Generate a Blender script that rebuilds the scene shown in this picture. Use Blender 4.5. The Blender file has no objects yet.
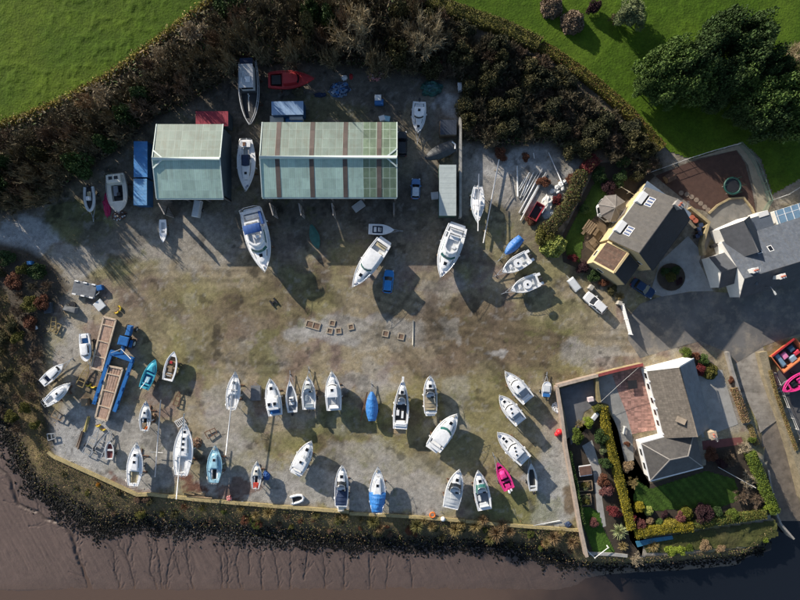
import bpy, math, random
import numpy as np
from mathutils import Vector, Matrix, noise
rnd = random.Random(7)
H = 100.0                                   # camera height above the yard
SC = bpy.context.scene
COL = SC.collection
pi = math.pi

def W(px, py, h=0.0):
    """photo position of something h metres up -> its true place on the plan (camera straight above the yard's middle)"""
    s = (H - h) / H / 6.0
    return ((px - 400.0) * s, (300.0 - py) * s)

def W3(px, py, h=0.0, z=None):
    x, y = W(px, py, h)
    return Vector((x, y, h if z is None else z))

# ------------------------------------------------------------------ materials
MATS = {}
def M(name, rgb, rough=.7, var=.15, scale=1.5, metal=0., bump=0., bscale=20., dirt=None, dirt_amt=.0, spec=.5, island=0.):
    if name in MATS: return MATS[name]
    m = bpy.data.materials.new(name); m.use_nodes = True
    nt = m.node_tree; N = nt.nodes; L = nt.links
    p = N['Principled BSDF']
    p.inputs['Roughness'].default_value = rough
    p.inputs['Metallic'].default_value = metal
    p.inputs['Specular IOR Level'].default_value = spec
    tc = N.new('ShaderNodeTexCoord')
    nz = N.new('ShaderNodeTexNoise'); nz.inputs['Scale'].default_value = scale; nz.inputs['Detail'].default_value = 5
    nz.inputs['Roughness'].default_value = .62
    L.new(tc.outputs['Object'], nz.inputs['Vector'])
    mr = N.new('ShaderNodeMapRange'); mr.inputs[1].default_value = .3; mr.inputs[2].default_value = .7
    mr.inputs[3].default_value = 1 - var; mr.inputs[4].default_value = 1 + var
    L.new(nz.outputs['Fac'], mr.inputs[0])
    fac = mr.outputs[0]
    if island:
        ge = N.new('ShaderNodeNewGeometry')
        m2 = N.new('ShaderNodeMapRange'); m2.inputs[3].default_value = 1 - island; m2.inputs[4].default_value = 1 + island
        L.new(ge.outputs['Random Per Island'], m2.inputs[0])
        mm = N.new('ShaderNodeMath'); mm.operation = 'MULTIPLY'
        L.new(fac, mm.inputs[0]); L.new(m2.outputs[0], mm.inputs[1]); fac = mm.outputs[0]
    vm = N.new('ShaderNodeVectorMath'); vm.operation = 'SCALE'
    vm.inputs[0].default_value = rgb[:3]
    L.new(fac, vm.inputs['Scale'])
    col = vm.outputs[0]
    if dirt:
        n2 = N.new('ShaderNodeTexNoise'); n2.inputs['Scale'].default_value = scale * 2.3; n2.inputs['Detail'].default_value = 6
        n2.inputs['Roughness'].default_value = .7
        L.new(tc.outputs['Object'], n2.inputs['Vector'])
        m3 = N.new('ShaderNodeMapRange'); m3.inputs[1].default_value = .48; m3.inputs[2].default_value = .75
        m3.inputs[4].default_value = dirt_amt
        L.new(n2.outputs['Fac'], m3.inputs[0])
        mx = N.new('ShaderNodeMix'); mx.data_type = 'RGBA'
        mx.inputs[7].default_value = (*dirt[:3], 1)
        L.new(m3.outputs[0], mx.inputs[0]); L.new(col, mx.inputs[6]); col = mx.outputs[2]
    L.new(col, p.inputs['Base Color'])
    if bump:
        n3 = N.new('ShaderNodeTexNoise'); n3.inputs['Scale'].default_value = bscale; n3.inputs['Detail'].default_value = 4
        L.new(tc.outputs['Object'], n3.inputs['Vector'])
        b = N.new('ShaderNodeBump'); b.inputs['Strength'].default_value = bump; b.inputs['Distance'].default_value = .1
        L.new(n3.outputs['Fac'], b.inputs['Height']); L.new(b.outputs[0], p.inputs['Normal'])
    MATS[name] = m
    return m

def grid_lines(m, sx, sy, w, rgb, amt=1.0, ox=0., oy=0.):
    """thin lines of another colour laid over a material in its own object space (sheet joints, courses)"""
    nt = m.node_tree; N = nt.nodes; L = nt.links
    p = N['Principled BSDF']; src = p.inputs['Base Color'].links[0].from_socket
    tc = N.new('ShaderNodeTexCoord'); sp = N.new('ShaderNodeSeparateXYZ'); L.new(tc.outputs['Object'], sp.inputs[0])
    outs = []
    for ax, s, o in ((0, sx, ox), (1, sy, oy)):
        if not s: continue
        a = N.new('ShaderNodeMath'); a.operation = 'MULTIPLY_ADD'; a.inputs[1].default_value = 1 / s; a.inputs[2].default_value = o
        L.new(sp.outputs[ax], a.inputs[0])
        f = N.new('ShaderNodeMath'); f.operation = 'FRACT'; L.new(a.outputs[0], f.inputs[0])
        c = N.new('ShaderNodeMath'); c.operation = 'LESS_THAN'; c.inputs[1].default_value = w / s
        L.new(f.outputs[0], c.inputs[0]); outs.append(c.outputs[0])
    f = outs[0]
    if len(outs) > 1:
        mx = N.new('ShaderNodeMath'); mx.operation = 'MAXIMUM'; L.new(outs[0], mx.inputs[0]); L.new(outs[1], mx.inputs[1]); f = mx.outputs[0]
    k = N.new('ShaderNodeMath'); k.operation = 'MULTIPLY'; k.inputs[1].default_value = amt; L.new(f, k.inputs[0])
    mix = N.new('ShaderNodeMix'); mix.data_type = 'RGBA'; mix.inputs[7].default_value = (*rgb, 1)
    L.new(k.outputs[0], mix.inputs[0]); L.new(src, mix.inputs[6]); L.new(mix.outputs[2], p.inputs['Base Color'])
    return m

def panels(m, sx, sy, amt, streak=None, samt=.5):
    """each sheet or slate weathered a little differently; optional run-off streaks along local y"""
    nt = m.node_tree; N = nt.nodes; L = nt.links; p = N['Principled BSDF']; src = p.inputs['Base Color'].links[0].from_socket
    tc = N.new('ShaderNodeTexCoord'); dv = N.new('ShaderNodeVectorMath'); dv.operation = 'DIVIDE'; dv.inputs[1].default_value = (sx, sy, 1e4); L.new(tc.outputs['Object'], dv.inputs[0])
    fl = N.new('ShaderNodeVectorMath'); fl.operation = 'FLOOR'; L.new(dv.outputs[0], fl.inputs[0])
    wn = N.new('ShaderNodeTexWhiteNoise'); L.new(fl.outputs[0], wn.inputs['Vector'])
    mr = N.new('ShaderNodeMapRange'); mr.inputs[3].default_value = 1 - amt; mr.inputs[4].default_value = 1 + amt * .7; L.new(wn.outputs['Value'], mr.inputs[0])
    vm = N.new('ShaderNodeVectorMath'); vm.operation = 'SCALE'; L.new(src, vm.inputs[0]); L.new(mr.outputs[0], vm.inputs['Scale']); col = vm.outputs[0]
    if streak:
        mp = N.new('ShaderNodeMapping'); mp.inputs['Scale'].default_value = (2.2, .16, .16); L.new(tc.outputs['Object'], mp.inputs[0])
        nz = N.new('ShaderNodeTexNoise'); nz.inputs['Scale'].default_value = 1.; nz.inputs['Detail'].default_value = 6; nz.inputs['Roughness'].default_value = .7; L.new(mp.outputs[0], nz.inputs['Vector'])
        m3 = N.new('ShaderNodeMapRange'); m3.inputs[1].default_value = .5; m3.inputs[2].default_value = .72; m3.inputs[4].default_value = samt; L.new(nz.outputs['Fac'], m3.inputs[0])
        mx = N.new('ShaderNodeMix'); mx.data_type = 'RGBA'; mx.inputs[7].default_value = (*streak, 1); L.new(m3.outputs[0], mx.inputs[0]); L.new(col, mx.inputs[6]); col = mx.outputs[2]
    L.new(col, p.inputs['Base Color']); return m

def vcol_mat(name, rough=.85, fine=.25, fscale=3., bump=.3, bscale=6., spec=.35, fine2=30.):
    m = bpy.data.materials.new(name); m.use_nodes = True
    nt = m.node_tree; N = nt.nodes; L = nt.links
    p = N['Principled BSDF']; p.inputs['Roughness'].default_value = rough; p.inputs['Specular IOR Level'].default_value = spec
    at = N.new('ShaderNodeAttribute'); at.attribute_name = 'Col'
    tc = N.new('ShaderNodeTexCoord')
    fac = None
    for s in (fscale, fscale * 6.5):
        nz = N.new('ShaderNodeTexNoise'); nz.inputs['Scale'].default_value = s; nz.inputs['Detail'].default_value = 6
        nz.inputs['Roughness'].default_value = .7
        L.new(tc.outputs['Object'], nz.inputs['Vector'])
        mr = N.new('ShaderNodeMapRange'); mr.inputs[1].default_value = .3; mr.inputs[2].default_value = .7
        mr.inputs[3].default_value = 1 - fine; mr.inputs[4].default_value = 1 + fine
        L.new(nz.outputs['Fac'], mr.inputs[0])
        if fac is None: fac = mr.outputs[0]
        else:
            mm = N.new('ShaderNodeMath'); mm.operation = 'MULTIPLY'; L.new(fac, mm.inputs[0]); L.new(mr.outputs[0], mm.inputs[1]); fac = mm.outputs[0]
    vm = N.new('ShaderNodeVectorMath'); vm.operation = 'SCALE'
    L.new(at.outputs['Color'], vm.inputs[0]); L.new(fac, vm.inputs['Scale'])
    L.new(vm.outputs[0], p.inputs['Base Color'])
    if bump:
        n3 = N.new('ShaderNodeTexNoise'); n3.inputs['Scale'].default_value = bscale; n3.inputs['Detail'].default_value = 6
        L.new(tc.outputs['Object'], n3.inputs['Vector'])
        b = N.new('ShaderNodeBump'); b.inputs['Strength'].default_value = bump; b.inputs['Distance'].default_value = .12
        L.new(n3.outputs['Fac'], b.inputs['Height']); L.new(b.outputs[0], p.inputs['Normal'])
    return m

# ------------------------------------------------------------------ mesh builder
class MB:
    def __init__(s): s.v = []; s.f = []; s.m = []; s.s = []
    def add(s, vs, fs, mat, smooth=False):
        o = len(s.v); s.v.extend([tuple(v) for v in vs])
        for f in fs: s.f.append([i + o for i in f]); s.m.append(mat); s.s.append(smooth)
    def quad(s, a, b, c, d, mat): s.add([a, b, c, d], [(0, 1, 2, 3)], mat)
    def box(s, c, size, mat, rz=0., M4=None):
        hx, hy, hz = size[0] / 2, size[1] / 2, size[2] / 2
        ca, sa = math.cos(rz), math.sin(rz)
        vs = []
        for z in (-hz, hz):
            for x, y in ((-hx, -hy), (hx, -hy), (hx, hy), (-hx, hy)):
                vs.append(Vector((c[0] + x * ca - y * sa, c[1] + x * sa + y * ca, c[2] + z)))
        if M4 is not None: vs = [M4 @ v for v in vs]
        s.add(vs, [(3, 2, 1, 0), (4, 5, 6, 7), (0, 1, 5, 4), (1, 2, 6, 5), (2, 3, 7, 6), (3, 0, 4, 7)], mat)
    def beam(s, a, b, w, h, mat):
        """a bar of rectangular section from a to b (w across, h in height)"""
        a = Vector(a); b = Vector(b); d = (b - a).normalized()
        up = Vector((0, 0, 1)) if abs(d.z) < .95 else Vector((1, 0, 0))
        sd = d.cross(up).normalized(); u = sd.cross(d).normalized()
        vs = []
        for p in (a, b):
            for i, j in ((-1, -1), (1, -1), (1, 1), (-1, 1)): vs.append(p + sd * (i * w / 2) + u * (j * h / 2))
        s.add(vs, [(0, 1, 2, 3), (7, 6, 5, 4), (0, 4, 5, 1), (1, 5, 6, 2), (2, 6, 7, 3), (3, 7, 4, 0)], mat)
    def tube(s, pts, r, mat, n=6, r2=None, closed=False):
        pts = [Vector(p) for p in pts]; k = len(pts); rings = []
        for i, p in enumerate(pts):
            if closed: d = pts[(i + 1) % k] - pts[i - 1]
            else: d = pts[min(i + 1, k - 1)] - pts[max(i - 1, 0)]
            d.normalize()
            up = Vector((0, 0, 1)) if abs(d.z) < .9 else Vector((1, 0, 0))
            a = d.cross(up).normalized(); b = a.cross(d)
            rr = r if r2 is None else r + (r2 - r) * i / max(1, k - 1)
            rings.append([p + a * (rr * math.cos(2 * pi * j / n)) + b * (rr * math.sin(2 * pi * j / n)) for j in range(n)])
        vs = [v for R_ in rings for v in R_]; fs = []
        for i in range(k if closed else k - 1):
            i2 = (i + 1) % k
            for j in range(n):
                j2 = (j + 1) % n; fs.append((i * n + j, i * n + j2, i2 * n + j2, i2 * n + j))
        if not closed: fs.append(tuple(range(n))); fs.append(tuple(reversed(range((k - 1) * n, k * n))))
        s.add(vs, fs, mat, True)
    def loft(s, rings, mat, cap0=True, cap1=True, smooth=False, topmat=None):
        n = len(rings[0]); vs = [v for R_ in rings for v in R_]; fs = []
        for i in range(len(rings) - 1):
            for j in range(n):
                j2 = (j + 1) % n; fs.append((i * n + j, i * n + j2, (i + 1) * n + j2, (i + 1) * n + j))
        s.add(vs, fs, mat, smooth)
        if cap0: s.add(rings[0], [tuple(reversed(range(n)))], mat)
        if cap1: s.add(rings[-1], [tuple(range(n))], topmat or mat)
    def prism(s, poly, z0, z1, mat, topmat=None):
        s.loft([[(x, y, z0) for x, y in poly], [(x, y, z1) for x, y in poly]], mat, topmat=topmat)
    def cyl(s, c, r, z0, z1, mat, n=12, r2=None, topmat=None):
        r2 = r if r2 is None else r2
        s.loft([[(c[0] + r * math.cos(2 * pi * j / n), c[1] + r * math.sin(2 * pi * j / n), z0) for j in range(n)],
                [(c[0] + r2 * math.cos(2 * pi * j / n), c[1] + r2 * math.sin(2 * pi * j / n), z1) for j in range(n)]], mat, topmat=topmat)
    def wheel(s, c, r, w, axis, mat, hub=None, n=16):
        """tyre with its axle along `axis` (unit 2-D vector)"""
        ax = Vector((axis[0], axis[1], 0)).normalized(); sd = Vector((-ax.y, ax.x, 0)); c = Vector(c)
        def ring(t, rr): return [c + ax * t + sd * (rr * math.cos(2 * pi * j / n)) + Vector((0, 0, rr * math.sin(2 * pi * j / n))) for j in range(n)]
        s.loft([ring(-w / 2, r * .8), ring(-w * .4, r), ring(w * .4, r), ring(w / 2, r * .8)], mat, smooth=False)
        if hub: s.loft([ring(-w * .54, r * .5), ring(w * .54, r * .5)], hub)
    def build(s, name, parent=None, loc=None, rz=0.):
        if not s.f: return None
        me = bpy.data.meshes.new(name); me.from_pydata(s.v, [], s.f)
        mats = []
        idx = {}
        for m in s.m:
            if m.name not in idx: idx[m.name] = len(mats); mats.append(m)
        for m in mats: me.materials.append(m)
        me.polygons.foreach_set('material_index', [idx[m.name] for m in s.m])
        me.polygons.foreach_set('use_smooth', s.s)
        me.update()
        o = bpy.data.objects.new(name, me); COL.objects.link(o)
        if loc is not None: o.location = loc
        o.rotation_euler.z = rz
        if parent: o.parent = parent
        return o

def tag(o, label=None, cat=None, group=None, kind=None):
    if label: o['label'] = label
    if cat: o['category'] = cat
    if group: o['group'] = group
    if kind: o['kind'] = kind
    return o

def thing(name, label, cat, loc=(0, 0, 0), rz=0., group=None):
    o = bpy.data.objects.new(name, None); COL.objects.link(o); o.empty_display_size = .3
    o.location = loc; o.rotation_euler.z = rz
    return tag(o, label, cat, group)

def place_copy(mesh_obj, name, parent=None, loc=(0, 0, 0), rz=0., sc=(1, 1, 1)):
    o = bpy.data.objects.new(name, mesh_obj); COL.objects.link(o)
    o.location = loc; o.rotation_euler.z = rz; o.scale = sc
    if parent: o.parent = parent
    return o

def inpoly(x, y, P):
    c = False; j = len(P) - 1
    for i in range(len(P)):
        xi, yi = P[i]; xj, yj = P[j]
        if (yi > y) != (yj > y) and x < (xj - xi) * (y - yi) / (yj - yi) + xi: c = not c
        j = i
    return c

def np_inpoly(X, Y, P):
    c = np.zeros(X.shape, bool); j = len(P) - 1
    for i in range(len(P)):
        xi, yi = P[i]; xj, yj = P[j]
        if yi != yj:
            c ^= ((yi > Y) != (yj > Y)) & (X < (xj - xi) * (Y - yi) / (yj - yi) + xi)
        j = i
    return c

def np_dist(X, Y, P, closed=False):
    d = np.full(X.shape, 1e9); n = len(P)
    for i in range(n if closed else n - 1):
        ax, ay = P[i]; bx, by = P[(i + 1) % n]
        vx, vy = bx - ax, by - ay; l = vx * vx + vy * vy + 1e-12
        t = np.clip(((X - ax) * vx + (Y - ay) * vy) / l, 0, 1)
        d = np.minimum(d, np.hypot(X - ax - t * vx, Y - ay - t * vy))
    return d

def vnoise(X, Y, seed=0):
    """value noise on arrays, 0..1"""
    xi = np.floor(X).astype(np.int64); yi = np.floor(Y).astype(np.int64)
    fx = X - xi; fy = Y - yi
    fx = fx * fx * (3 - 2 * fx); fy = fy * fy * (3 - 2 * fy)
    def h(a, b):
        n = (a * 374761393 + b * 668265263 + seed * 974711) & 0x7fffffff
        n = ((n ^ (n >> 13)) * 1274126177) & 0x7fffffff
        n = n ^ (n >> 16)
        return (n & 0xffff) / 65535.0
    return (h(xi, yi) * (1 - fx) + h(xi + 1, yi) * fx) * (1 - fy) + (h(xi, yi + 1) * (1 - fx) + h(xi + 1, yi + 1) * fx) * fy

def fbm(X, Y, sc, oct=4, seed=0):
    s = 0; a = .5; f = 1 / sc; t = 0
    for o in range(oct):
        s = s + a * vnoise(X * f + 17.3 * o, Y * f - 9.1 * o, seed + o); t += a; a *= .55; f *= 2.03
    return s / t

def grid_mesh(name, X, Y, Z, keep, colr, mat, smooth=True):
    """mesh from 2-D arrays; keep = mask of the cells"""
    ny, nx = X.shape
    idx = np.arange(nx * ny).reshape(ny, nx)
    q = np.stack([idx[:-1, :-1], idx[:-1, 1:], idx[1:, 1:], idx[1:, :-1]], -1)[keep]
    used = np.unique(q); remap = np.full(nx * ny, -1); remap[used] = np.arange(len(used))
    q = remap[q]
    co = np.stack([X.ravel()[used], Y.ravel()[used], Z.ravel()[used]], -1)
    me = bpy.data.meshes.new(name)
    me.vertices.add(len(co)); me.vertices.foreach_set('co', co.astype(np.float32).ravel())
    me.loops.add(q.size); me.loops.foreach_set('vertex_index', q.astype(np.int32).ravel())
    me.polygons.add(len(q)); me.polygons.foreach_set('loop_start', np.arange(0, q.size, 4, dtype=np.int32))
    me.update(calc_edges=True)
    if smooth: me.polygons.foreach_set('use_smooth', np.ones(len(q), bool))
    if colr is not None:
        c = np.concatenate([colr.reshape(-1, 3)[used], np.ones((len(used), 1))], 1).astype(np.float32)
        a = me.color_attributes.new('Col', 'FLOAT_COLOR', 'POINT'); a.data.foreach_set('color', c.ravel())
    me.materials.append(mat)
    o = bpy.data.objects.new(name, me); COL.objects.link(o)
    return o

def soup(name, V, F, mats, mi, colr=None):
    """fast mesh from numpy quads: V (n,4,3)"""
    n = len(V)
    me = bpy.data.meshes.new(name)
    me.vertices.add(n * 4); me.vertices.foreach_set('co', V.astype(np.float32).ravel())
    me.loops.add(n * 4); me.loops.foreach_set('vertex_index', np.arange(n * 4, dtype=np.int32))
    me.polygons.add(n); me.polygons.foreach_set('loop_start', np.arange(0, n * 4, 4, dtype=np.int32))
    me.update(calc_edges=True)
    for m in mats: me.materials.append(m)
    if mi is not None: me.polygons.foreach_set('material_index', np.asarray(mi, dtype=np.int32))
    return me
# ------------------------------------------------------------------ the ground
def PW(L, h=0.0): return [W(a, b, h) for a, b in L]
def sm(a, b, x):
    t = np.clip((x - a) / (b - a), 0, 1); return t * t * (3 - 2 * t)

S_px = [(-260, 215), (-120, 240), (-30, 262), (5, 290), (20, 330), (35, 380), (45, 420), (50, 456), (137, 495), (151, 494), (200, 499), (350, 511.5),
        (387, 514.5), (465, 521), (517, 525), (579, 530), (588, 556), (642, 557), (700, 553), (745, 548), (768, 528), (792, 520), (830, 500), (1100, 430)]
R_px = [(-260, 330), (-150, 352), (-40, 395), (2, 437), (15, 468), (33, 495), (50, 507), (75, 523), (98, 537), (140, 529), (175, 536), (200, 534), (250, 541),
        (300, 545), (350, 549), (400, 550), (450, 550), (500, 552), (560, 566), (620, 568), (680, 565), (735, 560), (760, 552), (800, 540), (830, 525), (1100, 450)]
S_w = PW(S_px); R_w = PW(R_px, -1.8)
LAND = S_w + [(400, 400), (-400, 400)]
SHORE = R_w + [(400, 400), (-400, 400)]
SLIP = PW([(757, 420), (769, 470), (774, 515), (781, 570), (812, 570), (812, 500), (795, 450), (781, 415)])
def slip_z(Y): return -2.9 * sm(-17., -46., Y) if isinstance(Y, np.ndarray) else -2.9 * float(sm(-17., -46., np.array(Y)))
WATER_Z = -2.3

def zfun(X, Y):
    land = np_inpoly(X, Y, LAND); inn = np_inpoly(X, Y, SHORE)
    dS = np_dist(X, Y, S_w); dR = np_dist(X, Y, R_w)
    t = dS / (dS + dR + 1e-6)
    zb = -.12 - 1.65 * sm(0, 1, t)
    px = 400 + 6 * X; 
    dW = np.maximum(0, Y + 49.3); zm = -1.77 - .54 * dR / (dR + dW + 1e-6) - .15 * np.clip(-49.3 - Y, 0, 8) - (1.0 * sm(560, 650, px)) * sm(0, 2.5, dR)
    z = np.where(land, 0., np.where(inn, zb, zm))
    sl = np_inpoly(X, Y, SLIP)
    z = np.where(sl, np.minimum(z, slip_z(Y) - .06), z)
    return z, land, inn, dS, dR

TAN = np.array((.275, .228, .148)); OLV = np.array((.215, .19, .088)); GRY = np.array((.315, .302, .28)); BRN = np.array((.135, .100, .062))
DRK = np.array((.11, .098, .082)); PALE = np.array((.36, .36, .355)); MOSS = np.array((.125, .13, .04)); RUST = np.array((.12, .05, .032))
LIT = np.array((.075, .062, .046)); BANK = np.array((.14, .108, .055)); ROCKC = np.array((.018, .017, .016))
BLOBS = [(110, 455, 85, 50, GRY, .9), (70, 440, 45, 40, PALE, .5), (300, 488, 110, 26, GRY, .85), (400, 485, 90, 32, GRY, .7), (560, 480, 32, 58, PALE, .75), (225, 420, 30, 40, GRY, .6),
         (470, 345, 85, 42, BRN, .75), (255, 312, 55, 40, BRN, .55), (285, 345, 30, 35, BRN, .45), (215, 330, 40, 35, BRN, .4), (430, 310, 60, 22, BRN, .5), (520, 345, 80, 25, BRN, .45),
         (490, 425, 60, 62, OLV, .7), (345, 425, 45, 18, MOSS, .5), (275, 440, 45, 16, MOSS, .4), (573, 318, 22, 26, MOSS, .5), (505, 505, 60, 22, MOSS, .5), (265, 360, 12, 34, MOSS, .55), (430, 450, 60, 25, OLV, .5),
         (312, 335, 38, 14, PALE, .55), (370, 332, 60, 16, GRY, .7), (360, 385, 40, 12, GRY, .6), (495, 352, 10, 5, PALE, .6), (450, 330, 14, 10, GRY, .5), (385, 300, 40, 18, TAN, .8), (470, 300, 40, 15, BRN, .5),
         (240, 270, 45, 22, TAN, .8), (190, 290, 40, 22, OLV, .6), (150, 300, 45, 30, BRN, .5), (330, 270, 30, 14, BRN, .4), (60, 345, 30, 25, GRY, .6), (45, 365, 20, 40, OLV, .6), (100, 395, 30, 22, BRN, .5),
         (20, 237, 40, 19, PALE, 1.0), (75, 262, 35, 18, GRY, .6), (180, 240, 90, 26, GRY, .45), (320, 225, 110, 26, DRK, .6), (420, 220, 60, 60, DRK, .45), (80, 222, 40, 24, MOSS, .7), (110, 235, 45, 16, DRK, .7),  # dark ellipses here and below only deepen the ground tone
         (340, 90, 90, 35, DRK, .8), (310, 110, 60, 18, MOSS, .4), (250, 110, 30, 60, DRK, .8), (410, 140, 14, 40, TAN, .5), (450, 104, 12, 18, PALE, .9), (520, 180, 50, 32, GRY, .75), (515, 160, 40, 14, PALE, .6), (555, 165, 22, 14, PALE, .5), (500, 225, 18, 22, OLV, .5), (470, 170, 16, 45, GRY, .5),
         (195, 486, 13, 8, RUST, .9), (237, 491, 22, 8, RUST, .7), (112, 476, 6, 9, RUST, .8), (130, 484, 16, 5, RUST, .5), (572, 500, 11, 22, BRN, .9), (390, 345, 60, 12, TAN, .5), (620, 345, 50, 14, TAN, .7), (590, 322, 30, 16, TAN, .6), (600, 352, 45, 9, GRY, .6),
         (360, 455, 50, 14, GRY, .5), (455, 405, 14, 30, GRY, .4), (540, 300, 30, 20, OLV, .5), (520, 315, 20, 10, BRN, .5), (545, 420, 25, 40, TAN, .6), (205, 345, 20, 30, OLV, .4), (160, 340, 30, 30, OLV, .5)]
SCRUB = [(0, 128), (25, 120), (62, 104), (112, 77), (155, 46), (200, 12), (218, -8), (418, -8), (470, 38), (530, 56), (575, 85), (620, 122), (656, 152), (662, 170), (625, 172), (600, 150), (575, 158), (550, 142), (500, 146), (462, 140),
         (462, 100), (455, 80), (420, 75), (388, 72), (340, 66), (300, 62), (262, 66), (240, 56), (229, 78), (195, 100), (160, 116), (140, 128), (118, 150), (92, 168), (58, 190), (30, 208), (-60, 220), (-200, 150), (-200, 190), (-60, 150)]
SCRUB2 = [(-60, 258), (0, 246), (28, 252), (55, 272), (66, 290), (48, 312), (42, 350), (46, 400), (51, 452), (42, 462), (20, 446), (-5, 425), (-60, 390)]
SCRUB_W = PW(SCRUB, 0); SCRUB2_W = PW(SCRUB2, 0)

def ground_colour(X, Y, land, inn, dS, dR):
    px = 400 + 6 * X; py = 300 - 6 * Y
    wx = px + 20 * (fbm(X, Y, 3.6, 5, 3) - .5) * 2; wy = py + 20 * (fbm(X, Y, 3.6, 5, 11) - .5) * 2
    n1 = fbm(X, Y, 9., 5, 1)[..., None]; n2 = fbm(X, Y, 2.6, 5, 5)[..., None]; n3 = fbm(X, Y, .9, 3, 8)[..., None]
    c = TAN * .98 + (OLV - TAN) * sm(.42, .62, n1) + (BRN - OLV) * .75 * sm(.48, .64, n2)
    c = c + (GRY * .9 - c) * .5 * sm(.55, .66, fbm(X, Y, 5., 5, 21)[..., None])
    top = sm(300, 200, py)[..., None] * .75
    c = c + (np.array((.165, .146, .118)) * (0.75 + .5 * n2) - c) * top  # upper yard darkened in its colour for the shade that falls there
    for bx, by, rx, ry, cc, st in BLOBS:
        q = ((wx - bx) / rx) ** 2 + ((wy - by) / ry) ** 2
        m = (1 - sm(.55, 1.12, q))[..., None] * st
        if m.max() <= 0: continue
        c = c + (cc * (.82 + .36 * n2) - c) * m
    # faint wheel tracks sweeping through the yard (real ruts worn into the surface)
    for (cx, cy, r, a0, a1) in ((330, 470, 190, -2.6, -.9), (330, 470, 181, -2.6, -.9), (180, 560, 300, -1.5, -.5), (180, 560, 310, -1.5, -.5), (420, 100, 230, .6, 2.5), (420, 100, 239, .6, 2.5), (250, 150, 215, .3, 1.8), (250, 150, 224, .3, 1.8), (640, -700, 1040, 1.45, 1.9), (640, -700, 1048, 1.45, 1.9), (640, -560, 890, 1.4, 1.95), (640, -560, 898, 1.4, 1.95), (200, 800, 520, -1.9, -.9), (200, 800, 530, -1.9, -.9), (470, 330, 70, -3, 2.9), (470, 330, 78, -3, 2.9)):
        a = np.arctan2(py - cy, px - cx); d = np.abs(np.hypot(px - cx, py - cy) + 6 * (fbm(X, Y, 8, 2, 31) - .5) - r)
        m = np.exp(-(d / 2.2) ** 2) * ((a > a0) & (a < a1)) * fbm(X, Y, 4, 3, 77)
        c = c * (1 - .5 * m[..., None])
    # gravel and puddle stains
    c = c * (.72 + .56 * n3)
    pud = sm(.60, .66, fbm(X, Y, 3.4, 5, 44)[..., None]); c = c * (1 - .34 * pud)
    spk = sm(.66, .74, fbm(X, Y, 1.1, 4, 51)[..., None]) * sm(.45, .6, n1); c = c + (MOSS - c) * .45 * spk
    gsp = sm(.66, .72, fbm(X, Y, .8, 3, 57)[..., None]); c = c + (GRY * 1.05 - c) * .28 * gsp
    oil = sm(.74, .77, fbm(X, Y, 2.2, 3, 63)[..., None]); c = c * (1 - .5 * oil)
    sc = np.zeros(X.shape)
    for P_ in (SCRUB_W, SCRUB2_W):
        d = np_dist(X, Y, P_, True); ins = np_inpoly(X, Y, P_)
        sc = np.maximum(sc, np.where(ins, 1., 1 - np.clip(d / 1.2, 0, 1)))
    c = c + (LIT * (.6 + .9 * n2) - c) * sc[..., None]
    bank = BANK * (.5 + n2) + np.array((.05, .035, .012)) * sm(.5, .7, n1)
    rk = sm(.3, .75, dS / (dS + dR + 1e-6))[..., None]
    bank = bank + (ROCKC * (.5 + n3) - bank) * rk
    c = np.where(land[..., None], c, np.where(inn[..., None], bank, np.array((.07, .052, .045))))
    return np.clip(c, .01, 1)

yard_mat = vcol_mat('yard_gravel', fine=.34, fscale=1.6, bump=.5, bscale=5.)
gx = np.concatenate([np.arange(-96, -70, .6), np.arange(-70, 60, .3), np.arange(60, 96.1, .6)]); gy = np.concatenate([np.arange(-76, -44, .6), np.arange(-44, 46, .3), np.arange(46, 72.1, .6)])
GX, GY = np.meshgrid(gx, gy)
GZ, land, inn, dS, dR = zfun(GX, GY)
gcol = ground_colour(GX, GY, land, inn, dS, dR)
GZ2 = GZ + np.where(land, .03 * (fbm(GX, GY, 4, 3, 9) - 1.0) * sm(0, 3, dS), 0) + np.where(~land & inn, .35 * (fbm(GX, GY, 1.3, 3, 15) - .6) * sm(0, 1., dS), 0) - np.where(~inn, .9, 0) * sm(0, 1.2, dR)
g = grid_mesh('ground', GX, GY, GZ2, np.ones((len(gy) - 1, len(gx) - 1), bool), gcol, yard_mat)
tag(g, kind='structure')

far_grass = M('far_grass', (.06, .10, .025), .9, .3, .08)
def sheet(name, px, z, mat, h=0., kind='structure', world=False):
    P_ = px if world else PW(px, h)
    mb = MB(); mb.add([(x, y, z) for x, y in P_], [tuple(range(len(P_)))], mat)
    o = mb.build(name)
    # make it face upward
    if o.data.polygons[0].normal.z < 0: o.data.flip_normals()
    return tag(o, kind=kind) if kind else o
sheet('surrounding_fields', [(-700, 71), (700, 71), (700, 900), (-700, 900)], -.05, far_grass, world=True)
sheet('surrounding_land_west', [(-700, 14), (-95.5, 14), (-95.5, 71), (-700, 71)], -.05, far_grass, world=True)
sheet('surrounding_land_east', [(95.5, -18), (700, -18), (700, 71), (95.5, 71)], -.05, far_grass, world=True)
sheet('far_shore', [(-700, -900), (700, -900), (700, -330), (-700, -330)], -1.2, far_grass, world=True)

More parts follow.
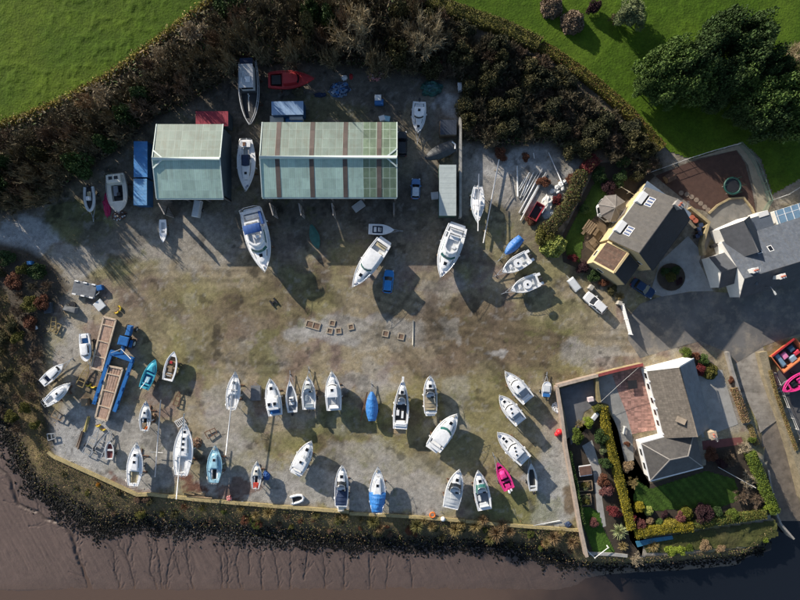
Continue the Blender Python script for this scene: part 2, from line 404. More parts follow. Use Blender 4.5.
# water: brown over the flat, turning near black at the river end
wm = bpy.data.materials.new('river_water'); wm.use_nodes = True
nt = wm.node_tree; N = nt.nodes; L = nt.links; p = N['Principled BSDF']
p.inputs['Roughness'].default_value = .12
tc = N.new('ShaderNodeTexCoord'); sx = N.new('ShaderNodeSeparateXYZ'); L.new(tc.outputs['Object'], sx.inputs[0])
nz = N.new('ShaderNodeTexNoise'); nz.inputs['Scale'].default_value = .12; nz.inputs['Detail'].default_value = 4; L.new(tc.outputs['Object'], nz.inputs['Vector'])
ma = N.new('ShaderNodeMath'); ma.operation = 'MULTIPLY_ADD'; ma.inputs[1].default_value = 26; L.new(nz.outputs['Fac'], ma.inputs[0]); L.new(sx.outputs[0], ma.inputs[2])
mr = N.new('ShaderNodeMapRange'); mr.interpolation_type = 'SMOOTHSTEP'; mr.inputs[1].default_value = 22; mr.inputs[2].default_value = 56; L.new(ma.outputs[0], mr.inputs[0])
mx = N.new('ShaderNodeMix'); mx.data_type = 'RGBA'; mx.inputs[6].default_value = (.108, .072, .054, 1); mx.inputs[7].default_value = (.008, .010, .014, 1)
L.new(mr.outputs[0], mx.inputs[0]); L.new(mx.outputs[2], p.inputs['Base Color'])
n2 = N.new('ShaderNodeTexNoise'); n2.inputs['Scale'].default_value = 2.2; n2.inputs['Detail'].default_value = 3; L.new(tc.outputs['Object'], n2.inputs['Vector'])
bp = N.new('ShaderNodeBump'); bp.inputs['Strength'].default_value = .06; bp.inputs['Distance'].default_value = .1; L.new(n2.outputs['Fac'], bp.inputs['Height']); L.new(bp.outputs[0], p.inputs['Normal'])
sheet('river_water', [(-700, -331), (700, -331), (700, -14), (95, -14), (95, -20), (-95, -12), (-95, 14), (-700, 14)], WATER_Z, wm, world=True)

# ------------------------------------------------------------------ tidal mud with its drainage channels
ST = .13; mx_ = np.arange(-72, 58.01, ST); my_ = np.arange(-53, -18.99, ST)
MX, MY = np.meshgrid(mx_, my_)
MZ, mland, minn, mS, mR = zfun(MX, MY)
u = MX + .55 * MY
fade = sm(0, 1.0, mR) * (.25 + .75 * sm(.5, 6, MY + 49.5))
rip = (vnoise(u * 1.9 + 1.2 * fbm(MX, MY, 1.5, 2, 71), mR * .22, 61) - .5) * .08 + (vnoise(u * 4.1 + 1.5 * fbm(MX, MY, 1.1, 2, 72), mR * .3, 62) - .5) * .085
MZ = MZ + .10 * (fbm(MX, MY, 5., 4, 66) - .5) * sm(-44, -48, MY) + rip * fade + .05 * (fbm(MX, MY, 2.4, 3, 64) - .5)
CH = []; MWET = np.zeros_like(MX)
def chan(px, w, d): CH.append((PW(px, -2.0), w, d))
chan([(-20, 462), (0, 468), (11, 478), (14, 492), (17, 502), (25, 508), (38, 511), (45, 519), (60, 522), (68, 530), (74, 540), (76, 553), (81, 567), (87, 580), (89, 594)], .30, .26)
for c_ in ([(98, 536), (110, 546), (115, 555), (114, 568), (120, 592)], [(117, 540), (126, 556), (131, 570), (134, 592)], [(133, 532), (131, 545), (128, 556)], [(146, 532), (152, 548), (150, 570), (157, 592)], [(155, 534), (158, 552), (162, 590)],
           [(168, 536), (172, 552), (167, 572), (166, 592)], [(187, 538), (188, 560), (193, 592)], [(176, 538), (174, 552), (180, 575)], [(213, 540), (222, 560), (222, 592)], [(224, 542), (228, 562), (227, 592)], [(240, 545), (236, 562), (241, 592)], [(250, 545), (249, 575)],
           [(261, 547), (262, 592)], [(272, 548), (276, 562), (280, 592)], [(291, 550), (290, 590)], [(308, 551), (304, 580)], [(322, 553), (325, 570), (325, 592)], [(345, 553), (344, 592)], [(369, 555), (371, 592)], [(388, 556), (386, 592)], [(410, 560), (413, 592)],
           [(45, 508), (58, 508), (62, 521)], [(75, 524), (74, 538)], [(60, 487), (60, 505), (57, 520)], [(80, 525), (78, 540), (73, 548)], [(37, 495), (40, 510)], [(22, 478), (20, 492), (17, 500)]):
    chan(c_, .12, .11)
r2 = random.Random(3)
trib = []
for P_, w, d in list(CH):
    for i in range(len(P_) - 1):
        a = Vector(P_[i]); b = Vector(P_[i + 1]); l = (b - a).length
        for k in range(int(l / .6) + 1):
            q = a.lerp(b, r2.random()); dr = (a - b).normalized()
            s_ = r2.choice((-1, 1)) * r2.uniform(.35, 1.1); dr = Vector((dr.x * math.cos(s_) - dr.y * math.sin(s_), dr.x * math.sin(s_) + dr.y * math.cos(s_)))
            n_ = q + dr * r2.uniform(.5, 1.5 if d < .2 else 3.2); m_ = q.lerp(n_, .5) + Vector((r2.uniform(-.25, .25), r2.uniform(-.25, .25)))
            trib.append(([tuple(q), tuple(m_), tuple(n_ + Vector((0, .5)))], .09, .045))
def wiggle(P_, amp, seed):
    out = []; rr = random.Random(seed)
    for i in range(len(P_) - 1):
        a = Vector(P_[i]); b = Vector(P_[i + 1]); n_ = max(1, int((b - a).length / .5)); t = (b - a).normalized(); s_ = Vector((-t.y, t.x))
        for k in range(n_): out.append(a.lerp(b, k / n_) + s_ * rr.uniform(-amp, amp))
    out.append(Vector(P_[-1])); return out
for i, (P_, w, d) in enumerate(CH + trib):
    pts = wiggle(P_, .16 if d > .1 else .05, i)
    for a, b in zip(pts, pts[1:]):
        lo = (min(a.x, b.x) - 3 * w, min(a.y, b.y) - 3 * w); hi = (max(a.x, b.x) + 3 * w, max(a.y, b.y) + 3 * w)
        i0 = max(0, int((lo[0] + 72) / ST)); i1 = min(len(mx_), int((hi[0] + 72) / ST) + 2); j0 = max(0, int((lo[1] + 53) / ST)); j1 = min(len(my_), int((hi[1] + 53) / ST) + 2)
        if i1 <= i0 or j1 <= j0: continue
        X_ = MX[j0:j1, i0:i1]; Y_ = MY[j0:j1, i0:i1]
        dd = np_dist(X_, Y_, [tuple(a), tuple(b)])
        base = -1.77 - .54 * mR[j0:j1, i0:i1] / (mR[j0:j1, i0:i1] + np.maximum(0, Y_ + 49.3) + 1e-6)
        tgt = base - d * np.exp(-(dd / w) ** 2) * sm(-.2, .8, mR[j0:j1, i0:i1]) + .25 * d * np.exp(-((dd - 2 * w) / w) ** 2)
        MWET[j0:j1, i0:i1] = np.maximum(MWET[j0:j1, i0:i1], min(1, d * 11) * np.exp(-(dd / (.9 * w)) ** 2) * sm(-.2, .8, mR[j0:j1, i0:i1])); MZ[j0:j1, i0:i1] = np.where(dd < 1.6 * w, np.minimum(MZ[j0:j1, i0:i1], tgt), MZ[j0:j1, i0:i1])
mm_ = vcol_mat('tidal_mud', rough=.55, fine=.12, fscale=1.6, bump=.3, bscale=5., spec=.5)
mud = np.array((.118, .082, .068)) * (.88 + .24 * fbm(MX, MY, 6, 4, 91)[..., None]) 
mud = mud * (1 - .28 * sm(1.6, 0, mR)[..., None]) * (1 - .5 * MWET[..., None])
pxm = 400 + 6 * MX
mud = mud * (.9 + .2 * fbm(MX, MY, .7, 3, 93)[..., None]) * (1 - .25 * (sm(400, 620, pxm))[..., None])
mud = mud + (np.array((.10, .066, .05)) - mud) * (.6 * sm(-47.5, -49.6, MY))[..., None]
keep = ~(minn & (mR > .8)); kc = keep[:-1, :-1] & keep[1:, 1:] & keep[1:, :-1] & keep[:-1, 1:]
o = grid_mesh('tidal_mudflat', MX, MY, MZ + .02, kc, mud, mm_); tag(o, kind='structure')

# ------------------------------------------------------------------ grass fields, lawns and hard surfaces
def grassmat(name, a, b, fine=.3):
    return vcol_mat(name, rough=.9, fine=fine, fscale=2.5, bump=.9, bscale=3.0, spec=.2)
gm = grassmat('meadow_grass', 0, 0)
def field(name, px, step, amp, ca, cb, tuss=.0, seed=0, z0=.02, h=0., mow=None):
    P_ = PW(px, h); xs = [q[0] for q in P_]; ys = [q[1] for q in P_]
    X, Y = np.meshgrid(np.arange(min(xs), max(xs) + step, step), np.arange(min(ys), max(ys) + step, step))
    n = fbm(X, Y, 1.1, 4, seed + 1); nb = fbm(X, Y, 7, 4, seed + 2)
    t = sm(.50, .70, fbm(X, Y, 1.0, 3, seed + 3)) * (.25 + .75 * sm(.35, .6, fbm(X, Y, 9, 3, seed + 6)))
    Z = z0 + amp * n + tuss * t
    c = np.array(ca) + (np.array(cb) - np.array(ca)) * sm(.3, .7, nb)[..., None]
    c = c * (.7 + .6 * n[..., None]) * (1 + .1 * t[..., None])
    if mow is not None:
        c = c * (1 + mow[1] * np.sin((X * math.cos(mow[0]) + Y * math.sin(mow[0])) * 2 * pi / mow[2]))[..., None]
    ins = np_inpoly(X, Y, P_); k = ins[:-1, :-1] & ins[1:, 1:] & ins[1:, :-1] & ins[:-1, 1:]
    return tag(grid_mesh(name, X, Y, Z, k, c, gm), kind='structure')
field('field_grass', [(-260, -130), (320, -130), (250, -40), (214, -2), (200, 9), (155, 43), (112, 74), (62, 101), (25, 117), (0, 126), (-60, 146), (-260, 190)], .25, .07, (.044, .083, .003), (.066, .106, .005), .11, 0)
field('lawn_grass', [(330, -130), (970, -130), (970, 140), (800, 180), (772, 196), (760, 160), (742, 143), (690, 160), (668, 152), (602, 93), (540, 44), (470, 15), (428, -2), (340, -50)], .28, .08, (.042, .084, .004), (.062, .108, .007), .06, 20)
sheet('upper_garden_soil', [(563, 262), (560, 240), (580, 200), (598, 163), (640, 160), (655, 176), (612, 215), (600, 255), (586, 272)], .005, M('garden_soil', (.045, .034, .024), .95, .3, 1.2, bump=.5, bscale=12.))
field('garden_lawn', [(566, 256), (563, 240), (584, 200), (600, 170), (616, 186), (600, 212), (588, 226), (584, 242), (580, 264)], .25, .06, (.03, .055, .008), (.04, .075, .012), 0, 30)
field('back_lawn', [(636, 478), (650, 488), (706, 470), (735, 478), (742, 500), (720, 508), (640, 512), (632, 500)], .22, .05, (.035, .07, .01), (.05, .09, .014), 0, 40, mow=(.75, .22, 1.15))
field('strip_lawn', [(580, 506), (590, 506), (600, 512), (604, 528), (616, 552), (592, 552), (584, 530)], .22, .05, (.04, .085, .01), (.05, .10, .014), 0, 50)
field('bank_grass', [(640, 540), (690, 531), (776, 519), (779, 536), (752, 547), (690, 551), (646, 554)], .25, .15, (.062, .052, .026), (.06, .066, .02), .2, 60)

asph = M('asphalt', (.125, .12, .115), .85, .35, .22, bump=.25, bscale=25., dirt=(.29, .25, .195), dirt_amt=1.)
conc = M('old_concrete', (.25, .25, .24), .85, .22, .5, bump=.2, bscale=14., dirt=(.12, .11, .09), dirt_amt=.6)
paleconc = M('pale_concrete', (.31, .305, .29), .85, .2, .5, bump=.2, bscale=14., dirt=(.16, .15, .13), dirt_amt=.5)
sheet('road_asphalt', [(628, 318), (640, 304), (662, 296), (700, 291), (745, 294), (800, 279), (960, 232), (960, 290), (800, 334), (782, 339), (764, 346), (738, 362), (726, 352), (700, 341), (660, 352), (640, 358), (628, 340)], .012, asph)
sheet('slip_pavement', [(735, 364), (763, 347), (772, 380), (783.5, 420), (786, 430), (776, 421), (766, 428), (760, 433), (757, 421), (746, 398)], .018, panels(grid_lines(M('worn_pavement', (.27, .245, .21), .85, .3, .5, bump=.3, bscale=10., dirt=(.13, .11, .085), dirt_amt=.85), 9., 1.1, .06, (.15, .13, .11), .5), 30., 1.1, .2))
rampm = M('wet_ramp', (.185, .155, .125), .7, .35, .5, bump=.3, bscale=12., dirt=(.08, .07, .06), dirt_amt=.8)
mb = MB(); rows = []
for i in range(16):
    f = i / 15; py = 420 + f * 150
    def lerpx(T):
        for (a, ax), (b, bx) in zip(T, T[1:]):
            if a <= py <= b: return ax + (bx - ax) * (py - a) / (b - a)
        return T[-1][1]
    lx = lerpx([(420, 757), (470, 769), (515, 774), (570, 781)]); rx = lerpx([(420, 783), (450, 793), (500, 809), (570, 811)])
    a = W(lx, py); b = W(rx, py); rows.append(((a[0], a[1], slip_z(a[1]) + .016), (b[0], b[1], slip_z(b[1]) + .016)))
for i in range(15): mb.quad(rows[i][0], rows[i + 1][0], rows[i + 1][1], rows[i][1], rampm)
tag(mb.build('slipway_ramp'), kind='structure')
sheet('driveway', [(650, 293), (660, 262), (688, 236), (702, 252), (699, 262), (713, 291), (690, 291.5), (662, 296.5)], .016, paleconc)
sheet('play_yard_bark', [(655, 176), (690, 162), (736, 150), (745, 163), (752, 190), (757, 218), (752, 222), (745, 198), (730, 198), (710, 212), (694, 208)], .016, M('bark_chippings', (.075, .040, .030), .95, .2, 1.2, bump=.6, bscale=18.))
sheet('patio_paving', [(708, 214), (730, 198), (745, 198), (758, 222), (722, 234), (710, 240), (704, 255), (700, 240)], .02, M('dark_concrete', (.15, .145, .135), .85, .3, .5, bump=.2, dirt=(.24, .22, .18), dirt_amt=.6))
sheet('curved_path', [(690, 160), (735, 146), (743, 145), (754, 156), (771, 200), (767, 214), (756, 222), (757, 200), (748, 165), (737, 150)], .024, M('sandy_path', (.30, .26, .19), .9, .2, .6, bump=.3, dirt=(.18, .16, .1), dirt_amt=.6))
brick = panels(grid_lines(M('brick_paving', (.36, .20, .165), .9, .25, .9, bump=.3, bscale=16., dirt=(.14, .10, .08), dirt_amt=.6), .55, .28, .03, (.14, .09, .075), .8), .55, .28, .35)
sheet('brick_patio', [(612, 374), (645, 366), (660, 429), (632, 434), (626, 412), (618, 392)], .02, brick)
sheet('side_path', [(596, 378), (612, 374), (618, 392), (626, 412), (632, 434), (634, 460), (625, 462), (618, 430), (608, 404), (600, 402)], .018, conc)
sheet('walled_yard_paving', [(560, 389), (596, 379), (601, 402), (594, 406), (584, 412), (575, 440), (571, 445)], .018, M('dark_paving', (.13, .13, .135), .85, .25, .6, bump=.2))
sheet('garden_path', [(582, 446), (592, 440), (601, 470), (602, 498), (606, 526), (598, 529), (596, 500), (593, 470)], .02, paleconc)
sheet('garden_soil', [(566, 440), (578, 438), (605, 405), (614, 450), (632, 528), (636, 536), (640, 534), (690, 527), (776, 514), (757, 470), (742, 440), (706, 440), (706, 465), (650, 484), (640, 440), (634, 455), (616, 470), (630, 540), (642, 556), (589, 556)], .006, M('garden_soil', (.045, .034, .024), .95, .3, 1.2, bump=.5, bscale=12.))
sheet('courtyard_paving', [(688, 366), (722, 370), (738, 424), (702, 438)], .022, paleconc)
sheet('terrace_paving', [(702, 441), (741, 437), (744, 444), (703, 450)], .022, M('red_tiles', (.16, .055, .05), .8, .2, 1.))
sheet('compound_yard', [(776, 374), (797, 430), (830, 520), (960, 520), (960, 290), (800, 340)], .01, M('dark_yard', (.07, .068, .07), .9, .25, .6, bump=.2))
# ------------------------------------------------------------------ boats
gel = M('white_gelcoat', (.80, .81, .82), .35, .06, 1.2, dirt=(.46, .45, .41), dirt_amt=.4)
gel2 = M('cream_gelcoat', (.66, .63, .55), .4, .08, 1.2, dirt=(.4, .36, .28), dirt_amt=.4)
greygel = M('grey_deck', (.48, .50, .52), .6, .1, 1.5, dirt=(.3, .3, .3), dirt_amt=.4)
palegrey = M('pale_grey_deck', (.60, .62, .63), .55, .1, 1.5, dirt=(.38, .38, .36), dirt_amt=.4)
darkwin = M('dark_window', (.012, .014, .018), .12, .1)
teal = M('tinted_windscreen', (.03, .13, .12), .1, .3, 2.)
blackp = M('black_plastic', (.02, .02, .022), .45, .2)
steel = M('stainless_steel', (.6, .61, .62), .3, .1, metal=.8)
alu = M('silver_aluminium', (.62, .63, .65), .45, .1, 2., metal=.35)
rust = M('rusty_steel', (.13, .065, .04), .85, .4, 2.5, dirt=(.25, .13, .07), dirt_amt=.6)
galv = M('galvanised_steel', (.36, .38, .40), .55, .2, 2., metal=.4)
wood = M('weathered_timber', (.25, .18, .11), .85, .3, 2., dirt=(.12, .09, .06), dirt_amt=.5)
teak = M('teak_deck', (.30, .22, .13), .75, .2, 3.)
tan = M('tan_upholstery', (.48, .42, .28), .8, .12, 2.)
bluec = M('blue_canvas', (.018, .075, .26), .75, .2, 2.)
navy = M('navy_canvas', (.018, .035, .085), .75, .25, 2.)
tarpblue = M('blue_tarpaulin', (.025, .15, .46), .5, .2, 1.5, bump=.9, bscale=3., dirt=(.12, .25, .45), dirt_amt=.5)
tarpblue2 = M('bright_blue_cover', (.035, .19, .52), .5, .2, 1.5, bump=.9, bscale=3., dirt=(.13, .28, .5), dirt_amt=.5)
tarpgreen = M('green_tarpaulin', (.03, .12, .10), .6, .25, 1.5, bump=.3, bscale=4.)
tarpgrey = M('dark_grey_cover', (.055, .06, .065), .6, .25, 1.5, bump=.3, bscale=4.)
red = M('red_paint', (.42, .025, .03), .5, .15, 2., dirt=(.25, .02, .02), dirt_amt=.5)
pink = M('pink_paint', (.72, .035, .24), .5, .15, 2., dirt=(.45, .08, .2), dirt_amt=.6)
cyan = M('cyan_paint', (.06, .38, .50), .45, .12, 2., dirt=(.04, .25, .32), dirt_amt=.4)
lblue = M('pale_blue_paint', (.32, .55, .66), .45, .1, 2., dirt=(.22, .38, .45), dirt_amt=.4)
midblue = M('mid_blue_paint', (.03, .15, .40), .5, .2, 2.)
af_blue = M('blue_antifouling', (.02, .05, .14), .9, .25, 2.); af_red = M('red_antifouling', (.17, .035, .03), .9, .25, 2.); af_blk = M('black_antifouling', (.03, .03, .033), .9, .25, 2.)
darkhull = M('dark_hull_paint', (.022, .026, .032), .5, .25, 1.5, dirt=(.06, .06, .06), dirt_amt=.4)
orange = M('orange_paint', (.72, .16, .02), .55, .15, 2.)
yellow = M('yellow_paint', (.72, .50, .03), .5, .2, 2.)
rubber = M('tyre_rubber', (.025, .025, .027), .9, .2)
AF = {'b': af_blue, 'r': af_red, 'k': af_blk}
FLEET = 'boats laid up ashore in the yard'

class Hull:
    def __init__(s, L, B, D, sw=.86, tm=.38, bp=2.3, bq=1., sheer=.16):
        s.L, s.B, s.D, s.sw, s.tm, s.bp, s.bq, s.sheer = L, B, D, sw, tm, bp, bq, sheer
    def X(s, t): return (t - .5) * s.L
    def w(s, t):
        t = min(max(t, 0), 1)
        if t < s.tm: f = s.sw + (1 - s.sw) * math.sin(pi / 2 * t / s.tm)
        else: f = max(0., 1 - ((t - s.tm) / (1 - s.tm)) ** s.bp) ** s.bq
        return max(s.B / 2 * f, .025)
    def zs(s, t): return s.D * (1 + s.sheer * max(0, (t - .25) / .75) ** 2 - .02)
    def zk(s, t): return s.D * .8 * max(0, (t - .62) / .38) ** 2.2

def hull_part(root, h, top, bottom, stripe=None, name='hull', round_=False, n=18):
    mb = MB(); ts = [i / n for i in range(n)] + [.985, 1.0]
    rings = []
    for t in ts:
        w, zs, zk = h.w(t), h.zs(t), h.zk(t); d = zs - zk
        cw = w * (.9 - .35 * t ** 3); zc = zk + d * (.34 if not round_ else .42)
        x = h.X(t) ; rake = -.0 if t < .9 else 0
        half = [(x - .10 * h.D * t ** 6 * 2, .0, zk), (x - .06 * h.D * t ** 6 * 2, cw * .55, zk + d * (.13 if not round_ else .1)), (x - .04 * h.D * t ** 6, cw, zc), (x, w * .985, zc + .78 * (zs - zc)), (x, w + .03, zc + .8 * (zs - zc)), (x, w + .02, zs)]
        ring = [(a, -b, c) for a, b, c in reversed(half)] + half[1:]
        rings.append(ring)
    m = len(rings[0]); mats = [stripe or top, top, top, bottom, bottom, bottom, bottom, top, top, stripe or top]
    for i in range(len(rings) - 1):
        for j in range(m - 1):
            mb.add([rings[i][j], rings[i][j + 1], rings[i + 1][j + 1], rings[i + 1][j]], [(0, 1, 2, 3)], mats[j], False)
    mb.add(rings[0], [tuple(range(m))], top)
    return mb.build(name, root)

def deck_part(root, h, deck, sole, wells=(), gun=.09, camber=.03, gmat=None, name='deck'):
    """wells: (t0, t1, half-width fraction, depth)"""
    mb = MB(); ts = sorted(set([i / 18 for i in range(18)] + [.985, 1.0] + [w_[0] for w_ in wells] + [w_[1] for w_ in wells]))
    def prof(t, wl):
        w, zs = h.w(t), h.zs(t); x = h.X(t)
        g = min(gun, w * .4); wi = (w - g) * (wl[2] if wl else .7); zd = zs - .05; zf = (zs - wl[3]) if wl else zd + camber * w
        half = [(x, w + .02, zs), (x, w - g, zs + .01), (x, w - g, zd), (x, wi, zd + camber * .5 * w), (x, wi * .96, zf if wl else zd + camber * .8 * w), (x, 0, zf)]
        return [(a, -b, c) for a, b, c in half] + [half[i] for i in (4, 3, 2, 1, 0)]
    for t0, t1 in zip(ts, ts[1:]):
        tm = (t0 + t1) / 2; wl = next((w_ for w_ in wells if w_[0] <= tm <= w_[1]), None)
        a = prof(t0, wl); b = prof(t1, wl)
        mt = [gmat or deck, gmat or deck, deck, deck, sole if wl else deck, sole if wl else deck, deck, deck, gmat or deck, gmat or deck]
        for j in range(10): mb.add([a[j], b[j], b[j + 1], a[j + 1]], [(0, 1, 2, 3)], mt[j])
    for wl in wells:
        for t in wl[:2]:
            a = prof(t, wl); q = [a[3], a[4], a[5], a[6], a[7]]; mb.add(q, [tuple(range(5))], deck)
    return mb.build(name, root)

class Trunk:
    def __init__(s, h, a, b, k, z0, hh, inset=.14, rf=.5, ra=.05, n=6, rnd_=.3, kmax=9., z0f=None):
        P_ = []
        for i in range(n + 1):
            t = a + (b - a) * i / n; P_.append((h.X(t), -min(h.w(t) * k, kmax)))
        xf = h.X(b); wf = -P_[-1][1]
        for j in (1, 2, 3):
            yy = -wf + 2 * wf * j / 4; P_.append((xf + rnd_ * wf * (1 - (yy / wf) ** 2), yy))
        for i in range(n, -1, -1):
            t = a + (b - a) * i / n; P_.append((h.X(t), min(h.w(t) * k, kmax)))
        xa = h.X(a); xb = max(q[0] for q in P_); s.z0 = z0; s.h = hh; s.n = n
        def top(f, extra=0):
            R_ = []
            for x, y in P_:
                u = (x - xa) / (xb - xa); x2 = xa + (ra + u * (xb - xa - ra - rf)) if f >= 1 else x + f * ((xa + ra + u * (xb - xa - ra - rf)) - x)
                if f >= 1: x2 = xa + ra + u * (xb - xa - ra - rf)
                R_.append((x2, y * (1 - inset * min(f, 1)), z0 + hh * f))
            return R_
        s.top = top; s.P = P_; s.r0 = top(0); s.r1 = top(1)
    def solid(s, root, name, side, roof=None, crown=.06):
        mb = MB(); r8 = s.top(.88); r1 = s.r1
        cx = sum(q[0] for q in r1) / len(r1)
        rin = [(cx + (x - cx) * .92, y * .86, z + crown * .5) for x, y, z in r1]; rin2 = [(cx + (x - cx) * .5, y * .45, z + crown) for x, y, z in r1]
        mb.loft([s.r0, r8], side, cap0=False, cap1=False)
        mb.loft([r8, r1, rin, rin2], roof or side, cap0=False, cap1=True)
        return mb.build(name, root)
    def band(s, root, name, idx, f0, f1, mat, off=.02):
        """glass strip over outline points idx[0]..idx[-1] between two height fractions"""
        a = s.top(f0); b = s.top(f1); mb = MB(); cx = sum(q[0] for q in s.r0) / len(s.r0)
        def o(q):
            v = Vector((q[0] - cx, q[1] * 2, 0)); v.normalize(); return (q[0] + v.x * off, q[1] + v.y * off, q[2] + off * .6)
        for i, j in zip(idx, idx[1:]): mb.add([o(a[i]), o(a[j]), o(b[j]), o(b[i])], [(0, 1, 2, 3)], mat)
        return mb.build(name, root)
    def front(s): n = s.n; return list(range(n, n + 5))
    def side(s, sg, i0=0, i1=None):
        n = s.n; i1 = n if i1 is None else i1
        return list(range(i0, i1 + 1)) if sg < 0 else list(range(len(s.P) - 1 - i0, len(s.P) - 2 - i1, -1))
    def slab(s, root, name, mat, over=.12, th=.06):
        mb = MB(); cx = sum(q[0] for q in s.r1) / len(s.r1)
        def e(k, z): return [(cx + (x - cx) * (1 + k), y * (1 + k * 1.2), zz + z) for x, y, zz in s.r1]
        mb.loft([e(over, .02), e(over, th), e(over - .10, th + .05), e(-.5, th + .09)], mat)
        return mb.build(name, root)

def box_part(root, name, c, size, mat, rz=0.):
    mb = MB(); mb.box(c, size, mat, rz); return mb.build(name, root)
def rail(root, h, t0, hh=.5, r=.025, inset=.93, name='bow_rail', mat=None):
    mb = MB(); P_ = []
    ts = [t0 + (1 - t0) * i / 8 for i in range(9)]
    for t in ts: P_.append((h.X(t) + (.25 if t == 1 else 0), -h.w(t) * inset, h.zs(t) + hh))
    Q = P_ + [(x, -y, z) for x, y, z in reversed(P_[:-1])]
    mb.tube([(Q[0][0] - .1, Q[0][1], Q[0][2] - hh)] + Q + [(Q[-1][0] - .1, Q[-1][1], Q[-1][2] - hh)], r, mat or steel, 5)
    for x, y, z in Q[1:-1:2]: mb.tube([(x, y, z - hh), (x, y, z)], r * .8, mat or steel, 4)
    return mb.build(name, root)
def sternrail(root, h, t1=.16, hh=.6, mat=None):
    mb = MB(); Q = [(h.X(t1), -h.w(t1) * .93, h.zs(0)), (h.X(t1), -h.w(t1) * .93, h.zs(0) + hh), (h.X(0), -h.w(0) * .93, h.zs(0) + hh), (h.X(0), h.w(0) * .93, h.zs(0) + hh), (h.X(t1), h.w(t1) * .93, h.zs(0) + hh), (h.X(t1), h.w(t1) * .93, h.zs(0))]
    mb.tube(Q, .025, mat or steel, 5); return mb.build('stern_rail', root)
def outboard(root, x, y, z, col=None, s=1.):
    mb = MB(); r_ = [(.0, .14), (.1, .2), (.3, .21), (.42, .15)]
    rings = []
    for zz, rr in r_: rings.append([(x - .25 * s + 1.5 * rr * s * math.cos(a * pi / 4), y + rr * s * math.sin(a * pi / 4), z + zz * s) for a in range(8)])
    mb.loft(rings, col or blackp)
    o = mb.build('outboard_motor', root)
    m2 = MB(); m2.box((x - .25 * s, y, z - .35 * s), (.16 * s, .10 * s, .7 * s), blackp); m2.box((x - .3 * s, y, z - .75 * s), (.42 * s, .05, .18 * s), blackp)
    m2.build('drive_leg', o); return o
def hatch(root, x, y, z, s=.45, mat=None, sx=None):
    mb = MB(); mb.box((x, y, z), (sx or s, s, .07), mat or darkwin); mb.box((x, y, z - .01), ((sx or s) + .08, s + .08, .06), gel); return mb.build('hatch', root)
def seat(root, x, y, z, sx, sy, mat, back=0):
    mb = MB(); mb.box((x, y, z + .14), (sx, sy, .28), gel); mb.box((x, y, z + .32), (sx * .94, sy * .94, .10), mat)
    if back: mb.box((x - sx / 2 * back, y, z + .5), (.12, sy, .5), mat)
    return mb.build('seat', root)
def cover_part(root, h, t0, t1, peak, mat, z=None, name='cover', over=.05, sag=0.):
    mb = MB(); n = 12; rings = []
    for i in range(n + 1):
        t = t0 + (t1 - t0) * i / n; w = h.w(t) + over; zs = h.zs(t); x = h.X(t); e = math.sin(pi * min(1, max(0, i / n)) ) ** .5
        pk = peak * (.25 + .75 * e) * min(1., w / (h.B * .3)) + .04 * math.sin(i * 2.3)
        hw = [( -w - .02, zs - .28), (-w - .01, zs + .03), (-w * .62, zs + pk * .55 - sag), (-w * .25, zs + pk * .92), (0, zs + pk), (w * .25, zs + pk * .92), (w * .62, zs + pk * .55 - sag), (w + .01, zs + .03), (w + .02, zs - .28)]
        rings.append([(x, y, zz) for y, zz in hw])
    m = 9
    for a, b in zip(rings, rings[1:]):
        for j in range(m - 1): mb.add([a[j], b[j], b[j + 1], a[j + 1]], [(0, 1, 2, 3)], mat)
    mb.add(rings[0], [tuple(range(m))], mat); mb.add(rings[-1], [tuple(reversed(range(m)))], mat)
    return mb.build(name, root)
def keel(root, h, depth, mat):
    mb = MB(); P_ = [(-.02, .55), (-.02, .36), (depth, .40), (depth, .56)]
    for sg in (1,):
        pts0 = [(h.X(t), -.12, -z + .12) for z, t in P_]; pts1 = [(h.X(t), .12, -z + .12) for z, t in P_]
        mb.loft([pts0, pts1], mat)
    mb.build('keel', root)

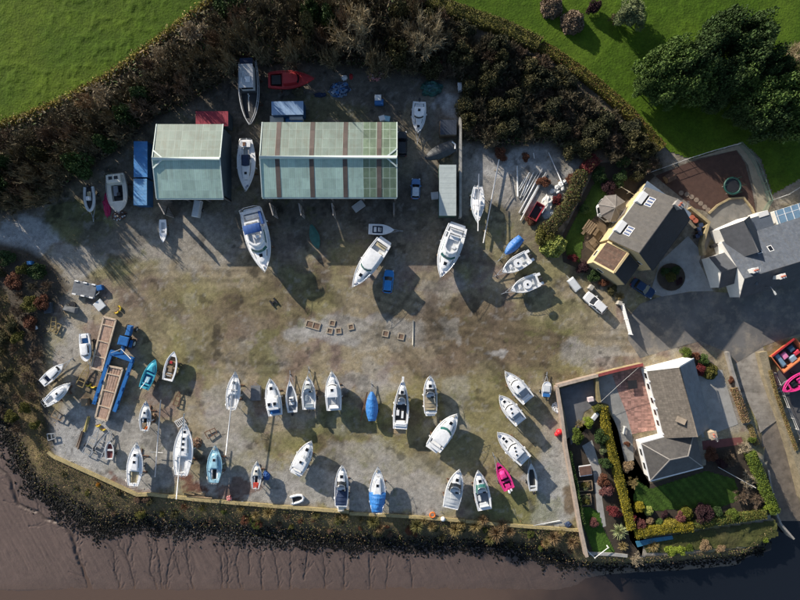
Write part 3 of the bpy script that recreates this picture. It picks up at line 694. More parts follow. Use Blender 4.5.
def support(h, x, y, rz, sup, short, mode):
    """cradle or trailer that carries the boat"""
    if mode == 'trailer':
        r = thing('boat_trailer', 'galvanised road trailer under ' + short, 'trailer', (x, y, 0), rz, 'trailers and cradles under the boats')
        f = MB(); zt = min(.5, sup)
        yy = h.B * .36
        f.beam((h.X(.02), -yy, zt), (h.X(.72), -yy * .8, zt), .09, .1, galv); f.beam((h.X(.02), yy, zt), (h.X(.72), yy * .8, zt), .09, .1, galv)
        f.beam((h.X(.72), -yy * .8, zt), (h.X(1) + .9, 0, zt), .09, .1, galv); f.beam((h.X(.72), yy * .8, zt), (h.X(1) + .9, 0, zt), .09, .1, galv)
        for t in (.05, .4, .7): f.beam((h.X(t), -yy, zt), (h.X(t), yy, zt), .08, .08, galv)
        f.beam((h.X(1) + .8, 0, zt), (h.X(1) + 1.5, 0, zt), .1, .1, galv)
        f.build('frame', r)
        for sg in (-1, 1):
            m = MB(); m.wheel((h.X(.3), sg * (h.B * .5 + .12), .30), .30, .2, (0, 1), rubber, galv); m.build('wheel', r)
        m = MB(); m.wheel((h.X(1) + 1.0, .16, .12), .12, .08, (0, 1), rubber); m.tube([(h.X(1) + 1.0, .10, .12), (h.X(1) + 1.0, .10, .7)], .03, galv); m.build('jockey_wheel', r)
        return r
    r = thing('boat_cradle', 'rusty steel cradle with props under ' + short, 'cradle', (x, y, 0), rz, 'trailers and cradles under the boats')
    f = MB()
    for t in (.25, .62): f.beam((h.X(t), -h.w(t) - .12, .08), (h.X(t), h.w(t) + .12, .08), .12, .12, rust)
    f.beam((h.X(.18), 0, .08), (h.X(.78), 0, .08), .14, .14, rust)
    f.build('base_frame', r)
    if sup > .25:
        for t in (.3, .62):
            m = MB(); kb = sup - (1.0 if mode == 'fin' else 0); kb = max(.2, kb)
            m.box((h.X(t if mode != 'fin' else .44 + (t - .3) * .15), 0, .15 + (kb - .15) / 2), (.35 if mode != 'fin' else .12, .45, max(.05, kb - .15)), wood); m.build('keel_block', r)
    for t in (.25, .62):
        for sg in (-1, 1):
            w = h.w(t); m = MB(); zc = sup + h.zk(t) + (h.zs(t) - h.zk(t)) * .55
            m.tube([(h.X(t), sg * (w + .12), .08), (h.X(t), sg * (w + .07), zc)], .05, rust, 6); m.box((h.X(t), sg * (w + .06), zc), (.3, .08, .3), wood); m.build('prop', r)
    return r

def boat(name, kind, bow, stern, beam, label, short, sup=.6, D=None, mode='cradle', cat=None, **o):
    # true size from where bow and stern stand at deck height
    Lp = math.hypot(bow[0] - stern[0], bow[1] - stern[1]) / 6
    if D is None: D = {'sail': .12 * Lp + .25, 'cruiser': .15 * Lp + .35, 'pilot': .15 * Lp + .35, 'open': .09 * Lp + .3, 'rib': .75, 'cover': .11 * Lp + .35}[kind]
    if kind == 'sail' and mode == 'cradle' and Lp > 4.5: mode = 'fin'; sup = max(sup, 1.15)
    hd = sup + D
    a = Vector(W(*bow, hd + .15 * D)); b = Vector(W(*stern, hd)); L = (a - b).length; B = beam / 6 * (1 - hd / H)
    ctr = (a + b) / 2; rz = math.atan2(a.y - b.y, a.x - b.x)
    rb_ = random.Random(int(bow[0] * 7 + bow[1]))
    sh = dict(sail=dict(sw=.62, tm=.42, bp=2.0, bq=.95), cruiser=dict(sw=.88, tm=.36, bp=2.4, bq=.92), pilot=dict(sw=.88, tm=.36, bp=2.3, bq=.9), open=dict(sw=.8, tm=.4, bp=2.2, bq=.9), rib=dict(sw=.85, tm=.4, bp=2.6, bq=.8), cover=dict(sw=.7, tm=.42, bp=2.1, bq=.9))[kind]
    sh.update(o.get('shape', {}))
    h = Hull(L, B, D, **sh)
    r = thing(name, label, cat or 'boat', (ctr.x, ctr.y, sup), rz, FLEET)
    if mode: support(h, ctr.x, ctr.y, rz, sup, short, mode)
    top = o.get('hull', gel); deck = o.get('deck', top); bot = AF[o.get('af', 'b')]; sole = o.get('sole', palegrey)
    if kind != 'rib': hull_part(r, h, top, bot, o.get('stripe'), round_=kind == 'sail')
    zd = D - .03
    if kind in ('cruiser', 'pilot', 'sail') and L > 4.5:
        for sg in (-1, 1):                                       # fenders on lines, an anchor winch, a whip aerial
            for t in (.22, .5) if rb_.random() < .6 else (.36,):
                t += rb_.uniform(-.05, .05); mb = MB(); x, y = h.X(t), sg * (h.w(t) + .11); mb.tube([(x, y, zd - .15), (x, y, zd - .25), (x, y, zd - .7), (x, y, zd - .8)], .1, rb_.choice((navy, gel, greygel, blackp)), 6); mb.tube([(x, y, zd - .15), (x, sg * h.w(t) * .93, zd + .1)], .018, palegrey, 4); mb.build('fender', r)
        mb = MB(); mb.box((h.X(.93), 0, h.zs(.93) + .08), (.28, .2, .2), galv); mb.tube([(h.X(.95), 0, h.zs(.95) + .05), (h.X(1) + .12, 0, h.zs(1) + .05)], .035, galv, 5); mb.build('anchor_winch', r)
        mb = MB(); rope = [(h.X(.90) + .16 * math.cos(a) * (1 - a / 30), .25 * h.B * .3 + .16 * math.sin(a) * (1 - a / 30), h.zs(.9) + .06) for a in [i * .7 for i in range(24)]]; mb.tube(rope, .025, rb_.choice((tan, bluec, palegrey)), 4); mb.build('rope_coil', r)
        if kind != 'sail': mb = MB(); y = rb_.choice((-1, 1)) * h.B * .25; mb.tube([(h.X(.44), y, zd + 1.2), (h.X(.36), y * 1.1, zd + 3.2)], .018, gel, 4); mb.build('whip_aerial', r)
    if kind == 'sail':
        cw = o.get('well', (.07, .36, .60, .5)); deck_part(r, h, deck, sole, [cw], gun=.07)
        if mode == 'fin': keel(r, h, sup - .25 if sup < 1.3 else 1.0, bot)
        T = Trunk(h, cw[1] + .03, .78, .56, zd - .02, .36, .16, .35, .03); T.solid(r, 'coachroof', o.get('cabin', gel), o.get('cabintop'), .08)
        for sg in (-1, 1): T.band(r, 'window', T.side(sg, 1, 5), .35, .65, darkwin)
        for t in o.get('hatches', (.72, .56)): hatch(r, h.X(t), 0, zd + .43 if t < .76 else zd + .1, .42 if L > 6 else .34)
        mb = MB()
        for sg in (-1, 1): mb.box((h.X((cw[0] + cw[1]) / 2), sg * h.w(.2) * .46, zd - .30), ((cw[1] - cw[0]) * L * .96, h.w(.2) * .24, .34), o.get('bench', deck))
        mb.build('bench', r)
        mb = MB(); mb.tube([(h.X(.04), 0, zd + .1), (h.X(.20), .08, zd + .18)], .03, wood, 6); mb.build('tiller', r)
        mb = MB(); mb.prism([(h.X(0) - .28, -.03), (h.X(0) + .02, -.03), (h.X(0) + .02, .03), (h.X(0) - .28, .03)], -.1, zd - .1, gel); mb.build('rudder', r)
        mb = MB(); [mb.cyl((h.X(cw[1] - .06), sg * h.w(.3) * .74, 0), .09, zd, zd + .16, steel, 8) for sg in (-1, 1)]; mb.build('winch', r)
        if L > 5.2: rail(r, h, .62, .55); sternrail(r, h)
        if o.get('mast'):
            f, bk, off = o['mast']; mb = MB(); zz = zd + .95
            mb.tube([(h.X(0) - bk, off, zz - .15), (h.X(1) + f, off * .3, zz + .05)], .085, alu, 8); m_ = mb.build('mast', r)
            mb = MB(); mb.tube([(h.X(.55), -.9, zz + .08), (h.X(.55), .9, zz + .08)], .035, alu, 5); mb.build('spreader', m_)
            mb = MB(); [mb.tube([(h.X(.05), sg * .4, zd), (h.X(.05), off, zz - .15)], .03, wood, 5) for sg in (-1, 1)]; mb.build('crutch', r); mb = MB(); mb.tube([(h.X(.96), 0, zd), (h.X(.96), 0, zz)], .03, steel, 5); mb.build('crutch', r)
        if o.get('hood'): 
            T2 = Trunk(h, cw[1] - .07, cw[1] + .09, .52, zd + .1, .55, .25, .35, .05); T2.solid(r, 'spray_hood', o['hood'], None, .1)
        if o.get('aftcover'): cover_part(r, h, .0, o['aftcover'][1], .7, o['aftcover'][0], name='cockpit_cover')
        if o.get('extra'): o['extra'](r, h, zd)
    elif kind == 'cruiser':
        c0 = o.get('well', (.06, .42, .80, .55)); deck_part(r, h, deck, sole, [c0])
        T = Trunk(h, c0[1] + .10, .90, .74, zd - .02, o.get('trunk', .38), .2, .8, .02, rnd_=.6); T.solid(r, 'cabin', gel, None, .12)
        hatch(r, h.X(.74), 0, zd + .46, .5)
        for sg in (-1, 1): T.band(r, 'window', T.side(sg, 1, 4), .3, .6, darkwin)
        T2 = Trunk(h, c0[1] - .02, c0[1] + .22, .80, zd - .02, .95, .26, 1.0, .0, rnd_=.55)
        if o.get('top', 'open') == 'open':
            mb = MB(); ids = T2.side(-1, 1) + T2.front()[1:] + T2.side(1, 1)[::-1][1:]
            T2.band(r, 'windscreen', ids, .25, .95, o.get('glass', teal))
            mb = MB(); mb.tube([T2.top(.97)[i] for i in ids], .035, steel, 5); mb.build('windscreen_frame', r)
            mb = MB(); mb.box((h.X(c0[1] + .02), 0, zd + .12), (.5, h.w(c0[1]) * 1.2, .35), gel); mb.box((h.X(c0[1]) - .1, -h.w(.4) * .3, zd + .2), (.25, .5, .3), blackp); mb.build('dashboard', r)
        else:
            T2 = Trunk(h, c0[1] - .16, c0[1] + .20, .80, zd - .02, 1.15, .15, .75, .1, rnd_=.5); T2.solid(r, 'wheelhouse', gel, None, .1)
            T2.band(r, 'windscreen', T2.front(), .35, .85, o.get('glass', teal))
            for sg in (-1, 1): T2.band(r, 'window', T2.side(sg, 1, 5), .45, .8, o.get('glass', darkwin))
            if o['top'] == 'fly':
                mb = MB(); zt = zd + 1.22
                A = Trunk(h, c0[1] - .26, c0[1] + .08, .64, zt - .02, .5, .05, .3, .0, rnd_=.7)
                P0, P1 = A.top(0), A.top(1); Pi = [(x * .0 + (x - h.X(c0[1] - .09)) * .86 + h.X(c0[1] - .09), y * .84, z) for x, y, z in P1]; Pf = [(x, y, zt + .05) for x, y, z in Pi]
                mb.loft([P0, P1, Pi, Pf], gel, cap0=True, cap1=True, topmat=palegrey); fb = mb.build('flybridge', r)
                seat(fb, h.X(c0[1] - .16), 0, zt + .05, .6, h.w(.3) * .9, o.get('seatmat', gel), 1)
                mb = MB(); mb.box((h.X(c0[1]), h.w(.3) * .22, zt + .32), (.4, .55, .55), gel); mb.build('helm_console', fb)
            elif o['top'] == 'hard':
                T2.slab(r, 'hardtop', gel)
        if o.get('arch'):
            mb = MB(); x = h.X(c0[0] + .12); w = h.w(.15) * .92
            mb.tube([(x - .2, -w, zd), (x, -w * .92, zd + 1.1), (x + .1, -w * .6, zd + 1.35), (x + .1, w * .6, zd + 1.35), (x, w * .92, zd + 1.1), (x - .2, w, zd)], .09, gel, 6); mb.build('radar_arch', r)
        sm_ = o.get('seats', gel)
        if sm_: 
            seat(r, h.X(c0[0] + .06), 0, zd - .5, .5, h.w(.1) * 1.3, sm_, 1)
            seat(r, h.X((c0[0] + c0[1]) / 2 + .03), h.w(.3) * .42, zd - .5, .9, .5, sm_)
        if o.get('wellcover'): cover_part(r, h, c0[0] - .03, c0[1] + .04, .22, o['wellcover'], name='cockpit_cover', over=-.12, sag=.0)
        if o.get('bimini'):
            mb = MB(); x0, x1 = o['bimini'][1]; z1 = zd + o['bimini'][2]; w = h.w(.3) * .72; rings = []
            for i in range(7):
                x = h.X(x0 + (x1 - x0) * i / 6); rings.append([(x, w * math.cos(pi * j / 6), z1 - .35 * (1 - math.sin(pi * j / 6)) - .12 * (2 * i / 6 - 1) ** 2) for j in range(7)])
            for a_, b_ in zip(rings, rings[1:]):
                for j in range(6): mb.add([a_[j], b_[j], b_[j + 1], a_[j + 1]], [(0, 1, 2, 3)], o['bimini'][0])
            mb.build('bimini_top', r)
            mb = MB()
            for k in (0, 3, 6):
                mb.tube([rings[k][0], (rings[3][0][0], w * 1.1, zd)], .025, steel, 5); mb.tube([rings[k][6], (rings[3][6][0], -w * 1.1, zd)], .025, steel, 5)
            mb.build('bimini_frame', r)
        if o.get('platform', True):
            pl = o.get('platform', 1) if o.get('platform', 1) is not True else .5
            mb = MB(); w = h.w(0) * .92; mb.prism([(h.X(0) - .55, -w * .85), (h.X(0) + .02, -w), (h.X(0) + .02, w), (h.X(0) - .55, w * .85)], D * .35, D * .35 + .08, o.get('platmat', gel)); mb.build('swim_platform', r)
        rail(r, h, .48, .5)
        if o.get('outb'): outboard(r, h.X(0), 0, zd - .1)
        if o.get('extra'): o['extra'](r, h, zd)
    elif kind == 'pilot':
        c0 = o.get('well', (.05, .36, .82, .55)); deck_part(r, h, deck, sole, [c0])
        T = Trunk(h, c0[1] + .16, .86, .62, zd - .02, .36, .2, .6, .02, rnd_=.6); T.solid(r, 'cabin', gel, o.get('cabintop'), .1)
        for t in o.get('hatches', (.76,)): hatch(r, h.X(t), 0, zd + .42, .42)
        for sg in (-1, 1): T.band(r, 'window', T.side(sg, 1, 4), .3, .7, darkwin)
        T2 = Trunk(h, c0[1] - .03, c0[1] + .26, .70, zd - .02, 1.25, .10, .30, .0, rnd_=.35); T2.solid(r, 'wheelhouse', gel, o.get('rooftop'), .08)
        T2.band(r, 'windscreen', T2.front(), .45, .80, o.get('glass', darkwin))
        for sg in (-1, 1): T2.band(r, 'window', T2.side(sg, 1, 5), .45, .85, darkwin)
        T2.slab(r, 'wheelhouse_roof', o.get('rooftop', gel), .08)
        for q in o.get('roofhatch', ((.5, 0),)): hatch(r, h.X(c0[1] + .03 + .2 * q[0]), q[1], zd + 1.4, o.get('rhs', .42))
        if o.get('seats', True): seat(r, h.X(c0[0] + .05), 0, zd - .5, .45, h.w(.1) * 1.3, o.get('seatmat', gel), 1)
        mb = MB(); mb.box((h.X((c0[0] + c0[1]) / 2), 0, zd - .42), (.9, .8, .2), o.get('boxmat', greygel)); mb.build('engine_box', r)
        rail(r, h, .5, .55)
        if o.get('outb'): outboard(r, h.X(0), 0, zd - .1)
        if o.get('wellcover'): cover_part(r, h, 0., c0[1], .25, o['wellcover'], name='cockpit_cover', over=-.1)
        if o.get('extra'): o['extra'](r, h, zd)
    elif kind == 'open':
        c0 = o.get('well', (.05, .84, .84, D * .6)); deck_part(r, h, deck, sole, [c0], gun=.08, gmat=o.get('gun'))
        zf = D - c0[3]
        for t in o.get('thwarts', (.2, .45, .65)):
            mb = MB(); mb.box((h.X(t), 0, zd - .12), (.28, h.w(t) * 2 * .84, .05), o.get('thwart', deck)); mb.build('thwart', r)
        if o.get('console'):
            mb = MB(); x = h.X(o['console']); mb.loft([[(x - .3, -.35, zf), (x + .3, -.35, zf), (x + .3, .35, zf), (x - .3, .35, zf)], [(x - .25, -.33, zf + .8), (x + .12, -.28, zf + .8), (x + .12, .28, zf + .8), (x - .25, .33, zf + .8)]], o.get('consmat', gel)); c_ = mb.build('console', r)
            mb = MB(); mb.quad((x + .16, -.3, zf + .7), (x + .16, .3, zf + .7), (x + .02, .26, zf + 1.1), (x + .02, -.26, zf + 1.1), darkwin); mb.build('windscreen', c_)
            seat(r, x - .75, 0, zf, .45, .8, o.get('seatmat', gel))
        if o.get('outb'): outboard(r, h.X(0), 0, zd + .05)
        if o.get('extra'): o['extra'](r, h, zd)
    elif kind == 'rib':
        deck_part(r, h, sole, sole, [(.03, .8, .7, .25)], gun=.05)
        hull_part(r, Hull(L * .96, B * .8, D * .7, **sh), gel, gel, name='hull')
        mb = MB(); ts = [i / 14 for i in range(15)]; P_ = [(h.X(t) * .96, -h.w(t) * .84, D - .1 + .18 * t ** 2) for t in ts[:-1]]; P_ = P_ + [(h.X(1) - .2, 0, D + .08)] + [(x, -y, z) for x, y, z in reversed(P_)]
        mb.tube(P_, .24, o.get('tube', greygel), 8); mb.build('inflatable_tube', r)
        mb = MB(); mb.box((h.X(.48), 0, D + .2), (.6, .6, .75), gel); mb.build('console', r); seat(r, h.X(.3), 0, D - .3, .8, .55, o.get('seatmat', tan))
        outboard(r, h.X(0) + .1, 0, D)
        if o.get('extra'): o['extra'](r, h, zd)
    elif kind == 'cover':
        cover_part(r, h, .0, .97, o.get('peak', .45), o['cov'], name='tarpaulin')
        if o.get('extra'): o['extra'](r, h, zd)
    return r, h

def X_hood(mat, t, wd=.7, z=.35):
    def f(r, h, zd):
        T = Trunk(h, t - .09, t + .09, wd, zd, z + .35, .3, .3, .1); T.solid(r, 'canvas_cover', mat, None, .1)
    return f
# --- northern edge
def ex_trawler(r, h, zd):
    mb = MB(); mb.box((h.X(.30), 0, zd + .9), (h.L * .34, h.B * .62, 1.8), palegrey); wh = mb.build('wheelhouse', r)
    mb = MB(); mb.box((h.X(.30), 0, zd + 1.84), (h.L * .36, h.B * .68, .08), greygel); ro = mb.build('roof', wh)
    mb = MB(); [mb.box((h.X(.22 + .05 * i), -.7 + .3 * (i % 3), zd + 1.98), (.8, .12, .16), gel) for i in range(4)]; mb.box((h.X(.36), .3, zd + 1.98), (.9, .7, .15), gel); mb.build('roof_rack', ro)
    box_part(wh, 'window', (h.X(.47) + .03, 0, zd + 1.25), (.06, h.B * .55, .6), darkwin)
    box_part(r, 'aft_canopy', (h.X(.07), 0, zd + 1.3), (h.L * .12, h.B * .62, .08), navy)
    mb = MB(); [mb.tube([(h.X(t), sg * h.B * .29, zd), (h.X(t), sg * h.B * .29, zd + 1.3)], .04, steel, 5) for t in (.02, .12) for sg in (-1, 1)]; mb.build('canopy_frame', r)
    mb = MB(); mb.tube([(h.X(.55), 0, zd), (h.X(.55), 0, zd + .9)], .1, palegrey, 6); mb.tube([(h.X(.53), 0, zd + .6), (h.X(.8), 0, zd + .5)], .06, palegrey, 6); mb.build('anchor_winch', r)
    rail(r, h, .05, .7, .04, mat=palegrey, name='bulwark_rail')
boat('workboat', 'open', (250, 124.5), (248, 60.5), 20.5, 'long dark workboat with grey wheelhouse roof, bow towards the two green roofs', 'the long dark workboat', .7, 1.9, hull=darkhull, deck=M('dark_deck', (.05, .052, .055), .8, .3), gun=greygel, sole=M('dark_sole', (.04, .042, .045), .8), af='r', thwarts=(), well=(.5, .9, .85, .5), extra=ex_trawler, shape=dict(bq=.75))
def ex_redboat(r, h, zd):
    T = Trunk(h, .34, .68, .7, zd, .8, .15, .5, .05); T.solid(r, 'cabin', red, None); T.band(r, 'window', T.front(), .4, .85, darkwin)
    box_part(r, 'engine_cover', (h.X(.18), 0, zd - .1), (h.L * .2, h.B * .5, .4), blackp); rail(r, h, .05, .45, .035, mat=red, name='bulwark_rail')
boat('fishing_boat', 'open', (314, 78.5), (268, 80), 18, 'red wooden fishing boat lying under the scrub, bow pointing away from the workboat', 'the red fishing boat', .5, 1.5, hull=red, deck=red, sole=M('dark_red_sole', (.12, .015, .02), .7), af='r', thwarts=(), well=(.05, .3, .8, .6), extra=ex_redboat, shape=dict(bp=1.7))
def ex_cov1(r, h, zd):
    T = Trunk(h, .30, .52, .5, zd + .2, .45, .3, .3, .1); T.solid(r, 'spray_hood', navy, None, .1)
    mb = MB(); mb.box((h.X(.1), 0, zd + .25), (.9, 1.5, .35), gel); mb.box((h.X(.1), -.2, zd + .45), (.6, .5, .1), rust); mb.build('canvas_bundle', r)
boat('sailing_yacht', 'sail', (246, 191), (246, 139.5), 18.5, 'white sailing yacht with navy spray hood between the two green sheds', 'the yacht between the sheds', 1.2, hull=gel, af='b', extra=ex_cov1, hatches=(.76, .66))
def ex_big(r, h, zd):
    box_part(r, 'side_canvas', (h.X(.16), h.B * .36, zd + .3), (h.L * .2, .4, .9), bluec, .05)
    mb = MB(); x = h.X(.0); w = h.w(0) * .95
    mb.tube([(x + 1.1, -w, zd), (x - .1, -w, zd + .9), (x - .35, -w * .5, zd + 1.0), (x - .35, w * .5, zd + 1.0), (x - .1, w, zd + .9), (x + 1.1, w, zd)], .05, steel, 6)
    mb.tube([(x - .2, -w * .9, zd + .95), (x + .1, -w * .9, zd + .6), (x - .2, -w * .6, zd + .95)], .05, steel); mb.build('davits', r)
boat('motor_cruiser', 'cruiser', (265, 271.5), (250.5, 210), 24.5, 'big white motor cruiser with blue canopy in front of the gap between the sheds', 'the big cruiser with the blue canopy', .8, 2.1, top='fly', af='r', bimini=(bluec, (.26, .40), 2.55), glass=teal, seatmat=gel, extra=ex_big, well=(.05, .46, .8, .5))
boat('motor_cruiser', 'cruiser', (352.5, 287), (384, 241.5), 18.5, 'white motor cruiser with tan cockpit mat, parked beside the blue hatchback', 'the cruiser beside the blue hatchback', .8, 1.9, top='hard', af='b', sole=palegrey, seats=tan, glass=teal, well=(.05, .40, .84, .5))
boat('motor_cruiser', 'cruiser', (440.5, 277), (458, 226), 22, 'white motor cruiser with open flybridge below the pale container', 'the cruiser below the pale container', .8, 2.0, top='fly', af='b', glass=teal, well=(.05, .42, .84, .5), seatmat=gel, arch=True)
boat('motor_boat', 'open', (394, 230), (368.5, 229), 10.5, 'small white motorboat with dark cockpit lying crosswise above a cruiser', 'the small boat with the dark cockpit', .45, .85, 'trailer', sole=navy, thwarts=(.12,), well=(.08, .56, .8, .45), console=.44, af='b', shape=dict(sw=.95))
boat('canoe', 'cover', (318, 249), (311, 224.5), 9, 'slim double-ended canoe shrouded in green tarpaulin', 'the green canoe', .25, .6, hull=tarpgreen, cov=tarpgreen, peak=.25, shape=dict(sw=.15, tm=.5, bp=2.0), af='k', cat='canoe')
boat('dinghy', 'open', (163, 242.5), (162.5, 219.5), 7.5, 'narrow white sailing dinghy alone on the ground before the smaller shed', 'the narrow white dinghy', .3, .55, sole=palegrey, thwarts=(.45,), well=(.12, .58, .6, .3), af='k', mode='cradle', cat='dinghy')
boat('rigid_inflatable', 'rib', (90, 212), (88.3, 186.5), 11, 'grey rigid inflatable with tan seat on a trailer near the scrub', 'the grey rigid inflatable', .55, .75, 'trailer', tube=palegrey, sole=blackp)
def ex_hous(r, h, zd):
    mb = MB(); mb.box((h.X(.16), 0, zd + .45), (h.L * .2, h.B * .72, .9), gel2); aft = mb.build('aft_cabin', r)
    for y in (-.45, .45): box_part(aft, 'window', (h.X(.14), y, zd + .92), (.5, .6, .06), darkwin)
    mb = MB(); mb.box((h.X(.45), -.2, zd - .1), (1.6, .7, .3), M('greyblue_bundle', (.2, .22, .25), .8)); mb.box((h.X(.55), .3, zd), (.5, .5, .6), blackp); mb.build('deck_gear', r)
    rail(r, h, .1, .5, .03)
boat('cabin_boat', 'open', (118.5, 211.5), (115, 173.5), 19.5, 'broad white cabin boat with cluttered dark cockpit beside a crimson bundle', 'the broad white cabin boat', .6, 1.5, hull=gel2, sole=blackp, thwarts=(), well=(.3, .72, .62, .7), extra=ex_hous, shape=dict(bp=3.2, bq=.7), af='b')
boat('motor_boat', 'pilot', (418, 133), (419.5, 101.5), 14, 'white sports fisher with dark outboards, bow on the tan strip by the green heap', 'the white sports fisher', .6, 1.2, 'trailer', hatches=(.8,), outb=True, roofhatch=((.2, 0),), af='b', well=(.05, .28, .8, .5))
def ex_grey(r, h, zd):
    mb = MB(); mb.tube([(h.X(.05), -.6, zd + .3), (h.X(.0), .0, zd + .5), (h.X(.05), .6, zd + .3)], .12, gel); mb.build('stern_rail', r)
boat('covered_boat', 'cover', (424.5, 158.5), (455, 145), 13, 'boat under dark grey cover lying slantwise at the end of the pale container', 'the boat under the dark grey cover', .6, 1.1, cov=tarpgrey, hull=gel, peak=.5, extra=ex_grey, shape=dict(sw=.85))
boat('sailing_yacht', 'sail', (477.5, 222.5), (478, 186.5), 13.5, 'pale blue and white yacht with its mast laid along the deck beside the long wall', 'the pale blue yacht by the wall', 1.2, hull=lblue, deck=gel, af='b', mast=(1.5, 1.9, 0.), hatches=(.7,))
boat('covered_boat', 'cover', (505, 254.5), (521.5, 237.5), 9.5, 'small boat wrapped in crumpled blue tarpaulin near the rounded shrub', 'the blue wrapped boat', .5, .8, 'trailer', cov=tarpblue, peak=.5)
def ex_ttop(r, h, zd):
    mb = MB(); x = h.X(.45); mb.cyl((x, 0), .72, zd + 1.05, zd + 1.15, gel, 14); t = mb.build('t_top', r)
    mb = MB(); [mb.tube([(x + a, b, zd - .3), (x + a, b, zd + 1.06)], .035, steel, 5) for a in (-.4, .4) for b in (-.4, .4)]; mb.build('t_top_frame', r)
    hatch(t, x, 0, zd + 1.17, .3)
    box_part(r, 'console', (x, 0, zd - .1), (.8, .7, .9), gel); seat(r, h.X(.66), 0, zd - .45, .5, .8, gel); seat(r, h.X(.24), 0, zd - .45, .5, .9, palegrey, 1)
    rail(r, h, .55, .3, .03); outboard(r, h.X(0), 0, zd, blackp, 1.2)
    mb = MB(); [mb.box((h.X(0) - .25, sg * h.w(0) * .7, zd - .2), (.7, h.w(0) * .4, .4), gel) for sg in (-1, 1)]; mb.build('bathing_step', r)
boat('motor_boat', 'open', (502.4, 272), (528.5, 256.5), 15, 'white open motorboat with round top on a trailer, next to the blue wrapped boat', 'the open boat next to the blue wrapped one', .6, 1.0, 'trailer', sole=palegrey, thwarts=(), well=(.06, .86, .8, .45), extra=ex_ttop, stripe=greygel, shape=dict(sw=.92))
boat('motor_boat', 'open', (511, 290.6), (538.5, 279.5), 15, 'white open motorboat with round top, first in line from the white estate car', 'the open boat first in line from the white car', .6, 1.0, 'trailer', sole=palegrey, thwarts=(), well=(.06, .86, .8, .45), extra=ex_ttop, stripe=greygel, shape=dict(sw=.92))
# --- western side
def ex_cuddy(r, h, zd):
    T = Trunk(h, .36, .80, .78, zd, .5, .18, .3, .05); T.solid(r, 'cabin', gel, None); T.band(r, 'windscreen', T.front(), .3, .9, darkwin)
    for sg in (-1, 1): T.band(r, 'window', T.side(sg, 1, 5), .3, .8, darkwin)
    box_part(r, 'engine_cover', (h.X(.1), 0, zd - .1), (.6, .8, .4), gel)
boat('cabin_boat', 'open', (86, 361.5), (83.5, 333.5), 11, 'small boxy white cabin boat with blue cockpit beside the rusty pontoon', 'the boxy white cabin boat', .5, .9, 'trailer', sole=midblue, thwarts=(), well=(.08, .42, .8, .5), extra=ex_cuddy, shape=dict(bp=4, bq=.6), af='k')
boat('cabin_boat', 'open', (63, 364), (41.5, 383.5), 10.5, 'white cuddy boat with dark windows beside the overgrown bank above the mud', 'the white cuddy boat on the bank side', .5, .95, 'trailer', sole=navy, thwarts=(), well=(.06, .34, .8, .5), extra=ex_cuddy, af='b')
boat('sailing_boat', 'sail', (70.5, 383), (45, 404), 12, 'cream sailing boat without mast, beside the white cuddy boat', 'the cream sailing boat', .5, .95, 'cradle', hull=gel2, deck=gel, af='k', well=(.05, .30, .6, .4), hatches=(.5,))
def ex_cy(r, h, zd):
    mb = MB(); mb.tube([(h.X(0) - .2, .35, zd + .3), (h.X(.4), -.2, zd + .25)], .07, gel); mb.build('oar', r)
    T = Trunk(h, .58, .88, .8, zd, .3, .3, .5, .1); T.solid(r, 'foredeck_cover', cyan, None, .12)
    box_part(r, 'engine_box', (h.X(.3), 0, zd - .25), (.9, .6, .45), lblue)
boat('fishing_boat', 'open', (155.3, 359.5), (143.3, 388.5), 12, 'turquoise fishing boat with blue inside, next to the boat hoist', 'the turquoise fishing boat', .5, 1.0, 'cradle', hull=cyan, deck=cyan, sole=midblue, thwart=cyan, thwarts=(.15, .5), well=(.06, .6, .85, .6), extra=ex_cy, af='r')
def ex_row(r, h, zd):
    box_part(r, 'engine_box', (h.X(.4), 0, zd - .3), (1.0, .6, .5), wood); box_part(r, 'fuel_can', (h.X(.62), .1, zd - .15), (.4, .4, .4), red); box_part(r, 'locker', (h.X(.2), 0, zd - .3), (.5, .7, .4), greygel)
boat('rowing_boat', 'open', (174, 351.5), (167.2, 380.5), 12.5, 'white open rowing boat with brown insides and a red can', 'the white open rowing boat', .5, .9, 'cradle', sole=wood, thwart=wood, well=(.05, .82, .8, .6), extra=ex_row, af='b')
def ex_day(r, h, zd):
    box_part(r, 'cockpit_gear', (h.X(.18), .1, zd - .2), (.8, .6, .3), wood); box_part(r, 'orange_bag', (h.X(.1), -.25, zd - .2), (.5, .4, .3), orange)
boat('sailing_boat', 'sail', (146, 401), (144, 431), 12, 'weathered grey-white sailing boat with dark cockpit, foremost of the mast-less pair by the hoist', 'the weathered boat by the hoist', 1.0, hull=gel2, deck=palegrey, cabin=palegrey, sole=blackp, well=(.05, .42, .78, .6), hatches=(.62,), af='k', extra=ex_day)
boat('sailing_yacht', 'sail', (136.5, 442.5), (132.8, 486), 16, 'white yacht with tan cockpit, stern at the corner of the sea wall', 'the yacht at the wall corner', 1.2, sole=tan, bench=tan, af='b', well=(.06, .33, .66, .5), stripe=None)
boat('sailing_yacht', 'sail', (185.2, 422.5), (181, 475.5), 19.5, 'largest white yacht with its silver mast laid over the deck past the stern', 'the largest yacht with the mast on deck', 1.3, mast=(1.6, 3.6, .15), af='b', well=(.06, .34, .6, .5), hatches=(.82, .70, .6, .5))
boat('sailing_yacht', 'sail', (215.2, 445.5), (213.5, 482.5), 15, 'light blue yacht with white cockpit rim close to the sea wall', 'the light blue yacht', 1.2, hull=lblue, deck=lblue, cabin=lblue, bench=gel, sole=darkwin, af='b', well=(.07, .36, .62, .5), hatches=(.62,))
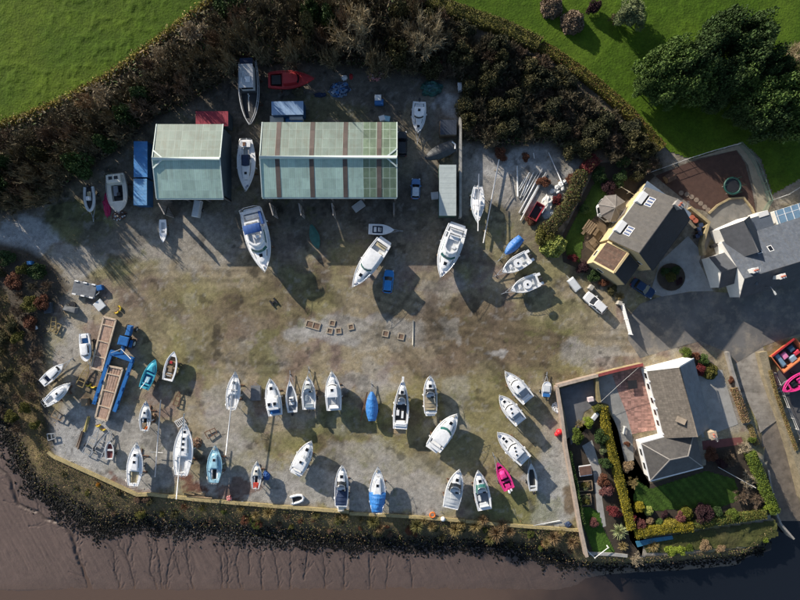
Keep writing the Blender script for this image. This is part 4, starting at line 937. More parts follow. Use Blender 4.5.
# --- the middle row
boat('sailing_yacht', 'sail', (235.6, 372), (231, 409.5), 14, 'white yacht with a thin mast trailing far behind its stern', 'the yacht with the trailing mast', 1.2, mast=(.1, 7.2, -.3), af='b', sole=greygel, well=(.06, .38, .7, .5), hatches=(.72, .52))
boat('cabin_cruiser', 'cruiser', (270, 378.5), (275.3, 415.5), 15.5, 'white cabin cruiser with two dark roof hatches and blue cockpit', 'the cruiser with two roof hatches', .6, 1.4, top='hard', af='b', sole=navy, seats=midblue, glass=greygel, well=(.05, .34, .84, .5), platform=False, extra=lambda r, h, zd: [hatch(r, h.X(.34), y, zd + 1.36, .5) for y in (-.45, .45)])
boat('speedboat', 'open', (289.4, 380.5), (292.5, 412.5), 11.5, 'slim white speedboat with grey deck and pale console', 'the slim speedboat', .55, .95, 'trailer', deck=gel, sole=M('blue_grey_sole', (.16, .19, .23), .7), thwarts=(), well=(.05, .82, .84, .3), console=.42, outb=True, shape=dict(bp=1.6, bq=1.), af='k')
boat('motor_boat', 'cruiser', (307.8, 376.5), (309, 409.5), 14, 'white outboard motorboat with two blue-grey seats in an open cockpit', 'the outboard boat with two seats', .6, 1.15, 'trailer', glass=M('grey_glass', (.25, .28, .3), .1), seats=M('bluegrey_seats', (.2, .25, .3), .7), sole=palegrey, well=(.06, .56, .84, .45), outb=True, af='k', platform=False)
boat('motor_boat', 'pilot', (331.7, 371.5), (334, 410.5), 16, 'white wheelhouse boat with rounded roof, neighbour of the blue-tarped boat', 'the wheelhouse boat beside the blue tarp', .6, 1.5, af='b', roofhatch=((.6, 0),), hatches=(), well=(.05, .40, .84, .5))
boat('covered_boat', 'cover', (371.7, 391), (372, 421), 11.5, 'slender boat under taut bright blue cover in the middle row', 'the boat under the bright blue cover', .5, .9, 'trailer', cov=tarpblue2, hull=gel, peak=.55, shape=dict(sw=.55))
boat('motor_cruiser', 'cruiser', (403, 379), (400, 429), 15.5, 'long white cruiser with dark open cockpit and pulpit, centre of the middle row', 'the long cruiser with the dark cockpit', .7, 1.5, af='b', sole=blackp, seats=gel, glass=darkwin, well=(.07, .50, .82, .5), shape=dict(bp=1.7, bq=.9), extra=lambda r, h, zd: (box_part(r, 'locker', (h.X(.28), -.25, zd - .3), (1.1, .35, .4), gel), box_part(r, 'bow_sprit', (h.X(1) - .1, 0, h.zs(1) + .02), (1.0, .35, .1), gel), box_part(r, 'aft_bench', (h.X(.09), 0, zd + .05), (.5, h.B * .8, .25), gel), box_part(r, 'tender_platform', (h.X(0) - .45, 0, .7), (.9, h.B * .8, .08), teak)))
boat('motor_cruiser', 'cruiser', (430, 376), (430.6, 413.5), 13.5, 'white cruiser with tan cockpit cover and square hatch in the middle row', 'the cruiser with the tan cover', .7, 1.4, af='b', sole=tan, seats=tan, glass=darkwin, well=(.10, .46, .82, .5), wellcover=M('tan_canvas', (.27, .23, .16), .8, .2), shape=dict(bp=3., bq=.75))
boat('motor_cruiser', 'cruiser', (457.2, 414), (433.2, 448.5), 18.5, 'white cruiser with teal windscreen lying aslant behind the middle row', 'the slanting cruiser behind the row', .7, 1.6, af='b', top='hard', glass=teal, sole=greygel, seats=gel, well=(.08, .36, .84, .5))
# --- the eastern file
boat('fishing_boat', 'pilot', (505, 371.5), (528.7, 400.5), 16, 'white wheelhouse fisher with plain grey aft deck, topmost of the slanting file', 'the topmost boat of the slanting file', .6, 1.4, af='b', sole=greygel, roofhatch=((.4, 0),), hatches=(), well=(.05, .40, .86, .5), shape=dict(bp=2.0))
boat('fishing_boat', 'pilot', (499.5, 395.5), (521, 422.5), 15, 'white wheelhouse fisher with two small roof hatches, second of the slanting file', 'the second boat of the slanting file', .6, 1.4, af='b', sole=palegrey, roofhatch=((.2, .2), (.8, -.1)), rhs=.3, hatches=(.78,), well=(.05, .36, .86, .5), shape=dict(bp=2.6))
boat('fishing_boat', 'pilot', (497.5, 432.5), (526, 461), 16.5, 'long white fisher with four little black hatches, just above the pink speedboat', 'the last boat of the slanting file', .6, 1.5, af='b', sole=palegrey, roofhatch=((.1, .3), (.9, -.3), (.5, 0)), rhs=.28, hatches=(.8, .7), well=(.05, .28, .86, .5), shape=dict(bp=2.7))
boat('dinghy', 'open', (547.5, 381.5), (546, 397), 9, 'stubby white dinghy with a blue stern by the corner of the pink garden wall', 'the stubby white dinghy', .45, .7, 'trailer', sole=gel, thwarts=(), well=(.05, .3, .8, .3), extra=lambda r, h, zd: (box_part(r, 'foredeck', (h.X(.55), 0, zd + .05), (h.L * .4, h.B * .7, .2), palegrey), box_part(r, 'stern_cover', (h.X(.12), 0, zd + .05), (h.L * .2, h.B * .75, .2), midblue)), shape=dict(bp=4, bq=.6), cat='dinghy')
# --- along the sea wall
boat('motor_cruiser', 'cruiser', (311.5, 441), (295.5, 473), 15.5, 'white cruiser with round hatch and grey cockpit, lying aslant over the inflatable dinghy', 'the slanting cruiser over the inflatable', .7, 1.5, af='b', sole=greygel, top='hard', glass=greygel, well=(.06, .34, .84, .5), seats=gel, extra=lambda r, h, zd: hatch(r, h.X(.40), 0, zd + 1.36, .4))
def ex_smallsail(r, h, zd):
    box_part(r, 'red_cushion', (h.X(.12), 0, zd - .12), (.9, .8, .2), M('red_fabric', (.5, .05, .03), .8)); 
boat('sailing_boat', 'sail', (257, 461), (255.4, 489), 10.5, 'small cream sailing boat with red cockpit cushions near the sea wall', 'the small boat with red cushions', .9, hull=gel2, deck=palegrey, cabin=gel2, sole=blackp, well=(.06, .46, .74, .5), hatches=(.66,), af='k', extra=ex_smallsail)
boat('motor_boat', 'cruiser', (342, 465.5), (341, 506.5), 13.5, 'white cruiser with dark blue cockpit cover, stern against the sea wall', 'the cruiser with the dark blue cover', .7, 1.4, af='b', glass=darkwin, well=(.06, .42, .82, .5), wellcover=navy, sole=navy, seats=None, shape=dict(bp=2.8, bq=.8), extra=lambda r, h, zd: (box_part(r, 'stern_locker', (h.X(0) - .4, .0, .8), (.7, .9, .4), gel2)))
boat('sailing_yacht', 'sail', (378, 467), (377, 512.5), 16, 'white yacht whose aft half lies under a bright blue cover at the sea wall', 'the yacht under half a blue cover', 1.2, af='b', aftcover=(tarpblue2, .44), hatches=(.76, .6), stripe=midblue)
boat('motor_cruiser', 'cruiser', (459.5, 469.5), (450.3, 508.5), 17, 'white cruiser with pale grey cockpit cover, beside the teal-screened cruiser', 'the cruiser with the pale grey cover', .7, 1.5, af='b', glass=darkwin, well=(.07, .44, .84, .5), wellcover=M('pale_grey_canvas', (.42, .45, .48), .7, .15), sole=greygel, seats=None, platform=False)
boat('motor_cruiser', 'cruiser', (478, 470.5), (485, 510), 15.5, 'white cruiser with teal windscreen and blue-grey cockpit, next to the pink boat', 'the teal-screened cruiser by the pink boat', .7, 1.5, af='b', glass=teal, sole=M('slate_sole', (.14, .17, .21), .6), seats=palegrey, well=(.07, .46, .84, .5), platform=False)
def ex_pink(r, h, zd):
    T = Trunk(h, .42, .66, .6, zd - .2, .6, .25, .3, .05); T.solid(r, 'cuddy', pink, None, .1); box_part(r, 'engine_cover', (h.X(.12), 0, zd - .15), (.7, .8, .4), pink)
    outboard(r, h.X(0), .2, zd + .05, gel); box_part(r, 'foot_bracket', (h.X(0) - .2, -.25, zd - .1), (.4, .3, .3), gel)
boat('speedboat', 'open', (497.3, 462.5), (509.5, 489.5), 12.5, 'bright pink speedboat with black inside, lying near the wall', 'the bright pink speedboat', .55, .85, 'trailer', hull=pink, deck=pink, sole=blackp, thwart=pink, thwarts=(.3, .72), well=(.08, .85, .7, .45), extra=ex_pink, shape=dict(sw=.9, bp=1.8), af='k')
boat('dinghy', 'open', (531, 463.5), (533.5, 491), 9.5, 'small grey open boat with dark inside beside the pink speedboat', 'the small grey open boat', .5, .8, 'trailer', hull=greygel, deck=palegrey, sole=M('black_sole', (.03, .032, .035), .7), thwart=palegrey, thwarts=(.16, .8), well=(.06, .84, .8, .5), outb=True, af='k', shape=dict(bp=1.9), cat='dinghy')
# inflatable dinghy: a bent tube on the ground
def inflatable(px, py, rz, label):
    x, y = W(px, py, .3); r = thing('inflatable_dinghy', label, 'dinghy', (x, y, 0), rz, FLEET)
    mb = MB(); P_ = [(-1.15, -.55, .25)] + [(-.8 + .3 * i, -.6, .25) for i in range(4)] + [(.75, -.45, .27), (1.05, 0, .32), (.75, .45, .27)] + [(.1 - .3 * i, .6, .25) for i in range(4)] + [(-1.15, .55, .25)]
    mb.tube(P_, .21, gel, 8); mb.build('inflatable_tube', r)
    mb = MB(); mb.box((-.05, 0, .12), (1.7, .9, .06), blackp); mb.build('floorboard', r)
    mb = MB(); mb.box((-.85, 0, .28), (.06, .95, .4), greygel); mb.build('transom', r)
inflatable(297.5, 499, .25, 'little white inflatable dinghy on the ground by the sea wall')
# ------------------------------------------------------------------ buildings
yel = M('yellow_render', (.52, .415, .235), .9, .1, .8, dirt=(.42, .30, .14), dirt_amt=.4)
white = M('white_render', (.74, .73, .70), .9, .07, .8, dirt=(.5, .48, .43), dirt_amt=.4)
trimw = M('white_trim', (.78, .78, .77), .6, .05)
slate = grid_lines(M('slate_roof', (.062, .059, .058), .75, .2, 1.2, bump=.3, bscale=8., dirt=(.11, .10, .09), dirt_amt=.5), .32, .26, .03, (.065, .063, .062), .6)
slate_b = grid_lines(M('blue_slate_roof', (.088, .105, .135), .7, .2, 1.2, bump=.3, bscale=8., dirt=(.2, .2, .2), dirt_amt=.4), .32, .26, .03, (.09, .095, .10), .6)
tiles = grid_lines(M('brown_tile_roof', (.14, .122, .104), .85, .25, 1.5, bump=.45, bscale=6., dirt=(.11, .095, .08), dirt_amt=.6), .36, .34, .05, (.10, .085, .07), .7)
browntile = grid_lines(M('rust_brown_tiles', (.085, .048, .034), .85, .3, 1.5, bump=.45, bscale=6.), .36, .34, .05, (.06, .035, .025), .7)
stone = M('garden_stone', (.34, .27, .15), .9, .3, 1.2, bump=.5, bscale=5., dirt=(.16, .13, .08), dirt_amt=.6)
glassr = M('conservatory_glass', (.16, .26, .36), .1, .2, .8)
pinkbrick = M('pink_brick', (.32, .25, .205), .9, .2, 1.5, bump=.4, bscale=8., dirt=(.25, .2, .16), dirt_amt=.5)

for m_, a_ in ((slate, .14), (slate_b, .14), (tiles, .2), (browntile, .3)): panels(m_, .36, .34, a_, (.11, .10, .08), .35)
def gparts(root, lx, wy, eave, ridge, wall, rl, rr, ctr=(0, 0), over=.25, ry=0., gover=.15, base=-.05, eave2=None, names=('wall', 'roof')):
    """a gabled block: ridge along local x through y=ry; roof rl on the +y slope, rr on the -y slope"""
    cx, cy = ctr; hx, hy = lx / 2, wy / 2; e2 = eave if eave2 is None else eave2
    mb = MB(); sec = [(-hy, base), (-hy, e2), (ry, ridge - .02), (hy, eave), (hy, base)]
    mb.loft([[(cx - hx, cy + y, z) for y, z in sec], [(cx + hx, cy + y, z) for y, z in sec]], wall)
    w = mb.build(names[0], root); out = [w]
    for sg, mat, ee in ((1, rl, eave), (-1, rr, e2)):
        run = hy - ry * sg; sl = (ridge - ee) / run
        ye = sg * (hy + over); ze = ee - sl * over; t = .12
        mb = MB(); X0, X1 = cx - hx - gover, cx + hx + gover
        a = [(X0, cy + ry, ridge + .06), (X0, cy + ye, ze + .06), (X0, cy + ye, ze + .06 + t), (X0, cy + ry, ridge + .06 + t)]
        b = [(X1, y, z) for _, y, z in a]; mb.loft([a, b], mat)
        out.append(mb.build(names[1], root))
    mb = MB(); mb.tube([(cx - hx - gover, cy + ry, ridge + .17), (cx + hx + gover, cy + ry, ridge + .17)], .09, rr if rr is not tiles else tiles, 6); mb.build('ridge_tile', out[1])
    return out
def win(root, x, y, z, w, h, rz, frame=None, nm='window', glass=None):
    """window standing on a wall: rz = direction the wall faces"""
    n = Vector((math.cos(rz), math.sin(rz))); mb = MB()
    mb.box((x + n.x * .02, y + n.y * .02, z), (.08, w, h), frame or trimw, rz); o = mb.build(nm, root)
    mb = MB(); mb.box((x + n.x * .045, y + n.y * .045, z), (.05, w - .18, h - .18), glass or darkwin, rz); mb.build('pane', o); return o
def chimney(root, x, y, z0, z1, mat, pots=2, s=(.9, .6)):
    mb = MB(); mb.box((x, y, (z0 + z1) / 2), (s[0], s[1], z1 - z0), mat); mb.box((x, y, z1 + .05), (s[0] + .15, s[1] + .15, .1), mat); c = mb.build('chimney', root)
    for i in range(pots):
        mb = MB(); mb.cyl((x + (i - (pots - 1) / 2) * .4, y), .13, z1 + .1, z1 + .5, M('clay_pot', (.42, .12, .07), .8), 8); mb.build('chimney_pot', c)

# the yellow house
x, y = W(649.3, 229, 5.2)
h1 = thing('house', 'tall yellow rendered house with grey roof, skylights and a brown-tiled wing', 'house', (x, y, 0), math.radians(53.9))
gparts(h1, 9.85, 8.2, 5.2, 8.6, yel, slate, M('shaded_side_slate', (.018, .021, .028), .8, .25, 1.2, bump=.3), over=.2)  # slope away from the sun gets near-black slate, its shade put into the colour
chimney(h1, 4.2, -.35, 7.2, 9.6, M('grey_chimney', (.3, .29, .28), .9), 2, (.8, 1.2))
for xx in (3.0, -2.6):
    mb = MB(); mb.box((xx, 4.0, 5.45), (1.9, .9, 1.5), trimw); d = mb.build('dormer', h1)
    for k in (-.55, 0, .55):
        f = (3.05 / 4.1); zt = 5.2 + (8.6 - 5.2) * (4.1 - 2.75) / 4.1 + .24
        mb = MB(); M4 = Matrix.Translation((xx + k, 2.75, zt)) @ Matrix.Rotation(-math.atan2(3.4, 4.1), 4, 'X')
        mb.box((0, 0, 0), (.46, 1.15, .08), trimw, M4=M4); mb.box((0, 0, .03), (.34, 1.0, .06), M('skylight_glass', (.04, .07, .16), .1), M4=M4); mb.build('skylight', h1)
for xx in (-2.6, 0, 2.6): win(h1, xx, -4.1, 4.0, 1.1, 1.2, -pi / 2); win(h1, xx, -4.1, 1.4, 1.1, 1.3, -pi / 2)
win(h1, -4.93, -2.2, 3.9, .9, 1.1, pi); win(h1, -4.93, 1.2, 5.2, .9, 1.1, pi)
# lean-to at the far gable
mb = MB(); mb.loft([[(4.95, -4.6, 3.6), (4.95, 4.2, 3.6), (4.95, 4.2, 3.75), (4.95, -4.6, 3.75)], [(6.9, -4.6, 2.7), (6.9, 4.2, 2.7), (6.9, 4.2, 2.85), (6.9, -4.6, 2.85)]], M('lead_grey_roof', (.14, .18, .24), .6, .15)); mb.build('lean_to_roof', h1)
mb = MB(); mb.loft([[(4.93, -4.4, 0), (4.93, 4.0, 0), (4.93, 4.0, 3.6), (4.93, -4.4, 3.6)], [(6.75, -4.4, 0), (6.75, 4.0, 0), (6.75, 4.0, 2.72), (6.75, -4.4, 2.72)]], yel); mb.build('lean_to_wall', h1)
# tiled wing
def loc_of(root, px, py, hh):
    v = Matrix.Rotation(-root.rotation_euler.z, 4, 'Z') @ (Vector((*W(px, py, hh), 0)) - Vector((root.location.x, root.location.y, 0))); return v.x, v.y
wx, wy = loc_of(h1, 617.5, 263.2, 4.6)
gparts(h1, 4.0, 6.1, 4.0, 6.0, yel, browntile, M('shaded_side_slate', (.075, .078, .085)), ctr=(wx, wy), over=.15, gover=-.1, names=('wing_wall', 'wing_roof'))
for (xa, xb) in ((wx - 2.1, wx - 1.8), (wx + 1.8, wx + 2.1)):       # raised verges
    mb = MB(); mb.loft([[(xa, wy + 3.2, 3.98), (xa, wy + 3.2, 4.32), (xa, wy, 6.36), (xa, wy, 6.02)], [(xb, wy + 3.2, 3.98), (xb, wy + 3.2, 4.32), (xb, wy, 6.36), (xb, wy, 6.02)]], yel); mb.build('parapet', h1)
mb = MB(); mb.beam((wx - 1.9, wy, 6.2), (wx + 1.9, wy, 6.2), .35, .35, yel); mb.build('parapet', h1)
win(h1, wx - 2.0, wy + 1.0, 2.2, 1.2, .9, pi); win(h1, wx, wy + 3.05, 1.6, 1.2, 1.2, pi / 2)
# conservatory with many-sided tiled roof
gx_, gy_ = loc_of(h1, 613.5, 208, 2.6)
P8 = [(gx_ + 2.0 * math.cos(a), gy_ + 2.2 * math.sin(a)) for a in [math.radians(22.5 + 45 * i) for i in range(8)]]
mb = MB(); mb.prism(P8, 0, 2.3, trimw); cw_ = mb.build('conservatory_wall', h1)
mb = MB(); ce = (gx_, gy_, 3.4)
P8o = [(gx_ + 2.25 * math.cos(a), gy_ + 2.45 * math.sin(a)) for a in [math.radians(22.5 + 45 * i) for i in range(8)]]
for i in range(8):
    a, b = P8o[i], P8o[(i + 1) % 8]; mb.add([(*a, 2.32), (*b, 2.32), ce], [(0, 1, 2)], M('conservatory_tiles', (.19, .17, .155), .8, .2))
cr = mb.build('conservatory_roof', h1)
for i in range(8):
    mb = MB(); mb.beam((*P8o[i], 2.36), (gx_, gy_, 3.44), .12, .06, M('ridge_trim', (.26, .24, .22), .7)); mb.build('ridge_tile', cr)
    a, b = P8[i], P8[(i + 1) % 8]; th = math.atan2((a[1] + b[1]) / 2 - gy_, (a[0] + b[0]) / 2 - gx_)
    win(cw_, (a[0] + b[0]) / 2, (a[1] + b[1]) / 2, 1.4, 1.2, 1.5, th)
mb = MB(); y0, y1 = 4.1, gy_ - 1.6
mb.loft([[(gx_ - 1.3, y0, 2.4), (gx_ + 1.3, y0, 2.4), (gx_, y0, 3.35)], [(gx_ - 1.3, y1, 2.4), (gx_ + 1.3, y1, 2.4), (gx_, y1, 3.35)]], M('conservatory_tiles', (.19, .17, .155))); mb.box((gx_, (y0 + y1) / 2, 1.2), (2.5, abs(y1 - y0), 2.38), trimw); mb.build('link_roof', h1)

# the grey house beside it
x, y = W(768, 262, 5)
h2 = thing('house', 'low white house with many grey slate roofs and a blue glazed annexe', 'house', (x, y, 0), math.radians(17.5))
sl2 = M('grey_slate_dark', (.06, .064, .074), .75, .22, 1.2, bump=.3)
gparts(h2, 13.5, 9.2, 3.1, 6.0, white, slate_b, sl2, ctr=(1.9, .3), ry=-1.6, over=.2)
chimney(h2, -3.4, -.4, 5.0, 6.9, white, 2); chimney(h2, .5, -2.6, 4.8, 6.6, white, 2)
for xx, yy in ((-.6, 2.1), (1.2, 1.9)):
    zt = 3.1 + 2.9 * (4.9 - yy - .3) / 6.2 + .3
    mb = MB(); M4 = Matrix.Translation((xx, yy, zt)) @ Matrix.Rotation(-math.atan2(2.9, 6.2), 4, 'X'); mb.box((0, 0, 0), (.75, 1.0, .1), trimw, M4=M4); mb.box((0, 0, .04), (.58, .82, .06), darkwin, M4=M4); mb.build('skylight', h2)
for xx in (-2, 1, 4, 7): win(h2, xx, -4.3, 1.6, 1.1, 1.1, -pi / 2)
# cross wing with white end walls, its ridge towards the yard
mb = MB(); 
ax, ay = loc_of(h2, 736, 241, 4.8)
for (lx_, wy_, ev, rg, qx_, qy_, ra_, nm_) in ((5.4, 5.0, 3.4, 6.0, 729.8, 240.2, -83.5, 'cross_wing'), (5.6, 5.0, 2.6, 4.7, 722, 268.5, 0., 'porch')):
    ax, ay = loc_of(h2, qx_, qy_, 0)
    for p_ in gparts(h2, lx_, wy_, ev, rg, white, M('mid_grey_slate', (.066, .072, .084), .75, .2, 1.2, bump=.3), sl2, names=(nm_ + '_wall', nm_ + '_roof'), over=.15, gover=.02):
        for q_ in [p_] + list(p_.children): q_.data.transform(Matrix.Translation((ax, ay, 0)) @ Matrix.Rotation(math.radians(ra_), 4, 'Z'))
# front gable facing the road
fx, fy = loc_of(h2, 737, 276, 0)
mb = MB(); mb.loft([[(fx - 1.7, fy - 1.5, -.05), (fx + 1.7, fy - 1.5, -.05), (fx + 1.7, fy - 1.5, 2.8), (fx, fy - 1.5, 4.9), (fx - 1.7, fy - 1.5, 2.8)], [(fx - 1.7, fy + 1.8, -.05), (fx + 1.7, fy + 1.8, -.05), (fx + 1.7, fy + 1.8, 2.8), (fx, fy + 1.8, 4.9), (fx - 1.7, fy + 1.8, 2.8)]], white); fw = mb.build('gable_wall', h2)
for sg in (-1, 1):
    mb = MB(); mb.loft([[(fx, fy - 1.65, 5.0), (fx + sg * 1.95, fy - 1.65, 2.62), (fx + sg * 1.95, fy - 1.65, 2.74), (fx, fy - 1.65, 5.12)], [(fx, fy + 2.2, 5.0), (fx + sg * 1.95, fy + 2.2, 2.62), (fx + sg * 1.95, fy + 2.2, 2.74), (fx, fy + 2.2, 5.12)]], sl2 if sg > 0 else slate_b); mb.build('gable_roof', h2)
win(h2, fx, fy - 1.5, 2.9, .7, .9, -pi / 2)
ax, ay = loc_of(h2, 714, 238, 0); box_part(h2, 'meter_box', (*loc_of(h2, 712, 246, 0), .7), (.5, .9, 1.4), blackp, math.radians(-83.5))
# glazed annexe
gx2, gy2 = loc_of(h2, 800, 222, 3.2)
mb = MB(); mb.box((gx2 + .2, gy2, 1.4), (6.5, 5.6, 2.8), white); an = mb.build('annexe_wall', h2)
mb = MB(); mb.loft([[(gx2 - 3.2, gy2 - 2.9, 3.0), (gx2 + 3.6, gy2 - 2.9, 3.0), (gx2 + 3.6, gy2 - 2.9, 3.08), (gx2 - 3.2, gy2 - 2.9, 3.08)], [(gx2 - 3.2, gy2 + 2.9, 2.82), (gx2 + 3.6, gy2 + 2.9, 2.82), (gx2 + 3.6, gy2 + 2.9, 2.9), (gx2 - 3.2, gy2 + 2.9, 2.9)]], glassr); ar = mb.build('glazed_roof', h2)
mb = MB()
for i in range(6): mb.beam((gx2 - 3.0 + 1.25 * i, gy2 - 2.9, 3.12), (gx2 - 3.0 + 1.25 * i, gy2 + 2.9, 2.94), .08, .05, trimw)
for k in (-2.0, 0., 2.): mb.beam((gx2 - 3.2, gy2 + k, 3.06 - .031 * (k + 2.9) + .03), (gx2 + 3.6, gy2 + k, 3.06 - .031 * (k + 2.9) + .03), .07, .04, trimw)
mb.build('glazing_frame', ar)
nx_, ny_ = loc_of(h2, 762, 224, 2.8)
mb = MB(); mb.box((nx_, ny_, 1.4), (3.2, 2.6, 2.8), white); mb.box((nx_, ny_, 2.86), (3.5, 2.9, .1), M('flat_felt', (.10, .12, .15), .8)); mb.build('rear_porch', h2)
box_part(h2, 'parapet_block', (*loc_of(h2, 763, 214, 2.8), 1.5), (1.6, .8, 3.0), white)

# the bungalow
a_ = math.radians(-75.5); x, y = W(680.3, 399, 3.4)
h3 = thing('house', 'white bungalow with weathered brown roof and a lower hip-roofed wing', 'bungalow', (x, y, 0), a_)
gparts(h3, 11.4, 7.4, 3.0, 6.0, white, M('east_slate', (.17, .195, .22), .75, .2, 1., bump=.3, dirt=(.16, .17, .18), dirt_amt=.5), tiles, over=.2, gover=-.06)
for xx in (-4.6, -2.8, -.4, 1.6, 3.4): win(h3, xx, -3.7, 1.6, 1.1, 1.3, -pi / 2)
for xx in (-3.9, -.9, .6, 4.9): box_part(h3, 'gutter_bracket', (xx, -3.85, 2.95), (.3, .55, .25), trimw)
mb = MB(); mb.beam((-5.3, -3.98, 2.82), (5.3, -3.98, 2.82), .16, .14, trimw); mb.build('gutter', h3)
for sg in (-1, 1):
    mb = MB(); mb.beam((-5.68, sg * 3.9, 2.98), (-5.68, 0, 6.16), .2, .16, white); mb.build('gable_coping', h3)
mb = MB(); mb.beam((2.4, -2.0, 4.9), (3.2, -1.0, 5.6), .9, .25, M('roof_patch', (.20, .165, .13), .8, .2)); mb.build('roof_repair', h3)
chimney(h3, 6.4, 2.9, 3.0, 5.2, M('tan_chimney', (.42, .34, .25), .9, .15), 2, (1.1, .9))
# hip-roofed wing, placed from its four eave corners
hc = [W(641, 443.3, 3.0), W(650.3, 480.7, 3.0), W(703, 467, 3.0), W(695, 428.5, 3.0)]; rdg = [W(670, 459.7, 5.2), W(688, 456, 5.2)]
inv = Matrix.Rotation(-a_, 4, 'Z'); L3 = lambda q: tuple((inv @ (Vector((q[0], q[1], 0)) - Vector((x, y, 0)))).xy)
hl = [L3(q) for q in hc]; rl_ = [L3(q) for q in rdg]; cxh = sum(q[0] for q in hl) / 4; cyh = sum(q[1] for q in hl) / 4
wl_ = [(cxh + (q[0] - cxh) * .94, cyh + (q[1] - cyh) * .94) for q in hl]
mb = MB(); mb.prism(wl_, -.05, 2.95, white); hw_ = mb.build('wing_wall', h3)
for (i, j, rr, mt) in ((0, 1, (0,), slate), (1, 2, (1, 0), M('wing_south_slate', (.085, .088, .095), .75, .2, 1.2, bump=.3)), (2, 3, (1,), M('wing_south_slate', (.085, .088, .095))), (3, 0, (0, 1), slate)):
    mb = MB(); vs = [(*hl[i], 3.0), (*hl[j], 3.0)] + [(*rl_[k], 5.2) for k in rr]; mb.add(vs, [tuple(range(len(vs)))], mt); mb.build('wing_roof', h3)
for a, b in ((hl[0], rl_[0]), (hl[1], rl_[0]), (hl[2], rl_[1]), (hl[3], rl_[1])):
    mb = MB(); mb.beam((*a, 3.03), (*b, 5.23), .14, .08, M('hip_tile', (.3, .28, .26), .8)); mb.build('hip_tile', h3)
mb = MB(); mb.beam((*rl_[0], 5.23), (*rl_[1], 5.23), .14, .08, M('hip_tile', (.3, .28, .26))); mb.build('hip_tile', h3)
for i, j in ((0, 1), (1, 2), (3, 0)):
    mb = MB(); mb.beam((*hl[i], 2.92), (*hl[j], 2.92), .30, .2, trimw); mb.build('fascia', h3)
for f in (.3, .7):
    q = (wl_[0][0] + (wl_[1][0] - wl_[0][0]) * f, wl_[0][1] + (wl_[1][1] - wl_[0][1]) * f); d = Vector((wl_[1][0] - wl_[0][0], wl_[1][1] - wl_[0][1])); win(h3, q[0], q[1], 1.5, 1.3, 1.3, math.atan2(-d.x, d.y) + (pi if (Vector((-d.y, d.x)).dot(Vector((q[0] - cxh, q[1] - cyh)))) < 0 and False else 0))

# ------------------------------------------------------------------ the two sheds
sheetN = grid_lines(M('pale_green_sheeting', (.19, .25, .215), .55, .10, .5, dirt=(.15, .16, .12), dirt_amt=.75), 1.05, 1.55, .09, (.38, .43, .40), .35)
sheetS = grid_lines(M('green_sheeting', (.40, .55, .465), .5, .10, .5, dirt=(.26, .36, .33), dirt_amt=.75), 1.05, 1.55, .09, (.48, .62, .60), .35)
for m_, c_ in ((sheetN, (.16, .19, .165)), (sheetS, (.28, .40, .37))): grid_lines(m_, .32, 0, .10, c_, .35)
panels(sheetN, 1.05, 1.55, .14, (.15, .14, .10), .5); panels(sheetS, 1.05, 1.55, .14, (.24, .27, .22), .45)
rooflight = grid_lines(M('mossy_rooflight', (.13, .185, .12), .5, .2, .7, dirt=(.25, .32, .22), dirt_amt=.5), 1.05, 1.55, .10, (.42, .5, .44), .6)
brownstrip = M('brown_roof_strip', (.11, .085, .075), .8, .2, .8)
ridgecap = M('pale_ridge_cap', (.55, .63, .60), .6, .08)
shedwall = M('dark_shed_wall', (.05, .075, .095), .75, .25, .6, dirt=(.03, .03, .03), dirt_amt=.4)
shedfront = M('grey_board_wall', (.15, .135, .125), .85, .25, .8)
panels(rooflight, 1.05, 1.55, .3, (.10, .12, .07), .6); panels(brownstrip, 3., 1.5, .3, (.16, .10, .07), .6)
doorwood = grid_lines(M('grey_timber_door', (.36, .33, .31), .85, .25, 1.), .3, 0, .04, (.08, .07, .06), .8)
